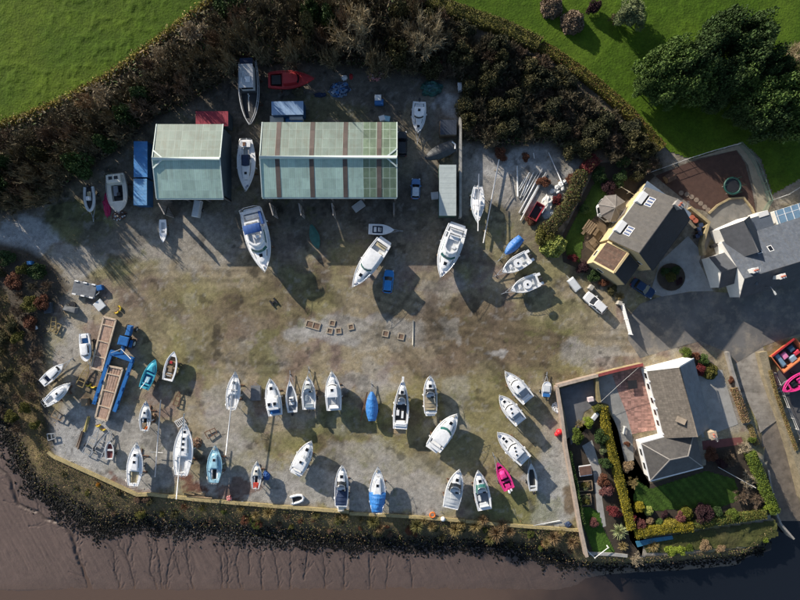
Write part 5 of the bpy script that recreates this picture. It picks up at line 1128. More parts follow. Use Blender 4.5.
def shed(name, label, px0, px1, pyt, pyb, pyr, eave, ridge, strips, ends, lights=None):
    x0, yt = W(px0, pyt, eave); x1, yb = W(px1, pyb, eave); _, yr = W(0, pyr, ridge)
    cx, cy = (x0 + x1) / 2, (yt + yb) / 2; r = thing(name, label, 'shed', (cx, cy, 0)); X0, X1, YT, YB, YR = x0 - cx, x1 - cx, yt - cy, yb - cy, yr - cy
    t = .14; hipx = 1.3
    mb = MB(); sec = [(YB + .35, -.05), (YB + .35, eave), (YR, ridge - .1), (YT - .35, eave), (YT - .35, -.05)]
    # side and back walls, front left open above a sill beam
    mb.box((X0 + .3, (YT + YB) / 2, eave / 2 - .05), (.2, YT - YB - .8, eave), shedwall); mb.box((X1 - .3, (YT + YB) / 2, eave / 2 - .05), (.2, YT - YB - .8, eave), shedwall); mb.box((0, YT - .45, eave / 2 - .05), (X1 - X0 - .6, .2, eave), shedwall)
    for xx in (X0 + .3, X1 - .3): mb.loft([[(xx - .1, YB + .4, eave - .05), (xx - .1, YT - .4, eave - .05), (xx - .1, YR, ridge - .5)], [(xx + .1, YB + .4, eave - .05), (xx + .1, YT - .4, eave - .05), (xx + .1, YR, ridge - .5)]], shedwall)
    mb.build('wall', r)
    box_part(r, 'front_lintel', (0, YB + .45, eave - .55), (X1 - X0 - .6, .25, 1.1), shedfront)
    nb = 4 if X1 - X0 > 15 else 3
    for i in range(nb + 1): box_part(r, 'front_post', (X0 + .35 + (X1 - X0 - .7) * i / nb, YB + .42, (eave - 1.1) / 2), (.3, .35, eave - 1.1), shedfront)
    def slope(xa, xb, north, mat, nm, dz=0.):
        e = (YT if north else YB); mb = MB(); ze = eave + .05 + dz; zr = ridge + dz
        a = [(xa, YR, zr), (xa, e, ze), (xa, e, ze + t), (xa, YR, zr + t)]; mb.loft([a, [(xb, q, z) for _, q, z in a]], mat); return mb.build(nm, r)
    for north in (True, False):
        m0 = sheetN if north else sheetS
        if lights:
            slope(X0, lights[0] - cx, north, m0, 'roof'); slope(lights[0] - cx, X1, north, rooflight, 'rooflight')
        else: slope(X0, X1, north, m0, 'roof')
        for a, b in strips: slope(a - cx, b - cx, north, brownstrip, 'roof_strip', .03)
    mb = MB(); mb.tube([(X0, YR, ridge + .2), (X1, YR, ridge + .2)], .26, ridgecap, 6); rc = mb.build('ridge_cap', r)
    for sg in ends:
        xe = X1 if sg > 0 else X0
        for k, ye in ((1, YT), (-1, YB)):
            f = .24; mb = MB(); yy = YR + (ye - YR) * f; zz = ridge - (ridge - eave) * f
            mb.beam((xe - sg * 1.7, YR, ridge + .25), (xe, yy, zz + .25), .22, .14, ridgecap); mb.build('hip_cap', rc)
    mb = MB(); mb.beam((X0, YB - .1, eave + .02), (X1, YB - .1, eave + .02), .18, .16, ridgecap); mb.build('gutter', r)
    for xe in (X0, X1):
        for ye in (YT, YB):
            mb = MB(); mb.beam((xe, ye, eave + .2), (xe, YR, ridge + .2), .14, .12, ridgecap); mb.build('verge_trim', r)
    return r, cx, cy
def sx_(px, h): return W(px, 0, h)[0]
sh1, c1x, c1y = shed('boat_shed', 'smaller square shed with pale green sheet roof and forked ridge end', 157, 223.5, 124.5, 198.5, 159, 5.2, 6.9, [], (-1,))
sh2, c2x, c2y = shed('boat_shed', 'long green-roofed shed crossed by four brown roof strips', 262.5, 397, 122.5, 197.5, 157.5, 5.2, 6.9, [(sx_(a, 6), sx_(b, 6)) for a, b in ((276.2, 280.8), (310, 314.6), (343.2, 347.8), (377, 381.6))], (1,), lights=(sx_(363.5, 6), 0))
def door(root, c0, px, py0, py1, w, label=None, mat=None, ang=0.):
    """door leaf swung open in front of the shed: hinge edge at (px,py0), outer end at (px+dx,py1) on the plan"""
    a = Vector(W(px, py0, 2.2)); b = Vector(W(px + w, py1, 2.2)); a -= Vector(c0); b -= Vector(c0)
    mb = MB(); mb.beam((a.x, a.y, 2.1), (b.x, b.y, 2.1), .14, 4.1, mat or doorwood); d = mb.build('shed_door', root)
    mb = MB(); mb.beam((a.x, a.y, .5), (b.x, b.y, 3.8), .2, .22, M('dark_brace', (.06, .055, .05), .9)); mb.build('brace', d)
for px, w in ((272, 3.5), (300.5, 2.5), (333, 1.5)): door(sh2, (c2x, c2y), px, 205, 217, w)
door(sh1, (c1x, c1y), 163, 205, 216, 6)
mb = MB(); v = Vector(W(394, 210, 2)) - Vector((c2x, c2y)); mb.box((v.x, v.y, 2.0), (.3, 1.8, 4.0), shedfront); mb.build('shed_door', sh2)

def aerial(root, x, y, z, rz):
    mb = MB(); mb.tube([(x, y, z), (x, y, z + 1.6)], .03, galv, 5); d = Vector((math.cos(rz), math.sin(rz), 0)); n = Vector((-d.y, d.x, 0)); q = Vector((x, y, z + 1.5)); mb.tube([q - d * .6, q + d * .6], .025, galv, 5)
    for k in range(5): mb.tube([q + d * (-.5 + .25 * k) - n * .25, q + d * (-.5 + .25 * k) + n * .25], .015, galv, 4)
    mb.build('aerial', root)
aerial(h1, 4.2, -.9, 9.6, .4); aerial(h2, -3.4, -.1, 6.9, 1.2); aerial(h3, 6.4, 2.5, 5.2, .2)
for sg in (-1, 1): mb = MB(); mb.beam((-4.9, sg * 4.32, 5.12), (4.9, sg * 4.32, 5.12), .13, .12, trimw if sg > 0 else blackp); mb.build('gutter', h1)
# ------------------------------------------------------------------ walls and fences
seaw = M('lichened_wall_top', (.36, .29, .14), .9, .25, 1.2, bump=.5, bscale=6., dirt=(.2, .17, .10), dirt_amt=.6)
def wall_run(name, px, w, z0, z1, label, cat='wall', mat=None, cop=None, copw=.0, h=None, group=None):
    hh = z1 if h is None else h
    P_ = [Vector(W(a, b, hh)) for a, b in px]
    r = thing(name, label, cat, (P_[0].x, P_[0].y, 0), 0, group); mb = MB(); mc = MB()
    L_, R_ = [], []
    for i, p in enumerate(P_):
        d = (P_[min(i + 1, len(P_) - 1)] - P_[max(i - 1, 0)]).normalized(); n = Vector((-d.y, d.x)); L_.append(p + n * w / 2 - P_[0]); R_.append(p - n * w / 2 - P_[0])
    for mbx, zz0, zz1, ex, mt in ((mb, z0, z1, 0, mat or stone), (mc, z1, z1 + .1, copw, cop)):
        if mt is None: continue
        for i in range(len(P_) - 1):
            n0 = (L_[i] - R_[i]).normalized() * ex; n1 = (L_[i + 1] - R_[i + 1]).normalized() * ex
            q = [L_[i] + n0, L_[i + 1] + n1, R_[i + 1] - n1, R_[i] - n0]
            vs = [(v.x, v.y, z) for z in (zz0, zz1) for v in q]
            fs = [(0, 1, 5, 4), (2, 3, 7, 6), (4, 5, 6, 7)] + ([(3, 0, 4, 7)] if i == 0 else []) + ([(1, 2, 6, 5)] if i == len(P_) - 2 else [])
            mbx.add(vs, fs, mt)
    mb.build('wall', r)
    if cop: mc.build('coping', r)
    return r
wall_run('sea_wall', [(48, 452), (54, 457), (95, 475.5), (137, 495), (151, 494.5), (200, 500), (270, 506), (349, 512)], .55, -1.2, .35, 'long low sea wall with pale lichened top between the yard and the mud', 'sea wall', seaw, h=.3)
wall_run('sea_wall', [(349.5, 513.8), (387, 515.5), (418, 517.5), (465, 521.2)], .5, -1.2, .3, 'middle stretch of sea wall half hidden by dry grass tussocks', 'sea wall', seaw, h=.3)
wall_run('sea_wall', [(465.5, 521.4), (517, 526), (579, 530.5)], .5, -1.2, .35, 'last stretch of yellowish sea wall ending at the garden boundary', 'sea wall', seaw, h=.3)
wall_run('garden_wall', [(557, 386.5), (561, 410), (566, 448), (574, 490), (581, 530), (587, 557)], .38, -.4, 1.5, 'long pinkish boundary wall between the yard and the garden, running down to the mud', 'wall', pinkbrick, M('pale_coping', (.38, .31, .25), .9, .25), .06)
wall_run('garden_wall', [(557.5, 386), (578, 380.5), (598, 375.5)], .38, -.1, 1.5, 'pinkish wall turning the corner at the yard side of the walled garden', 'wall', pinkbrick, M('pale_coping', (.38, .31, .25), .9, .25), .06)
wall_run('garden_wall', [(598.5, 375.2), (618, 370.2), (643, 364.5)], .42, -.1, 1.5, 'wall with crimson coping in front of the brick patio', 'wall', stone, M('crimson_coping', (.24, .05, .045), .7, .2), .03)
wall_run('garden_wall', [(597, 377.5), (598, 390), (600, 402.5)], .45, -.1, 1.3, 'short mossy wall dividing the dark walled yard from the patio path', 'wall', M('mossy_stone', (.20, .165, .08), .9, .3, 1.5, bump=.5))
wall_run('yard_wall', [(460.5, 117), (460.6, 165), (460.5, 217)], .4, 0, 2.0, 'long thin pale wall standing beside the pale container', 'wall', M('pale_block_wall', (.34, .33, .30), .9, .2, 1.2, dirt=(.2, .18, .15), dirt_amt=.5))
wall_run('garden_wall', [(691, 207.5), (709.4, 222.5), (706, 233), (703, 245), (704.5, 255)], .5, 0, 1.2, 'crooked yellow stone wall around the dustbins between the two houses', 'wall', stone)
wall_run('road_wall', [(763, 352), (768, 374), (776, 398), (787, 428), (797, 455), (812, 500), (830, 530)], 1.3, -2.2, 1.2, 'broad mossy retaining wall along the slipway', 'wall', M('mossy_wall_top', (.26, .215, .14), .95, .3, 1., bump=.6, bscale=5., dirt=(.13, .115, .06), dirt_amt=.7))
wall_run('road_wall', [(728, 352), (733, 371), (742, 400), (748, 420)], .45, 0, .9, 'low grey wall around the bungalow drive at the top of the slipway', 'wall', M('grey_stone_wall', (.28, .26, .235), .9, .25, 1.4, bump=.5))
wall_run('slip_kerb', [(768, 470), (776, 512), (781, 524), (794, 539)], .3, -1.8, .1, 'thin stone kerb running down beside the wet slipway', 'kerb', M('grey_stone_wall', (.28, .26, .235)), h=0)
wall_run('quay_wall', [(589, 553), (612, 554), (627, 555.5)], .5, -1.6, .25, 'pale concrete quay edge under the white gangway frame', 'quay', paleconc, h=0)

def fence(name, px, hgt, label, mat, step=2.2, rails=(.5, .95), r=.035, cat='fence', mesh=None, panel=None):
    P_ = [Vector(W(a, b, hgt)) for a, b in px]; rt = thing(name, label, cat, (P_[0].x, P_[0].y, 0)); O = P_[0]; mb = MB()
    for a, b in zip(P_, P_[1:]):
        for f in rails: mb.tube([(a.x - O.x, a.y - O.y, hgt * f), (b.x - O.x, b.y - O.y, hgt * f)], r * .8, mat, 5)
    mb.build('rail', rt); 
    for a, b in zip(P_, P_[1:]):
        n = max(1, round((b - a).length / step))
        for i in range(n + (1 if b is P_[-1] else 0)):
            q = a.lerp(b, i / n) - O; m2 = MB(); m2.tube([(q.x, q.y, 0), (q.x, q.y, hgt + .05)], r * 1.2, mat, 6); m2.build('post', rt)
    if panel:
        mb = MB()
        for a, b in zip(P_, P_[1:]):
            n = int((b - a).length / .22)
            for i in range(n): q = a.lerp(b, i / n) - O; mb.tube([(q.x, q.y, .1), (q.x, q.y, hgt * .95)], .012, panel, 4)
        mb.build('mesh_panel', rt)
    return rt
palem = M('pale_metal', (.6, .6, .58), .5, .1)
greenm = M('green_wire', (.10, .22, .16), .6, .2)
fence('railing', [(776, 373), (781, 385), (790, 408), (799, 430), (812, 462)], 1.1, 'white metal railing on the wall beside the pink boat', palem, 2.0)
fence('mesh_fence', [(742, 142), (752, 152), (760, 165), (767, 182), (773, 200), (766, 212)], 1.4, 'green wire fence along the sandy path above the play yard', greenm, 2.0, (.1, .5, 1.), .03, panel=greenm)
fence('wire_fence', [(773, 200), (790, 194), (806, 184), (830, 178)], 1.2, 'thin pale fence between the lawn and the grey house', palem, 2.5, (.6, 1.), .03)
fence('wire_fence', [(651, 172), (668, 166), (690, 158), (715, 150), (741, 143)], 1.2, 'pale fence along the lawn side of the play yard', palem, 2.5, (.6, 1.), .035)
fence('gate', [(621.5, 187), (630, 192), (641, 199)], 1.3, 'pale timber gate frame beside the skylit roof of the yellow house', M('pale_timber', (.5, .45, .36), .8), 1.6, (.95,), .06, 'gate')
fence('gangway_barrier', [(588.4, 551.7), (594.8, 558), (608.5, 547.5)], .8, 'bent white pole frame over the quay edge', trimw, 3.0, (1.,), .08, 'barrier')

# ------------------------------------------------------------------ vehicles
def car(px, py, ang, L_, Wd, label, body, name='parked_car', kind='hatch', roofm=None):
    x, y = W(px, py, 1.); r = thing(name, label, 'car', (x, y, 0), ang, 'cars parked about the place')
    def ring(z, sx, sy, x0=0): 
        P_ = []
        for i in range(24):
            a = 2 * pi * i / 24; c, s = math.cos(a), math.sin(a); P_.append((x0 + L_ / 2 * sx * math.copysign(abs(c) ** .45, c), Wd / 2 * sy * math.copysign(abs(s) ** .35, s), z))
        return P_
    mb = MB(); mb.loft([ring(.25, .95, .92), ring(.45, 1., 1.), ring(.70, .995, .99), ring(.88, .965, .93), ring(.93, .94, .86)], body, smooth=False); b = mb.build('body', r)
    rear = {'hatch': -.44, 'estate': -.46, 'saloon': -.34}[kind]; fr = .20
    def cab(z, xa, xb, w): return [(xa * L_, -w, z), (xb * L_, -w * .94, z), (xb * L_ + .08, 0, z), (xb * L_, w * .94, z), (xa * L_, w, z), (xa * L_ - .06, 0, z)]
    w0 = Wd * .44; mb = MB(); mb.loft([cab(.92, rear, fr, w0), cab(1.38, rear + .07, fr - .17, w0 * .84)], darkwin); gl = mb.build('glasshouse', r)
    mb = MB(); A = cab(1.37, rear + .065, fr - .165, w0 * .85); B_ = cab(1.43, rear + .08, fr - .185, w0 * .76)
    mb.loft([A, B_], roofm or body); rf = mb.build('roof', r)
    for xx0, xx1 in ((rear, rear + .068), (fr, fr - .168), (-.14, -.14)):
        for sg in (-1, 1): mb = MB(); mb.beam((xx0 * L_, sg * w0 * .98, .93), (xx1 * L_, sg * w0 * .84, 1.38), .09, .07, body); mb.build('pillar', r)
    for sx in (-.31, .31):
        for sg in (-1, 1):
            mb = MB(); mb.wheel((sx * L_, sg * Wd * .43, .31), .31, .2, (0, 1), rubber, alu); mb.build('wheel', r)
    for sg in (-1, 1):
        mb = MB(); mb.box((L_ * .465, sg * Wd * .34, .68), (.22, .36, .14), M('lamp_glass', (.7, .72, .74), .2), sg * -.35); mb.build('headlight', r)
        mb = MB(); mb.box((-L_ * .475, sg * Wd * .36, .75), (.1, .28, .16), M('tail_lamp', (.35, .01, .01), .3)); mb.build('tail_light', r)
        mb = MB(); mb.box((fr * L_ - .25, sg * (Wd * .5 + .06), .98), (.16, .18, .12), body); mb.build('wing_mirror', r)
    return r
carblue = M('bright_blue_car_paint', (.03, .22, .55), .25, .05); carpale = M('pale_blue_car_paint', (.12, .25, .50), .25, .05); carwhite = M('white_car_paint', (.74, .74, .74), .25, .05); carnavy = M('navy_car_paint', (.015, .04, .10), .2, .1); cardark = M('charcoal_car_paint', (.03, .034, .04), .25, .1)
car(388.2, 281.5, math.radians(84), 3.9, 1.72, 'bright blue hatchback parked beside the cruiser with the tan mat', carblue)
car(415.7, 188.5, math.radians(88), 3.4, 1.55, 'small pale blue car with whitish roof parked near the end of the long shed', carpale, roofm=M('whitish_roof', (.55, .62, .70), .3))
car(596, 303, math.radians(139), 4.3, 1.78, 'white estate car at the yard entrance, below the yellow house', carwhite, kind='estate')
car(643.5, 288, math.radians(-33.5), 4.3, 1.8, 'dark blue saloon on the drive against the yellow house', carnavy, kind='saloon')
car(402, 143.5, math.radians(90), 4.2, 1.75, 'dark car in deep shade at the end of the long shed', cardark, kind='estate')

# caravan-ish white trailer by the entrance
x, y = W(574, 284.5, .6)
t = thing('covered_trailer', 'small white box trailer beside the white estate car', 'trailer', (x, y, 0), math.radians(-52))
mb = MB(); mb.loft([[(-1.15, -.6, .35), (1.15, -.6, .35), (1.15, .6, .35), (-1.15, .6, .35)], [(-1.15, -.6, .95), (1.15, -.6, .95), (1.15, .6, .95), (-1.15, .6, .95)], [(-1., -.45, 1.1), (1., -.45, 1.1), (1., .45, 1.1), (-1., .45, 1.1)]], palegrey); mb.build('body', t)
for sg in (-1, 1):
    mb = MB(); mb.wheel((0, sg * .7, .28), .28, .16, (0, 1), rubber, galv); mb.build('wheel', t)
mb = MB(); mb.beam((-1.9, 0, .4), (-1.1, 0, .4), .08, .08, galv); mb.build('drawbar', t)

# tractor and straddle hoist
x, y = W(125.5, 337.5, 2); ang = math.radians(76)
t = thing('tractor', 'blue tractor coupled to the U-shaped boat hoist', 'tractor', (x, y, 0), ang)
blu = M('machine_blue', (.015, .12, .36), .45, .2, 1.5, dirt=(.05, .07, .1), dirt_amt=.4)
mb = MB(); mb.loft([[(.3, -.42, .8), (2.0, -.38, .8), (2.0, .38, .8), (.3, .42, .8)], [(.3, -.42, 1.55), (1.95, -.36, 1.45), (1.95, .36, 1.45), (.3, .42, 1.55)], [(.35, -.3, 1.66), (1.85, -.25, 1.54), (1.85, .25, 1.54), (.35, .3, 1.66)]], blu); mb.build('bonnet', t)
mb = MB(); mb.loft([[(-1.3, -.75, 1.2), (.2, -.75, 1.2), (.2, .75, 1.2), (-1.3, .75, 1.2)], [(-1.15, -.68, 2.4), (.05, -.68, 2.4), (.05, .68, 2.4), (-1.15, .68, 2.4)]], darkwin); cb = mb.build('cab', t)
mb = MB(); mb.loft([[(-1.3, -.8, 2.4), (.2, -.8, 2.4), (.2, .8, 2.4), (-1.3, .8, 2.4)], [(-1.2, -.7, 2.55), (.1, -.7, 2.55), (.1, .7, 2.55), (-1.2, .7, 2.55)]], blu); mb.build('roof', cb)
mb = MB(); mb.box((-.3, 0, .85), (3.2, .6, .5), blackp); mb.build('chassis', t)
for sg in (-1, 1):
    mb = MB(); mb.wheel((-.85, sg * .95, .8), .8, .45, (0, 1), rubber, M('wheel_hub_pale', (.5, .5, .48), .6)); mb.build('wheel', t)
    mb = MB(); mb.wheel((1.5, sg * .75, .5), .5, .3, (0, 1), rubber, M('wheel_hub_pale', (.5, .5, .48))); mb.build('wheel', t)
    mb = MB(); mb.box((-.85, sg * .95, 1.66), (1.2, .5, .08), blu); mb.build('mudguard', t)
mb = MB(); mb.tube([(1.4, .42, 1.4), (1.4, .42, 2.3)], .05, blackp); mb.build('exhaust', t)

hh = .85
r = thing('boat_hoist', 'blue U-shaped boat hoist straddling a rusty pontoon behind the tractor', 'boat hoist', (*W(122, 356, 1.5), 0)); O = Vector(W(122, 356, 1.5))
def hp(px, py, z): q = Vector(W(px, py, z)) - O; return (q.x, q.y, z)
for a, b, nm in (((111.5, 352.5), (94, 404), 'arm'), ((132.5, 360), (114.5, 411.5), 'arm')):
    mb = MB(); mb.beam(hp(*a, hh), hp(*b, hh), .58, .36, blu); ar = mb.build(nm, r)
    for f in (.25, .55, .8):
        q = Vector(hp(*a, hh)).lerp(Vector(hp(*b, hh)), f); mb = MB(); mb.box((q.x, q.y, hh + .25), (.3, .5, .25), blu, -.3); mb.build('lifting_ram', ar)
    for f in (.12, .93):
        q = Vector(hp(*a, hh)).lerp(Vector(hp(*b, hh)), f); mb = MB(); mb.beam((q.x, q.y, .4), (q.x, q.y, hh), .3, .3, blu); mb.build('leg', r)
        mb = MB(); mb.wheel((q.x, q.y, .45), .45, .35, (.95, .3), rubber, galv); mb.build('wheel', r)
mb = MB(); mb.beam(hp(110.5, 352, hh), hp(133.5, 360, hh), .8, .6, blu); mb.build('cross_beam', r)
mb = MB(); mb.beam(hp(121.5, 356, hh), hp(123.5, 346, 1.1), .5, .4, blu); mb.build('drawbar', r)
mb = MB(); mb.tube([hp(111, 353, hh + .5), hp(121, 349, hh + .7), hp(131, 359, hh + .5)], .06, palem, 5); mb.build('hose', r)

# the two rusty ladder-like pontoons
def pontoon(px, label):
    P_ = [Vector((*W(a, b, 1.), 0)) for a, b in px]; c = sum(P_, Vector()) / 4; r = thing('pontoon', label, 'pontoon', (c.x, c.y, 0)); q = [p - c for p in P_]
    tanw = M('tan_timber', (.55, .44, .33), .85, .25, 1.5, dirt=(.2, .13, .08), dirt_amt=.6); rs = M('rust_brown_beam', (.36, .235, .175), .85, .35, 1.5, dirt=(.52, .40, .3), dirt_amt=.8)
    mb = MB(); Z = Vector((0, 0, .85))
    for i, j in ((0, 1), (1, 2), (2, 3), (3, 0)): mb.beam(q[i] + Z, q[j] + Z, .28, .3, tanw)
    fr = mb.build('frame', r)
    for f in (.14, .46, .76):
        a = q[0].lerp(q[3], f); b = q[1].lerp(q[2], f); mb = MB(); mb.beam(a + Z * 1.08, b + Z * 1.08, .16, .16, tanw); mb.build('cross_beam', r)
    for f in (.22, .41, .59, .78):
        a = q[0].lerp(q[1], f); b = q[3].lerp(q[2], f); mb = MB(); mb.beam(a + Vector((0, 0, .72)), b + Vector((0, 0, .72)), .36, .3, rs); mb.build('inner_beam', r)
    mb = MB()
    for f in (.12, .37, .63, .88):
        a = q[0].lerp(q[1], f); b = q[3].lerp(q[2], f); mb.beam(a + Vector((0, 0, .2)), b + Vector((0, 0, .2)), .3, .36, M('dark_underside', (.05, .04, .035), .9))
    mb.build('float', r)
    return r
pontoon([(103.5, 317), (115.5, 320), (101.5, 371), (91, 367.5)], 'rusty ladder-framed pontoon lying free beside the boxy cabin boat')
pontoon([(108, 366), (122.3, 369), (106.3, 421), (95.3, 417.5)], 'rusty ladder-framed pontoon held between the arms of the blue hoist')

# ------------------------------------------------------------------ containers and small sheds
def container(cor, hgt, label, name, roof, side, cat='container', door_m=None, ribs=8, group=None):
    P_ = [Vector((*W(a, b, hgt), 0)) for a, b in cor]; c = sum(P_, Vector()) / 4; u = (P_[1] - P_[0]); v = (P_[3] - P_[0]); lx, ly = u.length, v.length; ang = math.atan2(u.y, u.x)
    r = thing(name, label, cat, (c.x, c.y, 0), ang, group); mb = MB(); mb.box((0, 0, hgt / 2 + .05), (lx, ly, hgt - .1), side); b = mb.build('body', r)
    mb = MB(); mb.box((0, 0, hgt + .02), (lx + .06, ly + .06, .06), roof)
    n = ribs; long_x = lx >= ly
    for i in range(n):
        f = (i + .5) / n - .5
        if long_x: mb.box((f * lx, 0, hgt + .035), (.12, ly * .96, .05), roof)
        else: mb.box((0, f * ly, hgt + .035), (lx * .96, .12, .05), roof)
    mb.build('roof', r)
    mb = MB(); e = ly / 2 if not long_x else lx / 2
    for sg in (-1, 1):
        if long_x: mb.box((-e - .03, sg * ly * .24, hgt / 2), (.06, ly * .46, hgt * .86), door_m or side)
        else: mb.box((sg * lx * .24, e + .03, hgt / 2), (lx * .46, .06, hgt * .86), door_m or side)
    mb.build('door', r); return r
cblue = M('container_blue', (.04, .20, .48), .5, .15, 1., dirt=(.16, .26, .38), dirt_amt=.5); cblue2 = M('container_blue_side', (.02, .09, .22), .5, .2)
container([(134, 141.5), (147.3, 141.5), (147.3, 177), (134, 177)], 2.6, 'bright blue container standing at the scrub end of its pair', 'shipping_container', cblue, cblue2)
container([(134, 179), (147, 179), (146.3, 205), (134, 205)], 2.6, 'faded streaky blue container at the yard end of its pair', 'shipping_container', M('faded_blue', (.10, .27, .50), .5, .25, 1.2, dirt=(.3, .4, .5), dirt_amt=.5), cblue2)
container([(196, 111.5), (228, 111.5), (228, 126), (196, 126)], 2.8, 'crimson roofed lean-to behind the smaller green shed', 'outbuilding', M('crimson_sheet', (.26, .015, .035), .6, .15, 1.), shedwall, 'outbuilding', ribs=12)
container([(271.8, 101.8), (303.2, 101.3), (303.2, 114.5), (271.8, 115)], 2.8, 'powder blue flat-roofed hut behind the long shed', 'hut', M('powder_blue_roof', (.22, .34, .52), .6, .15, .8, dirt=(.3, .4, .5), dirt_amt=.4), cblue2, 'hut', ribs=6)
container([(439.3, 165), (456, 165), (456, 215.5), (439.3, 215.5)], 2.7, 'pale grey-green portable cabin with a green end beside the long wall', 'portable_cabin', M('pale_grey_green_roof', (.42, .47, .46), .6, .1, .8, dirt=(.3, .34, .33), dirt_amt=.5), M('moss_green_side', (.06, .13, .10), .7, .2), 'cabin', ribs=10)
container([(440.3, 120), (456.3, 120), (456.3, 134.5), (440.3, 134.5)], 2.2, 'dark square container with tan edge, above the covered boat', 'storage_box', M('dark_blue_roof', (.025, .035, .055), .6, .2), M('tan_side', (.2, .15, .1), .8, .2), 'container', ribs=5)
def simple_crate(px, py, sx, sy, sz, rz, label, mat, name='crate', cat='crate', lid=None, z0=0.):
    x, y = W(px, py, sz); r = thing(name, label, cat, (x, y, z0), rz); mb = MB()
    mb.loft([[(-sx / 2, -sy / 2, 0), (sx / 2, -sy / 2, 0), (sx / 2, sy / 2, 0), (-sx / 2, sy / 2, 0)], [(-sx / 2, -sy / 2, sz), (sx / 2, -sy / 2, sz), (sx / 2, sy / 2, sz), (-sx / 2, sy / 2, sz)]], mat); mb.build('body', r)
    mb = MB(); mb.loft([[(-sx / 2 - .04, -sy / 2 - .04, sz), (sx / 2 + .04, -sy / 2 - .04, sz), (sx / 2 + .04, sy / 2 + .04, sz), (-sx / 2 - .04, sy / 2 + .04, sz)], [(-sx / 2 + .04, -sy / 2 + .04, sz + .1), (sx / 2 - .04, -sy / 2 + .04, sz + .1), (sx / 2 - .04, sy / 2 - .04, sz + .1), (-sx / 2 + .04, sy / 2 - .04, sz + .1)]], lid or mat); mb.build('lid', r); return r
simple_crate(276.8, 119.5, 2.2, 1.1, 1.3, 0, 'cream rounded tank between the powder blue hut and the long shed', gel2, 'storage_tank', 'tank')
simple_crate(296, 117.8, 2.1, .45, 1.6, 0, 'narrow white locker against the powder blue hut', gel, 'locker', 'locker')
simple_crate(294, 120.5, 2.8, .8, .8, 0, 'blue low box under the white locker behind the long shed', cblue, 'storage_box', 'box')
simple_crate(378, 97.5, 1.0, .9, .9, 0, 'white cube with a dark mark in the shaded yard behind the long shed', gel, 'crate', 'crate')
simple_crate(379, 102, 1.4, .9, .7, 0, 'blue-grey box pushed against the white cube behind the long shed', midblue, 'crate', 'crate')
simple_crate(382, 118, .9, .8, .8, .3, 'white drum-like box at the back eave of the long shed', gel, 'crate', 'crate')
simple_crate(387, 118.5, .9, .8, .7, -.2, 'pale blue box paired with a white one at the back eave of the long shed', lblue, 'crate', 'crate')
simple_crate(460, 86.5, .6, 1.3, 1.0, .1, 'small whitish cabinet at the edge of the dark scrub', palegrey, 'cabinet', 'cabinet')
simple_crate(435, 195.5, 1.2, 1.1, .8, .1, 'grey box beside the portable cabin', greygel, 'crate', 'crate')
simple_crate(99.5, 305.2, 1.5, 1.5, .25, .7, 'square white panel lying on the ground near the rusty pontoon', palegrey, 'panel', 'panel')
simple_crate(84.3, 402.3, 1.0, 1.2, .8, .1, 'tan timber block by the arm of the blue hoist', wood, 'timber_block', 'block')
simple_crate(340.8, 509.5, .9, .6, .6, .1, 'small pale block beside the sea wall below the covered cruiser', gel2, 'block', 'block')
simple_crate(591.5, 287.5, .7, .8, .9, -.6, 'pale gate pillar between the white trailer and the estate car', M('pale_stone', (.38, .36, .32), .9, .2), 'gate_pillar', 'pillar')
simple_crate(620, 303, .7, .6, 1.0, -.3, 'whitish stone gatepost at the head of the white barrier', M('pale_stone', (.38, .36, .32)), 'gate_pillar', 'pillar')

wall_run('stone_edging', [(709, 213.5), (718, 205), (730, 198.5), (744, 197.5), (752, 208), (757, 219)], .3, 0, .35, 'curved yellow stone edging between the bark play yard and the grey patio', 'edging', stone, h=.3)
x, y = W(358.5, 206, 1.2); t = thing('slatted_panel', 'grey slatted panel propped slantwise before the long shed', 'panel', (x, y, 0), math.radians(36)); mb = MB()
for k in range(6): mb.beam((-1.0, -.5 + .2 * k, .7 + .12 * k), (1.0, -.5 + .2 * k, .7 + .12 * k), .15, .06, palegrey)
mb.build('slat', t); mb = MB(); [mb.beam((a_, -.55, .1), (a_, .6, 1.3), .1, .1, wood) for a_ in (-.8, .8)]; mb.build('leg', t)
x, y = W(196.5, 208.5, 1.4); t = thing('covered_trailer', 'white box trailer standing at the front of the smaller green shed', 'trailer', (x, y, 0), math.radians(80)); mb = MB()
mb.loft([[(-1.4, -.55, .4), (1.4, -.55, .4), (1.4, .55, .4), (-1.4, .55, .4)], [(-1.4, -.55, 1.6), (1.4, -.55, 1.6), (1.4, .55, 1.6), (-1.4, .55, 1.6)], [(-1.3, -.45, 1.7), (1.3, -.45, 1.7), (1.3, .45, 1.7), (-1.3, .45, 1.7)]], palegrey); mb.build('body', t)
for sg in (-1, 1): mb = MB(); mb.wheel((0, sg * .65, .3), .3, .16, (0, 1), rubber, galv); mb.build('wheel', t)
# ------------------------------------------------------------------ spars, trailers and yard clutter
def spar(a, b, z, r, mat, label, name='mast', cat='mast', group=None, spreader=None, trestle=True, z2=None):
    A = Vector((*W(*a, z), z)); z2 = z if z2 is None else z2; B_ = Vector((*W(*b, z2), z2)); c = Vector((A.x, A.y, 0)); t = thing(name, label, cat, (A.x, A.y, 0), 0, group)
    mb = MB(); mb.tube([A - c, B_ - c], r, mat, 8); mb.build('tube', t)
    if spreader is not None:
        q = A.lerp(B_, spreader) - c; d = (B_ - A).normalized(); n = Vector((-d.y, d.x, 0)); mb = MB(); mb.tube([q - n * 1.0, q + n * 1.0], r * .5, mat, 6); mb.build('spreader', t)
    if trestle and z > .35:
        for f in (.12, .85):
            q = A.lerp(B_, f) - c; mb = MB()
            for sg in (-1, 1): mb.beam((q.x + sg * .35, q.y, 0), (q.x, q.y, q.z - r), .08, .08, wood)
            mb.build('trestle', t)
    return t
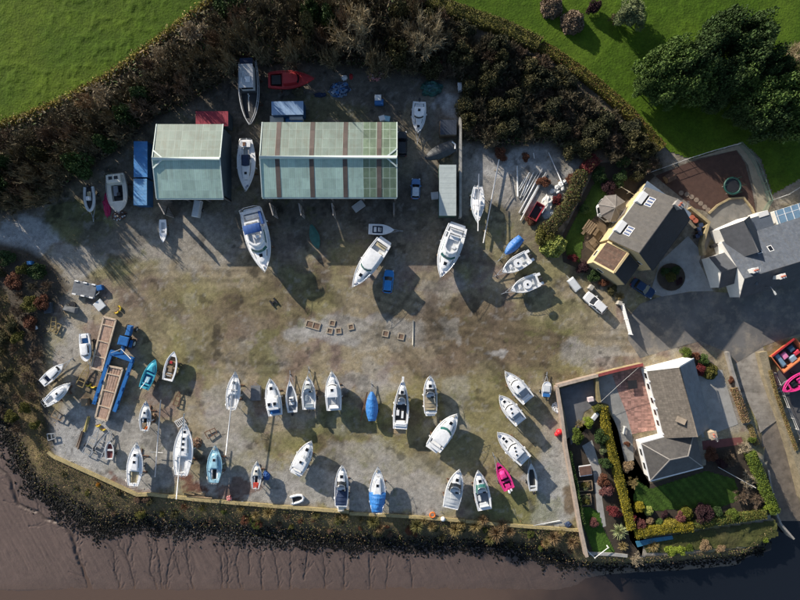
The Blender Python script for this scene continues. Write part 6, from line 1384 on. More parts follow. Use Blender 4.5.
spar((499, 159.5), (483.3, 243), .7, .11, alu, 'very long silver mast on trestles between the pale blue yacht and the fan of spars')
spar((160.7, 400), (155, 477), .8, .10, alu, 'long silver mast with crossbar propped between two yachts by the sea wall', spreader=.68)
spar((548.6, 152.5), (563, 185), .5, .08, alu, 'silver mast resting on the heap of white bags under the dark scrub')
spar((533.5, 153), (534.5, 158.5), .2, .07, trimw, 'short white pole near the top of the spar yard', 'pole', 'pole')
FAN = [((542.5, 168.5), (522.5, 207)), ((546, 172.5), (520.5, 220.5)), ((538.5, 171.5), (521, 203)), ((533.5, 172.5), (523, 196)), ((529.5, 172.5), (519.5, 191)), ((525.5, 177), (518.8, 189)), ((537, 180), (519, 213)), ((543.5, 176), (523, 213)), ((528, 179), (521, 196)), ((531, 178), (520, 198))]
for i, (a, b) in enumerate(FAN): spar(a, b, .18 + .05 * (i % 3), .10, (alu, palegrey, galv)[i % 3], 'silver spar lying in the fan of parallel spars on the ground', 'mast', 'mast', 'spars fanned out on the ground')
spar((517.2, 166), (517.8, 196.5), .25, .13, palegrey, 'pale upright-lying spar at the edge of the fan, thicker than its neighbours')
spar((509.5, 174), (513.5, 198), .2, .07, M('dark_spar_and_shadow', (.05, .055, .07), .6), 'dark thin bar put where a shadow lies beside the silver fan')  # thin dark bar built in place of a cast shadow on the ground
spar((512, 195), (504, 208), .2, .06, M('dark_spar_and_shadow', (.05, .055, .07)), 'short dark spar lying below the shadow bar')
spar((413.3, 320.5), (412.7, 345), .1, .06, gel2, 'thin whitish pole lying on the open ground beside the square frames', 'pole', 'pole')
spar((367.3, 392), (360.5, 421), .35, .09, rust, 'rusty brown spar leaning along the bright blue covered boat', 'pole', 'pole')
spar((532, 526), (560, 520.5), .2, .07, palegrey, 'thin pale pole lying just inside the last stretch of sea wall', 'pole', 'pole')
spar((88.8, 416.5), (84.6, 431.5), .3, .24, M('mossy_timber', (.30, .25, .09), .9, .3), 'thick yellowish timber beam lying above the empty trailers', 'timber_beam', 'beam')
spar((84, 429), (78, 449), .25, .16, M('brown_beam', (.14, .10, .075), .9, .3), 'long brown timber beam running on from the yellowish one', 'timber_beam', 'beam')
spar((82, 431), (76.5, 447), .2, .12, M('brown_beam', (.14, .10, .075)), 'thin brown beam lying alongside the long brown beam', 'timber_beam', 'beam')
for i, (a, b) in enumerate((((184, 493.5), (206, 496.5)), ((187, 496.5), (212, 498)), ((192, 492.5), (205, 494.5)))): spar(a, b, .18 + .12 * i, .11, wood, 'rough plank in the low timber pile against the sea wall', 'plank', 'plank', 'planks piled at the sea wall')

def frame_trailer(px, py, ang, L_, B_, label, mat, wheels=True, bars=4, tip=None, deck=None, z=.5, tong=1.4):
    x, y = W(px, py, z); t = thing('empty_trailer', label, 'trailer', (x, y, 0), ang); mb = MB()
    for sg in (-1, 1): mb.beam((-L_ / 2, sg * B_ / 2, z), (L_ / 2, sg * B_ / 2 * (.7 if not deck else 1), z), .13, .13, mat)
    for i in range(bars): f = i / (bars - 1) - .5; mb.beam((f * L_, -B_ / 2 * (.85 if f > .3 and not deck else 1), z), (f * L_, B_ / 2 * (.85 if f > .3 and not deck else 1), z), .1, .1, mat)
    if tong: mb.beam((L_ / 2, -B_ * .35, z), (L_ / 2 + tong, 0, z), .1, .1, mat); mb.beam((L_ / 2, B_ * .35, z), (L_ / 2 + tong, 0, z), .1, .1, mat)
    mb.build('frame', t)
    if deck: mb = MB(); mb.box((0, 0, z + .1), (L_, B_ * .9, .06), deck); mb.build('deck', t)
    if tip:
        for sg in (-1, 1):
            for k in (-.38, 0, .38): mb = MB(); mb.box((k * L_, sg * B_ / 2, z + .18), (L_ * .16, .22, .2), tip); mb.build('side_marker', t)
    if wheels:
        for sg in (-1, 1): mb = MB(); mb.wheel((-.1 * L_, sg * (B_ / 2 + .14), .32), .32, .2, (0, 1), rubber, galv); mb.build('wheel', t)
    return t
frame_trailer(84.5, 289.3, math.radians(-12), 3.8, 2.2, 'grey flat trailer with white-marked sides and a blue motor at its end', galv, tip=trimw, deck=M('grey_planks', (.14, .15, .165), .85, .3), tong=.6)
simple_crate(99.3, 287.8, .9, .8, .7, .2, 'small blue motor unit at the end of the white-marked trailer', blu, 'motor_unit', 'motor')
frame_trailer(82.5, 379, math.radians(65), 2.6, 1.3, 'rusty yellowish empty trailer frame between the two pontoons and the bank boats', M('ochre_frame', (.25, .19, .08), .8, .3, 2., dirt=(.12, .07, .04), dirt_amt=.5))
frame_trailer(53.5, 324, math.radians(88), 2.3, 1.0, 'narrow ochre frame lying by the overgrown bank', M('ochre_frame', (.25, .19, .08)), wheels=False, tong=0, z=.35)
frame_trailer(57, 328.5, math.radians(60), 1.7, .9, 'small ochre frame next to the narrow one by the overgrown bank', M('ochre_frame', (.25, .19, .08)), wheels=False, tong=0, z=.3, bars=3)
frame_trailer(90, 446, math.radians(64), 2.9, 1.5, 'grey empty boat trailer closest to the corner of the sea wall', galv, tong=2.0)
frame_trailer(100, 449, math.radians(62), 3.0, 1.7, 'grey empty boat trailer beside the little red-lined dinghy', galv, tong=2.0)
frame_trailer(256, 393, math.radians(90), 2.4, 1.6, 'low grey flat-bed trailer next to the yacht with the trailing mast', M('grey_frame', (.16, .16, .165), .8, .2), deck=M('grey_planks', (.14, .15, .165)), wheels=False, tong=.4, z=.4)
frame_trailer(57.5, 415.5, math.radians(-30), 1.7, 1.3, 'brown wooden cradle box under the cream sailing boat', wood, wheels=False, tong=0, bars=3, z=.5)
frame_trailer(51.5, 436.5, math.radians(10), 1.3, 1.1, 'small grey steel frame at the foot of the overgrown bank', galv, wheels=False, tong=0, bars=3, z=.4)
frame_trailer(211, 433, math.radians(30), 1.8, 1.2, 'rusty steel frame lying open between the two yard rows', rust, wheels=False, tong=0, bars=3, z=.3)
frame_trailer(177, 401, math.radians(75), 1.6, 1.0, 'rusty cradle frame lying below the white rowing boat', rust, wheels=False, tong=.8, bars=3, z=.35)
frame_trailer(180.3, 421.8, math.radians(35), 1.5, 1.1, 'pale slatted pallet at the bow of the largest yacht', palegrey, wheels=False, tong=0, bars=6, z=.2)
frame_trailer(585.3, 470.5, math.radians(8), 2.0, 1.6, 'white crossed bench frame over brown boards in the garden strip', trimw, wheels=False, tong=0, bars=2, z=.7, deck=M('brown_boards', (.13, .07, .05), .9, .3))
boat('dinghy', 'open', (109.3, 441), (109, 459.5), 9, 'little grey dinghy with a rust red inside next to the empty trailers', 'the little red-lined dinghy', .45, .6, 'trailer', hull=greygel, deck=palegrey, sole=M('rust_red_sole', (.18, .05, .05), .7), thwarts=(.5,), thwart=palegrey, af='k', cat='dinghy')

# machine parts by the bank
x, y = W(70, 309, .5); t = thing('old_winch', 'old grey winch with a tyre by the scrubby bank', 'winch', (x, y, 0), -.2)
mb = MB(); mb.loft([[(-1.3, -.5, .1), (1.2, -.6, .1), (1.2, .5, .1), (-1.2, .4, .1)], [(-1.0, -.3, .8), (1.0, -.45, .9), (1.0, .35, .9), (-.9, .3, .7)]], M('machine_grey', (.13, .14, .15), .7, .3)); mb.build('housing', t)
mb = MB(); mb.cyl((.1, .75), .55, 0, .3, rubber, 16); mb.cyl((.1, .75), .28, .28, .32, blackp, 12); mb.build('tyre', t)
mb = MB(); mb.beam((-1.2, .1, .5), (-2.0, .5, .3), .12, .12, wood); mb.beam((-1.0, -.5, .4), (-.6, -1.1, .3), .12, .12, wood); mb.build('lever', t)
simple_crate(47.5, 308, 1.2, 1.7, .7, .1, 'dark blue-grey machine box at the edge of the bank scrub', M('dark_bluegrey', (.05, .06, .075), .8, .2), 'machine_box', 'box')
simple_crate(29.3, 263, .8, .6, .7, .1, 'bright blue barrel-like tub in the bank scrub', cblue, 'tub', 'tub')
simple_crate(35.2, 328, .5, .5, .3, .4, 'small white scrap lying on the brown bank', gel, 'scrap_block', 'block')

def arc_chock(px, py, rz, label, g='yellow chocks'):
    x, y = W(px, py, .2); t = thing('wheel_chock', label, 'chock', (x, y, 0), rz, g); mb = MB()
    mb.tube([(.42 * math.cos(a), .42 * math.sin(a), .2) for a in [math.radians(200 + 28 * i) for i in range(6)]], .13, yellow, 6); mb.build('pad', t)
    mb = MB(); mb.box((0, -.2, .08), (.5, .3, .16), rust); mb.build('base', t)
for q in ((116, 310.8, .5), (118.2, 308.6, 2.)): arc_chock(*q, 'yellow curved chock lying above the rusty free pontoon', 'chocks above the free pontoon')
for q in ((88, 383.5, .3), (93, 385.3, .0)): arc_chock(*q, 'yellow curved chock beside the ochre trailer frame', 'chocks beside the ochre frame')
for q in ((97.7, 424, .2), (103, 428, -.1)): arc_chock(*q, 'yellow curved chock at the foot of the held pontoon', 'chocks at the held pontoon')
for q in ((118.5, 359, 3.4), (126.5, 361, 2.6)): arc_chock(*q, 'yellow curved chock inside the arch of the blue hoist', 'chocks inside the hoist')

slabm = M('pale_frame_concrete', (.33, .275, .205), .9, .15, 2.); slabi = M('rust_filled', (.17, .11, .075), .9, .3, 3.)
def sq_frame(px, py, s, rz, label, cells=1, group='square frames set in the open yard'):
    x, y = W(px, py); t = thing('ground_frame', label, 'frame', (x, y, 0), rz, group if cells == 1 else None); mb = MB(); w = .18; lx = s * cells
    for sg in (-1, 1): mb.box((0, sg * (s / 2 - w / 2), .06), (lx, w, .13), slabm)
    for k in range(cells + 1): mb.box((-lx / 2 + w / 2 + k * (lx - w) / cells, 0, .062), (w, s - 2 * w, .13), slabm)
    mb.build('rim', t); mb = MB(); mb.box((0, 0, .03), (lx - .3, s - .3, .05), slabi); mb.build('infill', t)
sq_frame(313, 325, 1.25, -.28, 'double pale-rimmed frame with rusty infill, biggest of the square ground frames', 2)
for q in ((332.3, 323, 1.0, -.2), (329.8, 330.8, 1.0, -.2), (338.5, 330.8, 1.0, .1), (351, 326.8, 1.0, .2), (385.5, 333.5, 1.1, -.2), (401, 336.5, 1.1, -.2)): sq_frame(*q, 'single pale-rimmed square frame set flat in the open ground')
x, y = W(273.5, 302, .2); t = thing('black_pallet', 'small black H-shaped pallet lying alone on the open ground', 'pallet', (x, y, 0), .6); mb = MB()
for k in (-.4, .4): mb.box((k, 0, .15), (.25, 1.1, .3), blackp)
mb.box((0, 0, .16), (.6, .25, .24), blackp); mb.build('frame', t)

# heaps: crumpled shapes
def heap(px, py, rx, ry, hgt, rz, label, mats, name, cat, seed=1, n=26, group=None):
    """a pile of crumpled sheeting or sacks: one continuous lumpy skin"""
    x, y = W(px, py, hgt * .5); t = thing(name, label, cat, (x, y, 0), rz, group); mb = MB(); nr = 7; rings = []
    for i in range(nr):
        f = i / (nr - 1); R_ = []
        for j in range(n):
            a = 2 * pi * j / n; k = 1 + .38 * (noise.noise(Vector((math.cos(a) * 2.2 + seed * 7, math.sin(a) * 2.2, f * 2))))
            rr = math.cos(f * pi / 2) ** .7 * k if f < 1 else .0
            R_.append((rx * rr * math.cos(a), ry * rr * math.sin(a), max(0, hgt * (math.sin(f * pi / 2) * .8 + .35 * (noise.noise(Vector((math.cos(a) * 3 * rr + seed, math.sin(a) * 3 * rr, seed * 3.1)))) * (1 if 0 < f else 0)))))
        rings.append(R_)
    for i in range(nr - 1):
        for j in range(n):
            j2 = (j + 1) % n; mb.add([rings[i][j], rings[i][j2], rings[i + 1][j2], rings[i + 1][j]], [(0, 1, 2, 3)], mats[int(abs(noise.noise(Vector((i * .9 + seed, j * .45, 1.7)))) * 5) % len(mats)])
    mb.build('heap_skin', t); return t
heap(339, 89, 1.7, 1.3, 1.0, .2, 'crumpled blue tarpaulin heap at the edge of the scrub', [M('pale_blue_sheet', (.16, .24, .36), .5, .2), navy, midblue], 'tarpaulin_heap', 'tarpaulin', 2)
heap(320, 94.5, 1.1, .4, .5, 0, 'low dark blue bundle beside the crumpled blue heap', [navy], 'bundle', 'bundle', 3)
heap(297.5, 91, .95, .75, .8, 0, 'mossy olive round cover below the red fishing boat', [M('olive_cover', (.10, .09, .05), .9, .3)], 'covered_stack', 'cover', 4)
heap(344.2, 77.5, .5, .45, .5, 0, 'white plastic sheet scrap above the crumpled blue heap', [gel], 'plastic_sheet', 'sheet', 5)
heap(351, 76.5, .3, .5, .4, 0, 'small red scrap beside the white plastic sheet', [red], 'scrap_heap', 'scrap', 6)
heap(376, 76, 1.4, .8, .35, .2, 'scatter of pinkish rags at the scrub edge', [M('pink_rag', (.40, .16, .16), .9), LITM := M('litter_dark', (.05, .04, .03), .95), M('pale_rag', (.5, .42, .4), .9)], 'rag_heap', 'rags', 7)
heap(432, 87.5, 1.8, 1.25, 1.4, 0, 'dark green tarpaulin heap behind the sports fisher', [tarpgreen, M('deep_green_sheet', (.015, .06, .05), .6), M('blue_green_sheet', (.04, .11, .13), .5)], 'tarpaulin_heap', 'tarpaulin', 8)
heap(106.5, 205, .65, 2.0, .8, 0, 'long crimson bundle beside the broad white cabin boat', [M('crimson_cover', (.36, .01, .08), .6, .15)], 'bundle', 'bundle', 9)
heap(119, 215.5, 1.2, .8, .5, .2, 'dark scrap pile with rusty bits below the broad white cabin boat', [blackp, rust, greygel], 'scrap_heap', 'scrap', 10)
heap(547.5, 203, 1.0, 1.5, .9, -.4, 'large heap of crumpled white bags beside the red skip', [M('white_sack', (.55, .55, .53), .8, .15), gel2], 'sack_heap', 'sacks', 11)
heap(549, 214, 1.1, .7, .4, .3, 'pale plastic sheeting spilled at the end of the red skip', [M('clear_sheet', (.40, .44, .48), .5, .2)], 'plastic_sheet', 'sheet', 12)
for i, (px, py, s_) in enumerate(((553, 191, .5), (557, 187.5, .55), (561.5, 184.5, .6), (565.5, 181.5, .5), (558.5, 192, .4), (563, 188.5, .45))): heap(px, py, s_, s_ * .8, .5, i, 'white sack in the string of sacks under the dark scrub', [M('white_sack', (.55, .55, .53)), palegrey], 'sack', 'sack', 20 + i, 14, 'sacks strung along the spar yard')
heap(556, 407.5, .6, .9, .4, .3, 'jumble of white plastic bits against the pink garden wall', [gel, palegrey, blackp], 'plastic_scrap', 'scrap', 30)
heap(229, 499, .5, .5, .5, 0, 'red canister heap on the sea wall edge', [red, M('pale_rag', (.5, .42, .4))], 'scrap_heap', 'scrap', 31)
heap(242, 503.2, .4, .3, .35, 0, 'white lump lying on the sea wall', [gel], 'plastic_lump', 'lump', 32)
heap(197, 443, .8, .9, .6, .4, 'rusty brown scrap pile beside the largest yacht', [rust, M('brown_beam', (.14, .10, .075)), wood], 'scrap_heap', 'scrap', 33)
heap(266, 476, .6, .8, .5, .2, 'crumpled blue canvas beside the boat with red cushions', [bluec], 'canvas_heap', 'canvas', 34)
heap(153.5, 417.5, .4, .7, .5, 0, 'brown bundle beside the weathered sailing boat', [wood, rust], 'bundle', 'bundle', 35)
heap(568.5, 525, .6, .5, .5, 0, 'dark blue bundle on the last stretch of sea wall', [navy], 'bundle', 'bundle', 36)
# red skip
x, y = W(536.5, 211.5, 1); t = thing('skip', 'crimson skip with a dark inside between the fan of spars and the white bags', 'skip', (x, y, 0), math.radians(60)); mb = MB()
o4 = [(-1.5, -.8), (1.5, -.8), (1.5, .8), (-1.5, .8)]; i4 = [(a * .93, b * .87) for a, b in o4]
mb.loft([[(a * .82, b * .85, .1) for a, b in o4], [(*q, 1.1) for q in o4], [(*q, 1.1) for q in i4], [(a * .78, b * .76, .2) for a, b in o4]], M('crimson_skip', (.22, .016, .028), .6, .2), topmat=blackp); mb.build('body', t)
mb = MB(); mb.beam((-1.6, 0, .7), (-1.5, 0, .7), .3, .2, rust); mb.beam((.2, -.9, 1.12), (1.5, -.9, 1.12), .1, .1, palegrey); mb.build('lug', t)

def buoy(px, py, r_, label, mat, name='buoy', torus=False):
    x, y = W(px, py, r_); t = thing(name, label, 'buoy', (x, y, 0)); mb = MB()
    if torus: mb.tube([(r_ * math.cos(a), r_ * math.sin(a), .4) for a in [2 * pi * i / 14 for i in range(14)]], .13, mat, 8, closed=True); mb.build('ring', t); m2 = MB(); m2.tube([(0, r_, 0), (0, r_, .4)], .04, wood); m2.build('post', t)
    else:
        mb.loft([[(r_ * math.sin(b) * math.cos(a) + .001 * math.cos(a), r_ * math.sin(b) * math.sin(a) + .001 * math.sin(a), r_ - r_ * math.cos(b)) for a in [2 * pi * i / 12 for i in range(12)]] for b in [pi * k / 8 for k in range(9)]], mat, smooth=True); mb.build('float', t); m2 = MB(); m2.tube([(0, 0, 2 * r_), (0, 0, 2 * r_ + .15)], .06, mat); m2.build('eye', t)
buoy(559.3, 432, .55, 'red buoy against the foot of the pink garden wall', M('signal_red', (.65, .02, .03), .5))
buoy(556.8, 434.3, .4, 'smaller red buoy touching the first one at the pink garden wall', M('signal_red', (.65, .02, .03)))
buoy(443, 519, .4, 'white ball buoy on the grassy sea wall', gel)
buoy(432.5, 515, .42, 'orange lifebelt on a post at the grassy sea wall', orange, 'lifebelt', True)
# white slatted gate across the entrance
a = Vector(W(620, 304)); b = Vector(W(628.5, 334)); t = thing('gate', 'white slatted gate standing open across the yard entrance', 'gate', (a.x, a.y, 0)); d = b - a
mb = MB(); n_ = 24
for i in range(n_): q = d * (i / n_ + .02); mb.beam((q.x, q.y, .15), (q.x, q.y, 1.65), .16, .05, trimw)
mb.build('slat', t)
for z in (.3, 1.0, 1.6): mb = MB(); mb.beam((0, 0, z), (d.x, d.y, z), .08, .12, trimw); mb.build('rail', t)
for f in (0, .5, 1): mb = MB(); q = d * f; mb.tube([(q.x, q.y, 0), (q.x, q.y, 1.8)], .08, trimw); mb.build('post', t)
# ------------------------------------------------------------------ gardens
x, y = W(732.5, 186, .7); t = thing('trampoline', 'round dark green trampoline on the bark play yard', 'trampoline', (x, y, 0)); g2 = M('dark_green_pad', (.008, .055, .045), .5, .15)
mb = MB(); P_ = [(1.35 * math.cos(2 * pi * i / 24), 1.35 * math.sin(2 * pi * i / 24), .72) for i in range(24)]; mb.tube(P_, .17, g2, 6, closed=True); mb.build('pad', t)
mb = MB(); mb.cyl((0, 0), 1.25, .66, .68, blackp, 24); mb.build('jump_mat', t)
for i in range(6): a_ = i * pi / 3; mb = MB(); mb.tube([(1.35 * math.cos(a_), 1.35 * math.sin(a_), 0), (1.35 * math.cos(a_), 1.35 * math.sin(a_), .7)], .04, steel); mb.build('leg', t); m2 = MB(); m2.tube([(1.42 * math.cos(a_), 1.42 * math.sin(a_), .7), (1.42 * math.cos(a_), 1.42 * math.sin(a_), 2.2)], .03, g2); m2.build('net_pole', t)
for i, (px, py) in enumerate(((681, 193), (686.8, 194.5), (691.5, 197), (696.3, 200), (700.5, 203.5), (704.5, 207), (708, 210))):
    x, y = W(px, py); mb = MB(); mb.cyl((0, 0), .42, .0, .07, M('stepping_stone', (.22, .17, .13), .9, .2), 9); tag(mb.build('stepping_stone', loc=(x, y, .015), rz=i), 'round tan stepping stone in the line across the play yard', 'stepping stone', 'stepping stones in the bark')
x, y = W(671, 177, 1.2); t = thing('play_hut', 'little brown timber play hut on the bark', 'play hut', (x, y, 0), .5); gparts(t, 1.4, 1.2, .9, 1.4, wood, browntile, browntile, over=.1, gover=.05)
for q in ((699, 229, .2), (700, 233.5, .1), (697.5, 236, .3), (701, 225, .2)):
    x, y = W(q[0], q[1], 1.); t = thing('wheelie_bin', 'dark wheeled dustbin in the corner of the yellow stone wall', 'dustbin', (x, y, 0), q[2], 'dustbins between the houses'); mb = MB(); mb.loft([[(-.22, -.24, .05), (.22, -.24, .05), (.22, .24, .05), (-.22, .24, .05)], [(-.3, -.3, 1.0), (.3, -.3, 1.0), (.3, .3, 1.0), (-.3, .3, 1.0)]], blackp); mb.build('body', t); mb = MB(); mb.box((.02, 0, 1.04), (.66, .64, .08), navy); mb.build('lid', t); mb = MB(); mb.wheel((-.25, .2, .1), .1, .06, (0, 1), rubber); mb.wheel((-.25, -.2, .1), .1, .06, (0, 1), rubber); mb.build('wheel', t)
for q in ((692.5, 217.5, 'red'), (695.5, 220.5, 'terracotta')): 
    x, y = W(q[0], q[1], .4); mb = MB(); mb.cyl((0, 0), .35, 0, .5, M('clay_pot', (.42, .12, .07)), 10, .45); tag(mb.build('flower_pot', loc=(x, y, 0)), ('clay pot nearer the chimney of the yellow house' if q[2] == 'red' else 'clay pot nearer the dustbins'), 'flower pot')
x, y = W(671.4, 277, .3); t = thing('round_planter', 'round dark planting bed with an olive bush in the drive of the yellow house', 'planter', (x, y, 0)); mb = MB(); mb.cyl((0, 0), 2.3, 0, .3, M('planter_kerb', (.15, .14, .12), .9, .3), 20, topmat=M('garden_soil', (.045, .034, .024))); mb.build('kerb', t)
x, y = W(632.5, 384.5, .7); t = thing('garden_table', 'dark square table on the brick patio', 'table', (x, y, 0), .1); mb = MB(); mb.box((0, 0, .72), (1.5, 1.4, .06), blackp); mb.build('tabletop', t)
for a_ in (-.65, .65):
    for b_ in (-.6, .6): mb = MB(); mb.tube([(a_, b_, 0), (a_, b_, .7)], .04, blackp); mb.build('leg', t)
for (px, py, lab) in ((628.5, 449, 'upper'), (625.5, 454, 'lower')): pass
x, y = W(624.5, 430, .5); t = thing('garden_bench', 'pale metal bench at the corner of the side path and the brick patio', 'bench', (x, y, 0), 1.4); mb = MB(); mb.box((0, 0, .45), (1.3, .45, .05), palem); mb.build('seat', t); mb = MB(); mb.box((0, .22, .75), (1.3, .05, .5), palem); mb.build('backrest', t)
for a_ in (-.55, .55): mb = MB(); mb.box((a_, 0, .22), (.06, .4, .44), palem); mb.build('leg', t)
for (px, py, lx, ly, rz, lab) in ((585, 486, 2.4, 1.6, .08, 'upper raised bed with twiggy plants in the garden strip'), (585, 500, 2.0, 1.8, .08, 'lower raised bed with twiggy plants in the garden strip')):
    x, y = W(px, py, .3); t = thing('raised_bed', lab, 'raised bed', (x, y, 0), rz); mb = MB()
    for sg in (-1, 1): mb.box((0, sg * ly / 2, .18), (lx, .12, .36), wood); mb.box((sg * lx / 2, 0, .18), (.12, ly - .12, .36), wood)
    mb.build('board', t); mb = MB(); mb.box((0, 0, .12), (lx - .14, ly - .14, .22), M('garden_soil', (.045, .034, .024))); mb.build('soil', t)
x, y = W(591, 400, .8); simple_crate(591, 399.5, .9, .7, .9, .2, 'white and pink covered box in the dark walled yard', M('pale_pinkish', (.6, .5, .5), .7), 'storage_box', 'box')
simple_crate(595.5, 416.5, 1.4, .6, .5, .9, 'grey bench-like slab by the yellow hedge top', greygel, 'stone_bench', 'bench')
mb = MB(); P_ = [W(635, 541), W(652, 537.5), W(671.5, 535), W(672.5, 538.5), W(655, 541.5), W(637, 546.5)]; mb.prism(P_, .1, .28, M('faded_blue_sheet', (.04, .17, .28), .6, .25, 2.)); tag(mb.build('blue_sheet'), 'long strip of blue sheeting lying below the yellow hedge', 'sheet')
# timber furniture on the terrace of the yellow house
for (px, py, lx, ly, rz, lab) in ((589.5, 227, 2.0, 1.8, .95, 'square timber table frame on the brown terrace of the yellow house'), (596, 232, 1.3, .5, .95, 'small timber bench beside the square table frame'), (584.5, 231, 1.3, .5, .95, 'timber bench on the hedge side of the square table frame'), (592.5, 241, 1.2, .9, .7, 'pale timber chest at the terrace corner of the tiled wing')):
    x, y = W(px, py, .6); t = thing('timber_furniture', lab, 'furniture', (x, y, 0), rz); mb = MB()
    for k in range(5): mb.box((0, -ly / 2 + (k + .5) * ly / 5, .65), (lx, ly / 5 * .62, .06), wood)
    mb.build('top_slat', t)
    for a_ in (-1, 1):
        for b_ in (-1, 1): mb = MB(); mb.box((a_ * lx * .42, b_ * ly * .42, .31), (.09, .09, .62), wood); mb.build('leg', t)
sheet('terrace_soil', [(579, 226), (588, 215), (606, 225), (606, 240), (598, 255), (586, 247)], .03, M('terrace_brown', (.13, .095, .06), .9, .35, 1., bump=.3))
# skip-like punt and pink boat in the compound
x, y = W(789, 355.5, 1); t = thing('open_punt', 'orange-rimmed open punt filled with pink, blue and grey cushions', 'punt', (x, y, 0), math.radians(38)); mb = MB(); o4 = [(-2.6, -1.7), (2.6, -1.7), (2.6, 1.7), (-2.6, 1.7)]
mb.loft([[(a * .9, b * .9, .1) for a, b in o4], [(*q, 1.25) for q in o4], [(a * .94, b * .9, 1.25) for a, b in o4], [(a * .86, b * .82, .3) for a, b in o4]], M('orange_rim', (.48, .13, .05), .6, .25, 1.5, dirt=(.35, .22, .1), dirt_amt=.6), topmat=blackp); mb.build('hull', t)
mb = MB(); mb.beam((-2.4, 1.75, 1.28), (2.3, 1.75, 1.28), .25, .12, red); mb.build('red_rail', t)
for (dx, dy, sx, sy, mt, lab) in ((-1.5, .1, .7, 2.3, M('dusty_blue_cushion', (.15, .26, .36), .8), 'long dusty blue cushion inside the orange punt'), (-.5, .3, .9, 1.0, M('pink_cushion', (.70, .22, .40), .8), 'pink cushion in the middle of the orange punt'), (.3, -.9, 1.1, .9, M('grey_blue_cushion', (.22, .30, .38), .8), 'grey-blue cushion at the yard edge of the orange punt'), (1.1, .6, .9, 1.0, M('navy_cushion', (.03, .07, .13), .8), 'navy cushion in the orange punt'), (1.4, -.5, 1.0, .6, M('red_cushion', (.55, .03, .06), .8), 'red cushion at the far end of the orange punt')):
    v = Matrix.Rotation(math.radians(38), 4, 'Z') @ Vector((dx, dy, 0)); mb = MB(); mb.loft([[(-sx / 2, -sy / 2, 0), (sx / 2, -sy / 2, 0), (sx / 2, sy / 2, 0), (-sx / 2, sy / 2, 0)], [(-sx / 2, -sy / 2, .5), (sx / 2, -sy / 2, .5), (sx / 2, sy / 2, .5), (-sx / 2, sy / 2, .5)], [(-sx * .4, -sy * .4, .6), (sx * .4, -sy * .4, .6), (sx * .4, sy * .4, .6), (-sx * .4, sy * .4, .6)]], mt); tag(mb.build('cushion', loc=(x + v.x, y + v.y, .35), rz=math.radians(38)), lab, 'cushion')
def ex_p2(r, h, zd): box_part(r, 'seat_box', (h.X(.3), 0, zd - .1), (.8, .8, .4), pink); box_part(r, 'engine_box', (h.X(.55), 0, zd - .1), (.8, .7, .4), blackp); rail(r, h, .1, .4, .05, mat=pink, name='gunwale_rail')
boat('speedboat', 'open', (783, 391), (808, 376), 14, 'hot pink boat with black inside behind the white railing', 'the hot pink boat behind the railing', .5, .9, 'trailer', hull=pink, deck=pink, sole=blackp, thwart=pink, thwarts=(.2, .7), well=(.06, .86, .8, .5), extra=ex_p2, af='k')
# wires and lamp
def wire(a, za, b, zb, label, mat=palem, r=.02):
    A = Vector((*W(*a, za), za)); B_ = Vector((*W(*b, zb), zb)); mb = MB(); mid = A.lerp(B_, .5) - Vector((0, 0, .15)); o = Vector((A.x, A.y, 0)); mb.tube([A - o, A.lerp(mid, .5) - o, mid - o, mid.lerp(B_, .5) - o, B_ - o], r, mat, 5); t = tag(mb.build('overhead_wire', loc=o), label, 'wire'); return t
wire((638.5, 367.5), 3.0, (600.5, 402), 1.4, 'thin pale wire stretched from the bungalow to the mossy wall')
x, y = W(752, 287.5); t = thing('street_lamp', 'street lamp with pale head at the roadside below the grey house', 'street lamp', (x, y, 0), math.radians(-60)); mb = MB(); mb.tube([(0, 0, 0), (0, 0, 5.)], .08, galv, 8, .05); mb.build('pole', t); mb = MB(); mb.tube([(0, 0, 5.), (.9, 0, 5.2)], .04, galv); mb.build('arm', t); mb = MB(); mb.box((1.15, 0, 5.2), (.6, .26, .12), palem); mb.build('lamp_head', t)
spar((718, 467), (756, 488), 1.2, .035, palem, 'thin pale pole lying over the brown shrubs by the lawn', 'pole', 'pole', trestle=False)
# ------------------------------------------------------------------ vegetation
nr_ = np.random.RandomState(5)
def leafm(name, rgb, isl=.55, rough=.75): return M(name, rgb, rough, .25, 1.2, island=isl, spec=.25)
def quads_from(P_, A, B_):
    return np.stack([P_ - A - B_, P_ + A - B_, P_ + A + B_, P_ - A + B_], 1)
def rand_dirs(n, zb=0.):
    v = nr_.normal(size=(n, 3)); v[:, 2] += zb; v /= np.linalg.norm(v, axis=1)[:, None] + 1e-9; return v
def leaf_quads(P_, size, zb=.5, asp=.6):
    n = len(P_); N_ = rand_dirs(n, zb); T = rand_dirs(n); A = np.cross(N_, T); A /= np.linalg.norm(A, axis=1)[:, None] + 1e-9; B_ = np.cross(N_, A)
    s = size * nr_.uniform(.6, 1.3, (n, 1)); return quads_from(P_, A * s, B_ * s * asp)
def mesh_obj_data(name, V, mat): return soup(name, V, None, [mat], None)
def crown_leafy(name, n, leaf, lumps, mat, lump_r=.34, flat=1., hollow=.0):
    C_ = rand_dirs(lumps); C_[:, 2] = np.abs(C_[:, 2]) * .9 - .15; r_ = nr_.uniform(.25, .78, (lumps, 1)); C_ = C_ * r_
    k = nr_.randint(0, lumps, n); d = rand_dirs(n); rr = lump_r * nr_.uniform(.55, 1.05, (n, 1)) * nr_.uniform(.75, 1.2, lumps)[k][:, None]
    P_ = C_[k] + d * rr; P_[:, 2] = (P_[:, 2] * flat + .5) ; P_[:, 2] = np.clip(P_[:, 2], .02, 1.2)
    return mesh_obj_data(name, leaf_quads(P_, leaf), mat)
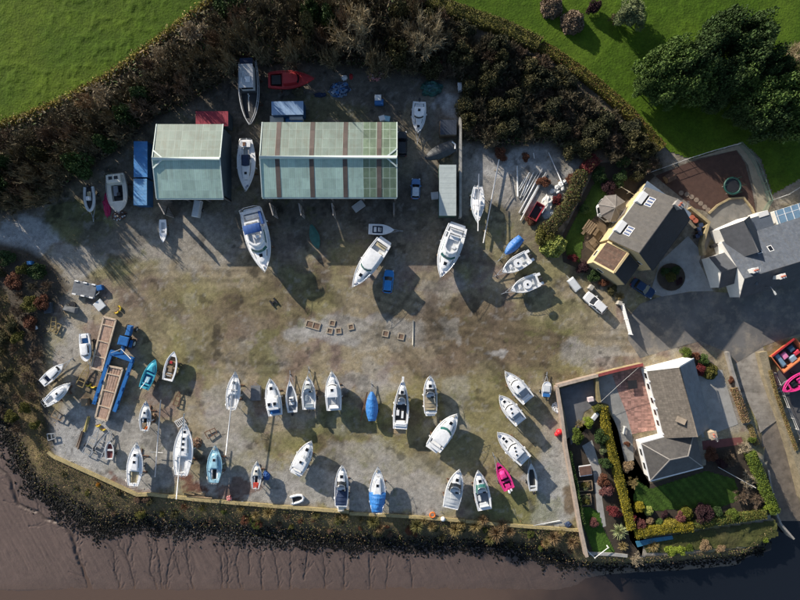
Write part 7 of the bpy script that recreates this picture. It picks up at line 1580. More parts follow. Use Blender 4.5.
def crown_ball(name, n, leaf, mat):
    d = rand_dirs(n); d[:, 2] = np.abs(d[:, 2]) * 1.0; r_ = nr_.uniform(.82, 1.0, (n, 1)) * (1 + .10 * np.sin(d[:, :1] * 7 + 1) * np.cos(d[:, 1:2] * 6)); P_ = d * r_; P_[:, 2] = P_[:, 2] * .95 + .02
    return mesh_obj_data(name, leaf_quads(P_, leaf, 0, .7), mat)
def twig_quads(seed, limbs=11, sub=6, tw=8, w=(.035, .018, .009), up=.75, spread=1.):
    rs = np.random.RandomState(seed); Q = []
    def seg(a, b, w0):
        d = b - a; l = np.linalg.norm(d) + 1e-9; s = np.cross(d / l, rs.normal(size=3)); s /= np.linalg.norm(s) + 1e-9; Q.append([a - s * w0, a + s * w0, b + s * w0 * .55, b - s * w0 * .55])
    for i in range(limbs):
        th = 2 * pi * (i + rs.uniform(-.3, .3)) / limbs; t = rs.uniform(.15, 1.) ** .7; e = np.array([math.cos(th) * t * spread * .72, math.sin(th) * t * spread * .72, up * (1 - .45 * t) * rs.uniform(.8, 1.1)])
        a = np.zeros(3); m = e * .5 + np.array([0, 0, .08]); seg(a, m, w[0]); seg(m, e, w[0] * .7)
        for j in range(sub):
            f = rs.uniform(.3, 1); p0 = m + (e - m) * (2 * f - 1) if f > .5 else a + (m - a) * 2 * f
            d = rs.normal(size=3) * .5 + e / (np.linalg.norm(e)) + np.array([0, 0, .35]); d /= np.linalg.norm(d); p1 = p0 + d * rs.uniform(.2, .42); seg(p0, p1, w[1])
            for k in range(tw):
                q0 = p0 + (p1 - p0) * rs.uniform(.2, 1.); d2 = d + rs.normal(size=3) * .75 + np.array([0, 0, .2]); d2 /= np.linalg.norm(d2); q1 = q0 + d2 * rs.uniform(.1, .26); seg(q0, q1, w[2])
    return np.array(Q)
bark = M('bark', (.07, .055, .042), .9, .3, 3.)
twigm = leafm('bare_twigs', (.128, .110, .070), .5); twigp = leafm('pale_bare_twigs', (.34, .285, .20), .4); twigr = leafm('reddish_twigs', (.145, .105, .072), .5)
TW = [mesh_obj_data('twig_crown', twig_quads(s_, 13, 8, 11, (.035, .016, .011)), twigm) for s_ in (1, 2, 3, 4)]
TWB = [mesh_obj_data('big_twig_crown', twig_quads(s_, 18, 9, 13, (.03, .012, .0065)), twigp) for s_ in (11, 12)]
gorse = leafm('gorse_green', (.078, .072, .030), .6); dkgreen = leafm('dark_evergreen', (.042, .075, .022), .5); brgreen = leafm('bright_leaf', (.085, .12, .018), .5); midgreen = leafm('mid_leaf', (.075, .125, .03), .5)
olive = leafm('olive_leaf', (.12, .115, .026), .4); yelleaf = leafm('yellow_leaf', (.24, .20, .018), .25); redleaf = leafm('red_leaf', (.15, .028, .03), .5); purple = leafm('purple_leaf', (.045, .02, .024), .5); rustleaf = leafm('rust_leaf', (.15, .062, .035), .5); tanleaf = leafm('tan_leaf', (.27, .19, .11), .4); greyleaf = leafm('grey_leaf', (.15, .18, .085), .4); limeleaf = leafm('lime_leaf', (.19, .25, .03), .4); paleleaf = leafm('pale_spiky_leaf', (.30, .33, .16), .4); strawm = leafm('straw', (.26, .20, .085), .45); palegreen = leafm('pale_bush_leaf', (.30, .34, .09), .3)
dkgorse = leafm('dark_gorse', (.050, .052, .026), .6)
LF = [crown_leafy('leaf_crown', 4200, .045, 16, dkgreen) for _ in range(3)]
LFB = [crown_leafy('big_leaf_crown', 15000, .026, 44, dkgreen, .25) for _ in range(3)]
BALL = [crown_ball('ball_crown', 3500, .05, midgreen) for _ in range(2)]
def spiky(name, n, mat, ln=1., w=.035, up=.35):
    d = rand_dirs(n); d[:, 2] = np.abs(d[:, 2]) * .8 + up; d /= np.linalg.norm(d, axis=1)[:, None]; l = ln * nr_.uniform(.6, 1., (n, 1)); s = np.cross(d, rand_dirs(n)); s /= np.linalg.norm(s, axis=1)[:, None] + 1e-9
    B0 = d * .05; E = d * l; E[:, 2] -= (l[:, 0] ** 2) * .18; M_ = d * l * .55 + np.array([0, 0, .05])
    q1 = np.stack([B0 - s * w * .6, B0 + s * w * .6, M_ + s * w, M_ - s * w], 1); q2 = np.stack([M_ - s * w, M_ + s * w, E + s * w * .15, E - s * w * .15], 1)
    return mesh_obj_data(name, np.concatenate([q1, q2]), mat)
SPK = spiky('spiky_crown', 220, paleleaf); TUS = [spiky('tussock_crown', 420, strawm, 1., .02, .5) for _ in range(2)]
tm_ = bpy.data.meshes.new('trunk_mesh'); _mb = MB(); _mb.tube([(0, 0, 0), (.02, .01, .3), (-.01, .02, .62)], .05, bark, 7, .02); _mb.tube([(.02, .01, .3), (.2, .1, .6)], .025, bark, 5, .01); _mb.tube([(.01, .01, .35), (-.18, .12, .65)], .025, bark, 5, .01); _mb.tube([(.01, .01, .4), (-.02, -.2, .7)], .022, bark, 5, .01); _to = _mb.build('trunk_proto'); TRK = _to.data; bpy.data.objects.remove(_to)
def plant(name, px, py, R_, hgt, proto, mat, label, cat, group=None, rz=None, sq=1., lean=.6):
    x, y = W(px, py, hgt * lean); z = 0.
    t = thing(name, label, cat, (x, y, z), rnd.uniform(0, 6.28) if rz is None else rz, group)
    c = place_copy(proto, 'crown' if name != 'tussock' else 'blades', t, sc=(R_, R_ * sq, hgt))
    if mat:
        c.material_slots[0].link = 'OBJECT'; c.material_slots[0].material = mat
    if hgt > 1.3 and name not in ('tussock',): k = min(R_, hgt); place_copy(TRK, 'trunk', t, sc=(k, k, hgt))
    return t
def poly_sample(P_, spacing, seed, tries=4000):
    rr = random.Random(seed); xs = [q[0] for q in P_]; ys = [q[1] for q in P_]; out = []
    for _ in range(tries):
        q = (rr.uniform(min(xs), max(xs)), rr.uniform(min(ys), max(ys)))
        if not inpoly(*q, P_): continue
        if all((q[0] - o_[0]) ** 2 + (q[1] - o_[1]) ** 2 > spacing ** 2 for o_ in out): out.append(q)
    return out
# the scrub belt: shrubs one by one
vis = [q for q in SCRUB if q[0] > -70]
west = [(-60, 165), (0, 138), (25, 129), (62, 113), (112, 86), (155, 56), (200, 22), (225, -4), (418, -4), (418, 60), (388, 66), (340, 60), (300, 56), (262, 60), (240, 48), (226, 72), (192, 94), (155, 110), (138, 122), (115, 146), (88, 163), (55, 185), (30, 202), (-60, 215)]
for i, (px, py) in enumerate(poly_sample(west, 14.5, 4)):
    if min(math.hypot(px - a, py - b) for a, b in ((357, 38), (421, 42), (280, 28))) < 21: continue
    s_ = rnd.random(); edge = min(1., max(.35, rnd.gauss(.8, .2))); hgt = 5.0 + 3.8 * edge * s_; R_ = rnd.uniform(2.0, 3.1)
    # shrubs stay low on the field side
    fd = np_dist(np.array([W(px, py)[0]]), np.array([W(px, py)[1]]), PW([(-60, 146), (0, 126), (62, 101), (112, 74), (155, 43), (214, -2)]))[0]
    hgt = min(hgt, 1.8 + fd * .8) * (1.3 if 225 < px < 420 and py > 20 else 1.)
    if rnd.random() < (.97 if fd < 5 else .80): plant('bare_shrub', px, py, R_, hgt, rnd.choice(TW), (rnd.choice((twigp, twigr, tanleaf, twigp)) if fd < 2.6 else rnd.choice((twigm, twigm, twigm, twigr))), 'bare brown shrub in the leafless scrub belt behind the sheds', 'shrub', 'leafless shrubs of the scrub belt')
    else: plant('evergreen_shrub', px, py, R_ * .85, hgt * .9, rnd.choice(LF), rnd.choice((gorse, dkgreen, dkgreen)), 'dark evergreen shrub standing among the leafless scrub behind the sheds', 'shrub', 'evergreens of the scrub belt')
east = [(428, 8), (470, 32), (526, 52), (560, 72), (590, 94), (622, 122), (652, 150), (655, 166), (625, 166), (602, 146), (575, 150), (552, 136), (500, 140), (466, 134), (466, 100), (458, 76), (424, 66)]
for i, (px, py) in enumerate(poly_sample(east, 11.5, 9)):
    R_ = rnd.uniform(1.5, 2.4); hgt = rnd.uniform(2.2, 4.2)
    if rnd.random() < .38: plant('gorse_bush', px, py, R_, hgt, rnd.choice(LF), rnd.choice((gorse, gorse, gorse, dkgorse, dkgorse)), 'olive-tinged gorse bush in the thicket below the trimmed hedge', 'bush', 'gorse bushes of the thicket')
    else: plant('bare_shrub', px, py, R_, hgt, rnd.choice(TW), rnd.choice((twigm, twigm, twigr)), 'bare twiggy shrub in the gorse thicket below the trimmed hedge', 'shrub', 'bare shrubs of the gorse thicket')
bank_p = [(-60, 266), (0, 254), (28, 258), (52, 276), (58, 292), (40, 312), (36, 350), (38, 400), (36, 440), (14, 430), (-40, 388)]
for i, (px, py) in enumerate(poly_sample(bank_p, 13., 14)):
    if px > 46 and py > 300: continue
    m_ = rnd.random()
    if m_ < .5: plant('bramble_bush', px, py, rnd.uniform(1.2, 2.0), rnd.uniform(1.2, 2.2), rnd.choice(TW), rnd.choice((twigm, twigr, twigr)), 'brown bramble bush on the bank beside the yard', 'bush', 'brambles on the bank')
    else: plant('bank_bush', px, py, rnd.uniform(1.0, 1.7), rnd.uniform(1.0, 1.9), rnd.choice(LF), rnd.choice((gorse, olive, rustleaf, dkgreen)), 'leafy low bush on the bank beside the yard', 'bush', 'leafy bushes on the bank')
for px, py in ((335, 50), (374, 50), (402, 52), (446, 40), (293, 46), (412, 64), (385, 62)): plant('bare_shrub', px, py, 2.4, 5.5, rnd.choice(TW), twigm, 'bare brown shrub in the leafless scrub belt behind the sheds', 'shrub', 'leafless shrubs of the scrub belt')
# notable single trees
palest = leafm('palest_twigs', (.35, .295, .195), .35)
plant('bare_tree', 354, 30, 4.6, 10., TWB[0], palest, 'tall pale bare tree with spreading twigs behind the long shed', 'tree')
plant('bare_tree', 424, 34, 4.2, 9., TWB[1], palest, 'pale bare tree at the foot of the trimmed hedge', 'tree')
plant('bare_tree', 275, 18, 3.6, 6.5, TWB[1], twigm, 'greyish bare tree in the scrub above the red fishing boat', 'tree')
plant('bare_tree', 800, 58, 3.8, 6, TWB[0], palest, 'pale bare tree beside the big dark evergreens', 'tree')
plant('red_bush', 439, 65, .9, 1.4, LF[0], redleaf, 'small crimson bush in the dark thicket', 'bush')
# big evergreens on the lawn
for i, (px, py, R_, hg, mt) in enumerate(((655, 70, 3.4, 6.0, midgreen), (676, 58, 3.8, 7.0, midgreen), (700, 60, 4.0, 7.5, dkgreen), (668, 88, 3.4, 5.5, midgreen), (695, 84, 3.8, 6.5, midgreen), (722, 78, 3.8, 6.5, dkgreen), (728, 30, 3.8, 7.5, dkgreen), (752, 34, 3.8, 8, dkgreen), (745, 56, 4.0, 8, dkgreen), (765, 62, 3.4, 7, dkgreen), (760, 100, 4.0, 7, midgreen), (785, 95, 4.2, 7.5, midgreen), (768, 120, 3.8, 6, dkgreen), (795, 120, 3.8, 6.5, midgreen), (745, 112, 3.0, 5, dkgreen), (812, 100, 3.8, 7, dkgreen), (685, 74, 3.2, 6.5, dkgreen), (712, 45, 3.2, 7.2, dkgreen), (738, 78, 3.4, 6.5, midgreen), (755, 80, 3.2, 6.5, dkgreen), (645, 84, 2.4, 4.5, midgreen), (715, 98, 2.6, 4.5, dkgreen), (778, 75, 3., 6.5, dkgreen))):
    plant('evergreen_tree', px, py, R_, hg * 1.25, LFB[i % 3], mt, 'large dark evergreen in the dense clump on the lawn', 'tree', 'evergreens clumped on the lawn')
plant('round_tree', 632, 15, 3.0, 4.2, LFB[1], greyleaf, 'rounded grey-green tree alone on the lawn', 'tree')
plant('shrub', 615, 18, 1.3, 1.6, TW[1], twigr, 'small reddish shrub beside the rounded grey-green tree', 'shrub')
plant('clipped_bush', 553, 5, 1.9, 2.2, BALL[0], leafm('brown_clipped', (.20, .15, .105), .35), 'round brown leafless bush at the edge of the lawn, upper of the pair', 'bush')
plant('clipped_bush', 574, 20, 2.0, 2.4, BALL[1], leafm('brown_clipped', (.20, .15, .105)), 'round brown leafless bush on the lawn, lower of the pair', 'bush')
plant('dark_bush', 593, 8, 1.6, 2.2, LF[1], purple, 'dark purplish bush between the brown pair and the grey-green tree', 'bush')
# hedges: one mesh of leaves along a line
def hedge(px, w, hgt, mats, label, leaf=.16, dens=60, name='hedge', cat='hedge', lump=.12):
    leaf *= .5; dens *= 4
    P_ = [Vector(W(a, b, hgt * .7)) for a, b in px]; t0 = P_[0]; V = []; mi = []
    core = MB()
    for a, b in zip(P_, P_[1:]):
        l = (b - a).length; d = (b - a).normalized(); nn = Vector((-d.y, d.x)); n = int(l * dens)
        s = nr_.uniform(-.02, 1.02, n) * l; th = np.arccos(nr_.uniform(-1, 1, n)); k = 1 + lump * (np.sin(s * 1.7 + a.x) * .5 + nr_.uniform(-.5, .5, n) * .6)
        off = np.sign(np.cos(th)) * np.abs(np.cos(th)) ** .7 * w / 2 * k; z = np.abs(np.sin(th)) ** .4 * hgt * (.92 + .06 * np.sin(s * 1.3 + a.y) + nr_.uniform(-.05, .05, n)) 
        low = nr_.uniform(0, 1, n) < .22; z = np.where(low, nr_.uniform(.1, 1, n) * hgt * .9, z); off = np.where(low, np.sign(off) * w / 2 * .95, off)
        P3 = np.stack([a.x - t0.x + d.x * s + nn.x * off, a.y - t0.y + d.y * s + nn.y * off, z], 1); V.append(leaf_quads(P3, leaf, .4, .7)); mi.append(nr_.choice(len(mats), n, p=np.array([.7] + [.3 / max(1, len(mats) - 1)] * (len(mats) - 1)) if len(mats) > 1 else None))
        core.beam((a.x - t0.x, a.y - t0.y, hgt * .38), (b.x - t0.x, b.y - t0.y, hgt * .38), w * .8, hgt * .72, mats[0])
    t = thing(name, label, cat, (t0.x, t0.y, 0)); me = soup('foliage', np.concatenate(V), None, mats, np.concatenate(mi)); place_copy(me, 'foliage', t); core.build('branch_core', t); return t
hedge([(412, -8), (440, 3), (470, 15), (505, 27), (530, 39), (540, 44)], 2.5, 2.2, [olive, gorse, leafm('hedge_brown', (.10, .075, .03), .4)], 'broad trimmed brownish-green hedge along the lawn top', .15, 110)
hedge([(541, 45), (560, 57), (583, 73), (601, 87), (625, 108), (648, 132), (662, 148)], 1.9, 1.6, [leafm('golden_hedge', (.135, .125, .024), .4), olive, rustleaf], 'narrower golden-olive hedge continuing down to the play yard', .14, 110)
hedge([(597, 157), (590, 164), (585, 170)], 2.0, 2.2, [redleaf, rustleaf, gorse], 'crimson end of the hedge between spar yard and garden', .16, 110)
hedge([(583, 171), (577, 185), (572, 200), (563, 212), (553, 225), (545, 232)], 2.2, 2.1, [gorse, olive, rustleaf, midgreen], 'loose brownish-green hedge between the spar yard and the garden of the yellow house', .17, 90, lump=.6)
plant('round_bush', 554.5, 245.5, 2.25, 2.6, BALL[0], palegreen, 'big rounded pale green bush at the end of the loose hedge', 'bush', sq=.85, rz=.3)
plant('bush', 545.5, 236, 1.9, 2.2, LF[2], olive, 'olive bush joined to the big rounded pale green one', 'bush')
for (px, py, R_, mt, lab) in ((545, 182, 1.5, rustleaf, 'rusty red bush between the spar fan and the white sacks'), (556, 200, 1.2, redleaf, 'crimson bramble patch behind the white bags'), (572, 180, 1.2, rustleaf, 'rusty bush at the sack end of the loose hedge'), (500, 153, 1.6, rustleaf, 'rust brown bush at the tip of the very long mast'), (526, 157, .9, rustleaf, 'small brown bush above the spar fan'), (531, 221, 1.1, rustleaf, 'brownish bush below the red skip'), (562, 207, 1.0, redleaf, 'crimson bramble beside the loose green hedge'), (471, 128, 1.6, tanleaf, 'tan dry shrub beside the head of the pale wall'), (492, 141, 1.4, tanleaf, 'tan dry shrub under the gorse thicket')): plant('bramble' if 'bramble' in lab else 'bush', px, py, R_, R_ * .7, rnd.choice(LF), mt, lab, 'bush')
hedge([(603.5, 407), (607, 430), (613, 455), (620, 480), (627, 508), (631.5, 529)], 1.45, 1.5, [yelleaf, olive], 'long narrow yellow-green hedge beside the bungalow path', .12, 130)
hedge([(594, 410), (600, 407), (606, 409)], 1.0, 1.4, [olive, midgreen], 'short olive hedge at the top of the yellow-green one', .12, 130)
hedge([(636, 534), (650, 531.5), (672, 528), (693, 526.5)], 1.7, 1.3, [yelleaf, olive], 'yellow hedge along the lower edge of the back garden', .12, 130)
hedge([(695, 525), (720, 520.5), (745, 517), (766, 514)], 1.5, 1.1, [olive, midgreen], 'dull olive hedge continuing the yellow one towards the slipway', .13, 120)
hedge([(751, 453), (758, 470), (766, 490), (776, 513)], 1.7, 1.6, [brgreen, limeleaf, midgreen], 'bright green hedge beside the wet slipway', .14, 120)
hedge([(568.5, 452), (573, 475), (578, 500), (583, 525)], 1.0, 1.4, [midgreen, gorse, dkgreen], 'dark green climber hedge on the garden side of the pinkish wall', .14, 120)
hedge([(735, 388), (741, 405), (747, 422)], 1.2, 1.1, [tanleaf, rustleaf, olive], 'dry tan hedge strip inside the wall of the bungalow drive', .13, 110)
# garden plants
GP = [('clipped_bush', 640, 508, .95, 1.2, BALL[0], yelleaf, 'yellow-green clipped ball at the lawn corner'), ('clipped_bush', 649.5, 511.5, .8, 1.0, BALL[1], palegreen, 'pale green clipped ball beside the yellow-green one'), ('clipped_bush', 651, 521, .65, .8, BALL[0], tanleaf, 'tan clipped ball in the back garden border'), ('clipped_bush', 660, 523, .7, .8, BALL[1], midgreen, 'small green clipped ball next to the tan one'), ('shrub', 670, 522.5, 1.25, 1.2, LF[0], leafm('gold_leaf', (.30, .25, .04), .4), 'golden loose shrub in the back garden border'), ('shrub', 634, 517.5, .8, 1.1, LF[1], redleaf, 'crimson shrub nearest the yellow-green hedge corner'), ('shrub', 640, 524, 1.0, 1.2, LF[2], leafm('dusky_red', (.16, .06, .055), .4), 'dusky red shrub behind the yellow hedge'), ('shrub', 681, 517.5, 1.1, 1.2, LF[0], leafm('dusky_red', (.16, .06, .055)), 'dusky red shrub beside the golden one'), ('shrub', 664, 515, .9, .9, LF[1], purple, 'dark red low shrub on the lawn edge'),
      ('clipped_bush', 687.5, 514.5, 1.15, 1.5, BALL[0], leafm('deep_olive', (.11, .11, .015), .4), 'deep olive clipped ball in the middle of the border'), ('shrub', 703, 513, 1.8, 1.6, LF[2], purple, 'wide dark purple shrub in the border'), ('shrub', 718, 511.5, 1.1, 1.2, LF[0], dkgreen, 'dark green shrub beside the purple one'), ('clipped_bush', 734, 516, 1.1, 1.3, BALL[1], brgreen, 'bright green clipped bush near the slipway end of the border'), ('shrub', 769, 507, 1.2, 1.4, LF[1], limeleaf, 'lime green shrub at the hedge corner by the slipway'),
      ('bare_shrub', 748, 481, 1.8, 1.6, TW[0], twigp, 'pale bare shrub by the thin pole'), ('bare_shrub', 742, 497, 1.7, 1.6, TW[1], twigr, 'reddish bare shrub below the pale one'), ('bare_shrub', 757, 500, 1.6, 1.5, TW[2], twigr, 'brown bare shrub beside the lime green shrub'), ('bare_shrub', 730, 459, 1.7, 1.8, TW[3], twigr, 'bare shrub on the dark ground behind the bungalow'), ('shrub', 722, 464, 1.2, 1.0, LF[0], purple, 'purplish shrub behind the tan chimney'), ('shrub', 745, 448, 1.5, 1.5, TW[2], twigp, 'straw-coloured shrub at the top of the bright green hedge'), ('shrub', 751, 440, .9, 1.1, LF[1], brgreen, 'bright green shrub by the red terrace'), ('shrub', 712, 455, 1.3, 1.0, LF[2], rustleaf, 'rusty shrub below the red terrace'),
      ('shrub', 628, 466, 1.2, 1.3, LF[0], tanleaf, 'tan flowering shrub at the wall of the hip-roofed wing'), ('shrub', 633, 483, 1.3, 1.2, TW[1], strawm, 'straw-coloured shrub beside the striped lawn'), ('shrub', 628, 444, .7, .8, LF[1], rustleaf, 'rusty flower clump at the corner of the brick patio'),
      ('bush', 577.5, 438, 1.7, 1.9, LF[1], brgreen, 'big bright green bush in the walled garden'), ('bush', 589, 422.5, 1.1, 1.3, LF[0], limeleaf, 'lime yellow bush behind the big bright green one'), ('shrub', 580, 424, 1.0, .9, TW[0], strawm, 'straw-coloured twiggy shrub behind the lime yellow bush'), ('bush', 602, 437, 1.4, 1.6, LF[2], dkgreen, 'dark green bush against the yellow-green hedge'), ('shrub', 603.5, 450, .9, .9, LF[0], greyleaf, 'grey-green shrub under the dark green bush'), ('bush', 605, 463, 1.5, 1.6, LF[1], dkgreen, 'dark bush in the middle of the garden path border'), ('shrub', 604, 481, 1.2, 1.1, LF[2], rustleaf, 'russet shrub beside the garden path'), ('shrub', 607, 491, 1.4, 1.2, LF[0], leafm('dusky_pink', (.17, .07, .065), .4), 'dusky pink shrub beside the garden path'), ('shrub', 613, 511, 1.6, 1.3, LF[1], redleaf, 'deep red wide shrub near the spiky plant'), ('shrub', 594.5, 523, .9, .8, LF[2], leafm('dusky_pink', (.17, .07, .065)), 'dusky shrub on the strip lawn'),
      ('spiky_plant', 621, 533, 1.9, 1.9, SPK, paleleaf, 'big pale green spiky plant at the quay end of the garden'), ('spiky_plant', 624, 547, 1.2, 1.2, SPK, strawm, 'straw-coloured spiky plant hanging over the quay'),
      ('shrub', 687, 353, 1.2, 1.2, LF[0], brgreen, 'bright green shrub at the bungalow gable'), ('shrub', 697, 356, 1.0, 1.1, LF[1], rustleaf, 'russet shrub at the bungalow gable'), ('shrub', 704, 360, 1.0, 1.2, LF[2], midgreen, 'mid green shrub at the bungalow gable'), ('shrub', 700, 369, 1.3, 1.0, LF[0], redleaf, 'crimson low shrub at the head of the bungalow drive'), ('clipped_bush', 711, 371.5, 1.4, 1.3, BALL[0], olive, 'olive clipped bush at the head of the bungalow drive'), ('shrub', 731, 381, .8, .9, LF[1], rustleaf, 'russet shrub on the corner of the slipway'),
      ('shrub', 671.4, 277, .95, 1.0, BALL[1], olive, 'olive ball bush in the middle of the round planting bed'), ('shrub', 665, 271, .9, .7, LF[0], dkgreen, 'dark plant on the garden side of the round bed'), ('shrub', 679, 282, .9, .7, LF[1], purple, 'purplish plant on the road side of the round bed'), ('shrub', 676, 271, .9, .7, LF[2], dkgreen, 'dark plant on the far side of the round bed'),
      ('shrub', 620.5, 296.5, 1.2, 1.2, TW[0], strawm, 'straw-coloured shrub at the head of the white gate'), ('shrub', 612, 290, 1.1, 1.0, LF[0], gorse, 'olive shrub at the foot of the tiled wing'), ('shrub', 603, 283, 1.1, 1.0, LF[1], rustleaf, 'russet shrub below the tiled wing'), ('shrub', 594, 275, 1.2, 1.0, LF[2], dkgreen, 'dark shrub at the wing corner'), ('shrub', 583, 268, 1.3, .9, LF[0], purple, 'purplish shrub along the entrance track'), ('shrub', 574, 258, 1.1, .9, LF[1], redleaf, 'dark red shrub near the rounded bush'),
      ('bush', 608, 188, 1.4, 1.2, LF[2], purple, 'dark plum bush above the many-sided roof'), ('bush', 620, 178, 1.6, 1.5, LF[0], dkgreen, 'dark bush in the upper garden of the yellow house'), ('bush', 636, 177, 1.5, 1.4, LF[1], gorse, 'gorse-like bush under the pale gate frame'), ('bush', 600, 175, 1.4, 1.3, LF[2], dkgreen, 'dark bush next to the crimson hedge end'), ('bush', 645, 165, 1.6, 1.6, LF[0], gorse, 'olive bush at the fence corner of the play yard'), ('bush', 625, 160, 1.6, 1.6, LF[1], dkgreen, 'dark bush at the lower end of the golden hedge'), ('shrub', 585, 210, 1.0, .9, LF[2], midgreen, 'green shrub on the lawn edge of the loose hedge'), ('shrub', 790, 128, 1.3, 1.2, TW[1], twigr, 'reddish bare shrub under the evergreens')]
for n_, px, py, R_, hg, pr, mt, lab in GP: plant(n_, px, py, R_, hg, pr, mt, lab, 'bush' if 'bush' in n_ else 'plant' if 'spiky' in n_ else 'shrub')
# tussocks on the bank below the sea wall
for (px, py, R_) in ((268, 515, 1.3), (345, 518, .9), (338, 520, .8), (316, 517, .8), (361, 521, .8), (373, 524, 1.4), (380, 530, 1.1), (417, 528, 1.5), (424, 522, 1.1), (432, 528, 1.0), (456, 532, 1.4), (463, 525, 1.1), (476, 528, 1.4), (484, 522, 1.3), (498, 536, 1.7), (503, 527, 1.4), (511, 534, 1.1), (491, 541, 1.2), (556, 540, 1.5), (562, 533, 1.1), (574, 545, 1.3), (548, 545, 1.0), (655, 548, 1.3), (240, 511, .8), (255, 517, .9)):
    t = plant('tussock', px, py, R_ * 1.25, R_ * 1.3, rnd.choice(TUS), rnd.choice((strawm, strawm, leafm('tan_grass', (.22, .15, .08), .4), leafm('olive_grass', (.15, .14, .05), .4))), 'straw-coloured grass tussock on the bank under the sea wall', 'tussock', 'tussocks under the sea wall'); t.location.z = -.35
wl_px = [(56, 462), (95, 480), (137, 500), (200, 505), (270, 511), (349, 517), (387, 520), (418, 523), (465, 527), (517, 531), (572, 536)]
for a, b in zip(wl_px, wl_px[1:]):
    for k in range(max(1, int(abs(b[0] - a[0]) / 9))):
        f = rnd.random(); d_ = rnd.uniform(2, 19) if a[0] > 150 else rnd.uniform(0, 26); R_ = rnd.uniform(.5, 1.0)
        t = plant('weed_clump', a[0] + (b[0] - a[0]) * f - (d_ * .4 if a[0] < 130 else 0), a[1] + (b[1] - a[1]) * f + d_, R_, R_ * .8, rnd.choice(LF + [TW[1]]), rnd.choice((gorse, olive, leafm('bank_green', (.10, .12, .025)), leafm('bank_brown', (.15, .095, .065)), rustleaf)), 'scruffy weed clump on the bank between sea wall and stones', 'plant', 'weed clumps under the sea wall'); t.location.z = -.3 - d_ * .045
for (px, py, R_, mt, lab) in ((672, 552, 1.2, limeleaf, 'lime green shrub on the bank below the blue sheeting'), (682, 551, 1.2, limeleaf, 'lime green shrub beside its twin on the bank below the garden'), (690, 549, .8, brgreen, 'smaller green shrub on the bank below the garden'), (707, 547, 1.1, tanleaf, 'tan dry shrub on the bank below the garden'), (722, 549, .9, tanleaf, 'smaller tan dry shrub on the bank below the garden'), (767, 541, .6, limeleaf, 'lime tuft at the end of the bank by the slipway'), (97, 485, .6, leafm('orange_leaf', (.42, .19, .02), .3), 'orange-yellow bush at the foot of the sea wall'), (637, 561, 1.5, twigp, 'pale bare bush on the rocks beside the quay')): 
    t = plant('bare_bush' if mt is twigp else 'bank_shrub', px, py, R_, R_, rnd.choice(LF) if mt is not twigp else TW[0], mt, lab, 'shrub'); t.location.z = -.35 if py > 480 else -.2

for (bx_, by_) in ((583.5, 485), (587.5, 484.5), (585, 488), (583, 499), (587, 501.5), (585.5, 497)): plant('bed_plant', bx_, by_, .75, .8, rnd.choice((TW[0], LF[1])), rnd.choice((strawm, olive, greyleaf)), 'small twiggy plant growing in one of the two raised beds', 'plant', 'plants in the raised beds')
wv_ = hedge([(766, 370), (772.5, 394), (782, 421), (792, 448)], .55, .3, [strawm, olive, rustleaf], 'ragged low strip of weeds along the foot of the broad mossy wall', .13, 60, name='weed_strip_hedge'); wv_.location.z = 1.2
hedge([(750, 425), (757, 445)], .8, .6, [strawm, olive, tanleaf], 'dry low hedge strip at the bend of the slipway', .13, 70)
# undergrowth, bank plants and shore stones: nobody could count them
def scatter_poly(P_, n):
    P_ = np.array(P_); lo, hi = P_.min(0), P_.max(0); out = np.zeros((0, 2))
    while len(out) < n:
        q = nr_.uniform(lo, hi, (n * 2, 2)); out = np.concatenate([out, q[np_inpoly(q[:, 0], q[:, 1], [tuple(a) for a in P_])]])
    return out[:n]
def undergrowth(name, pts, z, size, hmax, mats, p, label=None):
    n = len(pts); P3 = np.concatenate([pts, (z + nr_.uniform(0, 1, n) ** 1.6 * hmax)[:, None]], 1)
    me = soup(name, leaf_quads(P3, size, .2, .35), None, mats, nr_.choice(len(mats), n, p=p)); o = bpy.data.objects.new(name, me); COL.objects.link(o); tag(o, label, 'vegetation', kind='stuff'); return o
q1 = scatter_poly(PW([q for q in SCRUB if q[0] > -70]), 30000)
ins = np_inpoly(q1[:, 0], q1[:, 1], PW(east)); 
undergrowth('scrub_undergrowth', q1, np.zeros(len(q1)), .26, 1.3, [twigm, leafm('dead_bracken', (.15, .105, .06), .6), dkgreen, gorse], [.42, .26, .16, .16], 'tangled brown undergrowth beneath the scrub belt')
# bright dead-grass fringe where the field ends
fr_ = PW([(-30, 133), (0, 125), (25, 117), (62, 101), (112, 74), (155, 43), (200, 9), (214, -2)]); pts = []
for a, b in zip(fr_, fr_[1:]):
    n = int(math.hypot(a[0] - b[0], a[1] - b[1]) * 190); t_ = nr_.uniform(0, 1, (n, 1)); d = np.array(b) - np.array(a); nn = np.array([-d[1], d[0]]) / np.hypot(*d); pts.append(np.array(a) + t_ * d - nn * nr_.normal(.1, .4, (n, 1)))
undergrowth('field_edge_grass', np.concatenate(pts), 0 * np.concatenate(pts)[:, 0], .15, .7, [leafm('yellow_grass', (.26, .215, .045), .4), strawm, rustleaf, olive], [.5, .25, .1, .15], 'yellowed tall grass along the field edge')
allp = nr_.uniform([-70, -52], [66, 8], (420000, 2)); z_, la_, in_, dS_, dR_ = zfun(allp[:, 0], allp[:, 1]); t_ = dS_ / (dS_ + dR_ + 1e-6)
gap = vnoise(allp[:, 0] * .5, allp[:, 1] * .5, 7)
slipm = np_inpoly(allp[:, 0], allp[:, 1], SLIP) | (allp[:, 0] > 62)
bk = (~la_) & in_ & (t_ < .85) & (nr_.uniform(0, 1, len(t_)) < (1.1 - t_ * .95) * (.35 + .9 * gap)) & ~slipm
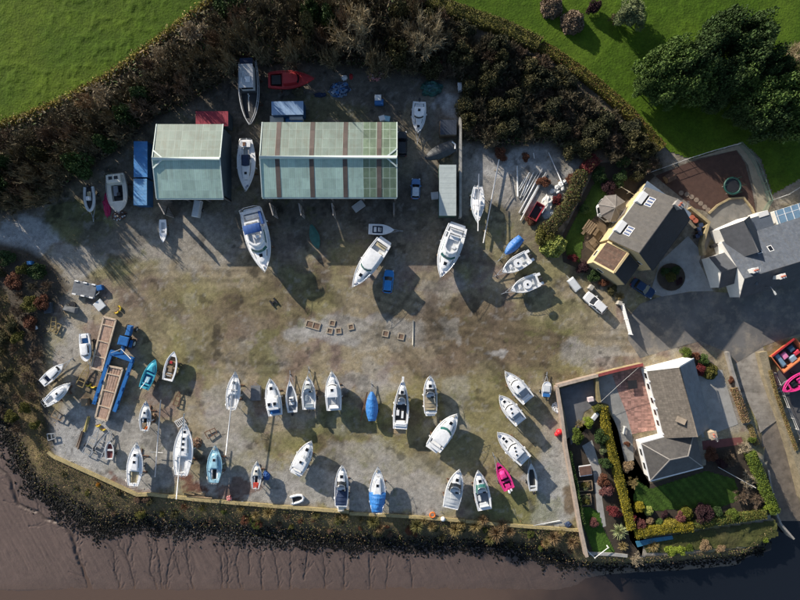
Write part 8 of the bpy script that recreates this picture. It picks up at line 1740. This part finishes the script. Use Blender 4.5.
undergrowth('bank_vegetation', allp[bk], z_[bk] + .05, .085, .55, [leafm('bank_olive', (.12, .11, .035), .6), gorse, leafm('bank_straw', (.24, .18, .09), .4), leafm('bank_brown', (.15, .095, .065), .5), leafm('bank_green', (.10, .12, .025), .5)], [.30, .08, .22, .24, .16], 'rough grass and weeds on the shore bank')
rk = (~la_) & (((in_) & (t_ > .55) & (nr_.uniform(0, 1, len(t_)) < (t_ - .5) * 1.4)) | ((~in_) & (nr_.uniform(0, 1, len(t_)) < .65 * np.exp(-dR_ * 1.5)) & (vnoise(allp[:, 0] * .9, allp[:, 1] * .9, 19) > .30 + .16 * dR_) & (dR_ < 3.2))) & ~slipm
pr = allp[rk]; zr = z_[rk]; n = len(pr)
oct_v = np.array([[1, 0, 0], [-1, 0, 0], [0, 1, 0], [0, -1, 0], [0, 0, 1], [0, 0, -1]], float); oct_f = np.array([[0, 2, 4], [2, 1, 4], [1, 3, 4], [3, 0, 4], [2, 0, 5], [1, 2, 5], [3, 1, 5], [0, 3, 5]])
sz = nr_.uniform(.06, .22, (n, 1, 1)) * nr_.uniform(.6, 1.3, (n, 1, 3)) * np.array([1, 1, .6]); rot = nr_.uniform(0, 6.28, n); vv = oct_v[None] * sz * nr_.uniform(.7, 1.3, (n, 6, 1)); c_, s_ = np.cos(rot)[:, None], np.sin(rot)[:, None]
vx = vv[..., 0] * c_ - vv[..., 1] * s_ + pr[:, :1]; vy = vv[..., 0] * s_ + vv[..., 1] * c_ + pr[:, 1:]; vz = vv[..., 2] + zr[:, None] + .05
co = np.stack([vx, vy, vz], -1).reshape(-1, 3); fa = (oct_f[None] + (np.arange(n) * 6)[:, None, None]).reshape(-1, 3)
me = bpy.data.meshes.new('shore_rocks'); me.vertices.add(len(co)); me.vertices.foreach_set('co', co.astype(np.float32).ravel()); me.loops.add(fa.size); me.loops.foreach_set('vertex_index', fa.astype(np.int32).ravel()); me.polygons.add(len(fa)); me.polygons.foreach_set('loop_start', np.arange(0, fa.size, 3, dtype=np.int32)); me.update(calc_edges=True)
rm_ = [M('weed_covered_rock', (.007, .0068, .006), .85, .3, 1.5, island=.5, spec=.2), M('shore_rock', (.05, .047, .044), .8, .3, 1.5, island=.5)]
for m_ in rm_: me.materials.append(m_)
me.polygons.foreach_set('material_index', np.repeat((nr_.uniform(0, 1, n) < .07 + .3 * (pr[:, 0] < -18) * (pr[:, 0] > -40)).astype(np.int32), 8)); o = bpy.data.objects.new('shore_rocks', me); COL.objects.link(o); tag(o, 'dark weed-covered stones along the tide line', 'rocks', kind='stuff')
# weeds creeping into the yard edges
yp = nr_.uniform([-66, -40], [32, 38], (60000, 2)); z_, la_, in_, dS_, dR_ = zfun(yp[:, 0], yp[:, 1]); dsc = np.minimum(np_dist(yp[:, 0], yp[:, 1], SCRUB_W, True), np_dist(yp[:, 0], yp[:, 1], SCRUB2_W, True)); k = la_ & ((nr_.uniform(0, 1, len(yp)) < .5 * np.exp(-dS_ / .5)) | (nr_.uniform(0, 1, len(yp)) < .5 * np.exp(-dsc / .8))) & ~(np_inpoly(yp[:, 0], yp[:, 1], PW([(556, 380), (700, 340), (800, 400), (800, 560), (590, 560)])))
undergrowth('yard_edge_weeds', yp[k], 0 * yp[k][:, 0], .12, .3, [leafm('bank_olive', (.085, .08, .026)), leafm('bank_straw', (.22, .165, .07)), rustleaf], [.5, .3, .2], 'low weeds along the edges of the yard')
# ------------------------------------------------------------------ light and camera
EL, D_ = math.radians(20.5), Vector((.69, -.724))
D_.normalize()
w = bpy.data.worlds.new('World'); SC.world = w; w.use_nodes = True
nt = w.node_tree; bg = nt.nodes['Background']; sky = nt.nodes.new('ShaderNodeTexSky'); sky.sky_type = 'NISHITA'; sky.sun_disc = False
sky.sun_elevation = EL; sky.sun_rotation = math.atan2(-D_.x, -D_.y); sky.air_density = 1.0; sky.dust_density = 1.0; sky.ozone_density = 1.5
nt.links.new(sky.outputs[0], bg.inputs[0]); bg.inputs[1].default_value = .08
sl = bpy.data.lights.new('sun', 'SUN'); sl.energy = 4.1; sl.angle = math.radians(.53); sl.color = (1., .905, .775)
so = bpy.data.objects.new('sun', sl); COL.objects.link(so); so.location = (-60, 60, 60)
so.rotation_euler = Vector((D_.x * math.cos(EL), D_.y * math.cos(EL), -math.sin(EL))).to_track_quat('-Z', 'Y').to_euler()
cd = bpy.data.cameras.new('camera'); cam = bpy.data.objects.new('camera', cd); COL.objects.link(cam); cam.location = (0, 0, H); cam.rotation_euler = (0, 0, 0)
cd.sensor_fit = 'HORIZONTAL'; cd.angle = 2 * math.atan(400 / 6 / H); cd.clip_start = .5; cd.clip_end = 3000
SC.camera = cam
SC.view_settings.view_transform = 'Standard'; SC.view_settings.look = 'None'; SC.view_settings.exposure = .85; SC.view_settings.gamma = 1.; SC.view_settings.use_curve_mapping = False
SC.cycles.max_bounces = 6; SC.cycles.diffuse_bounces = 3; SC.cycles.glossy_bounces = 3; SC.cycles.use_denoising = True
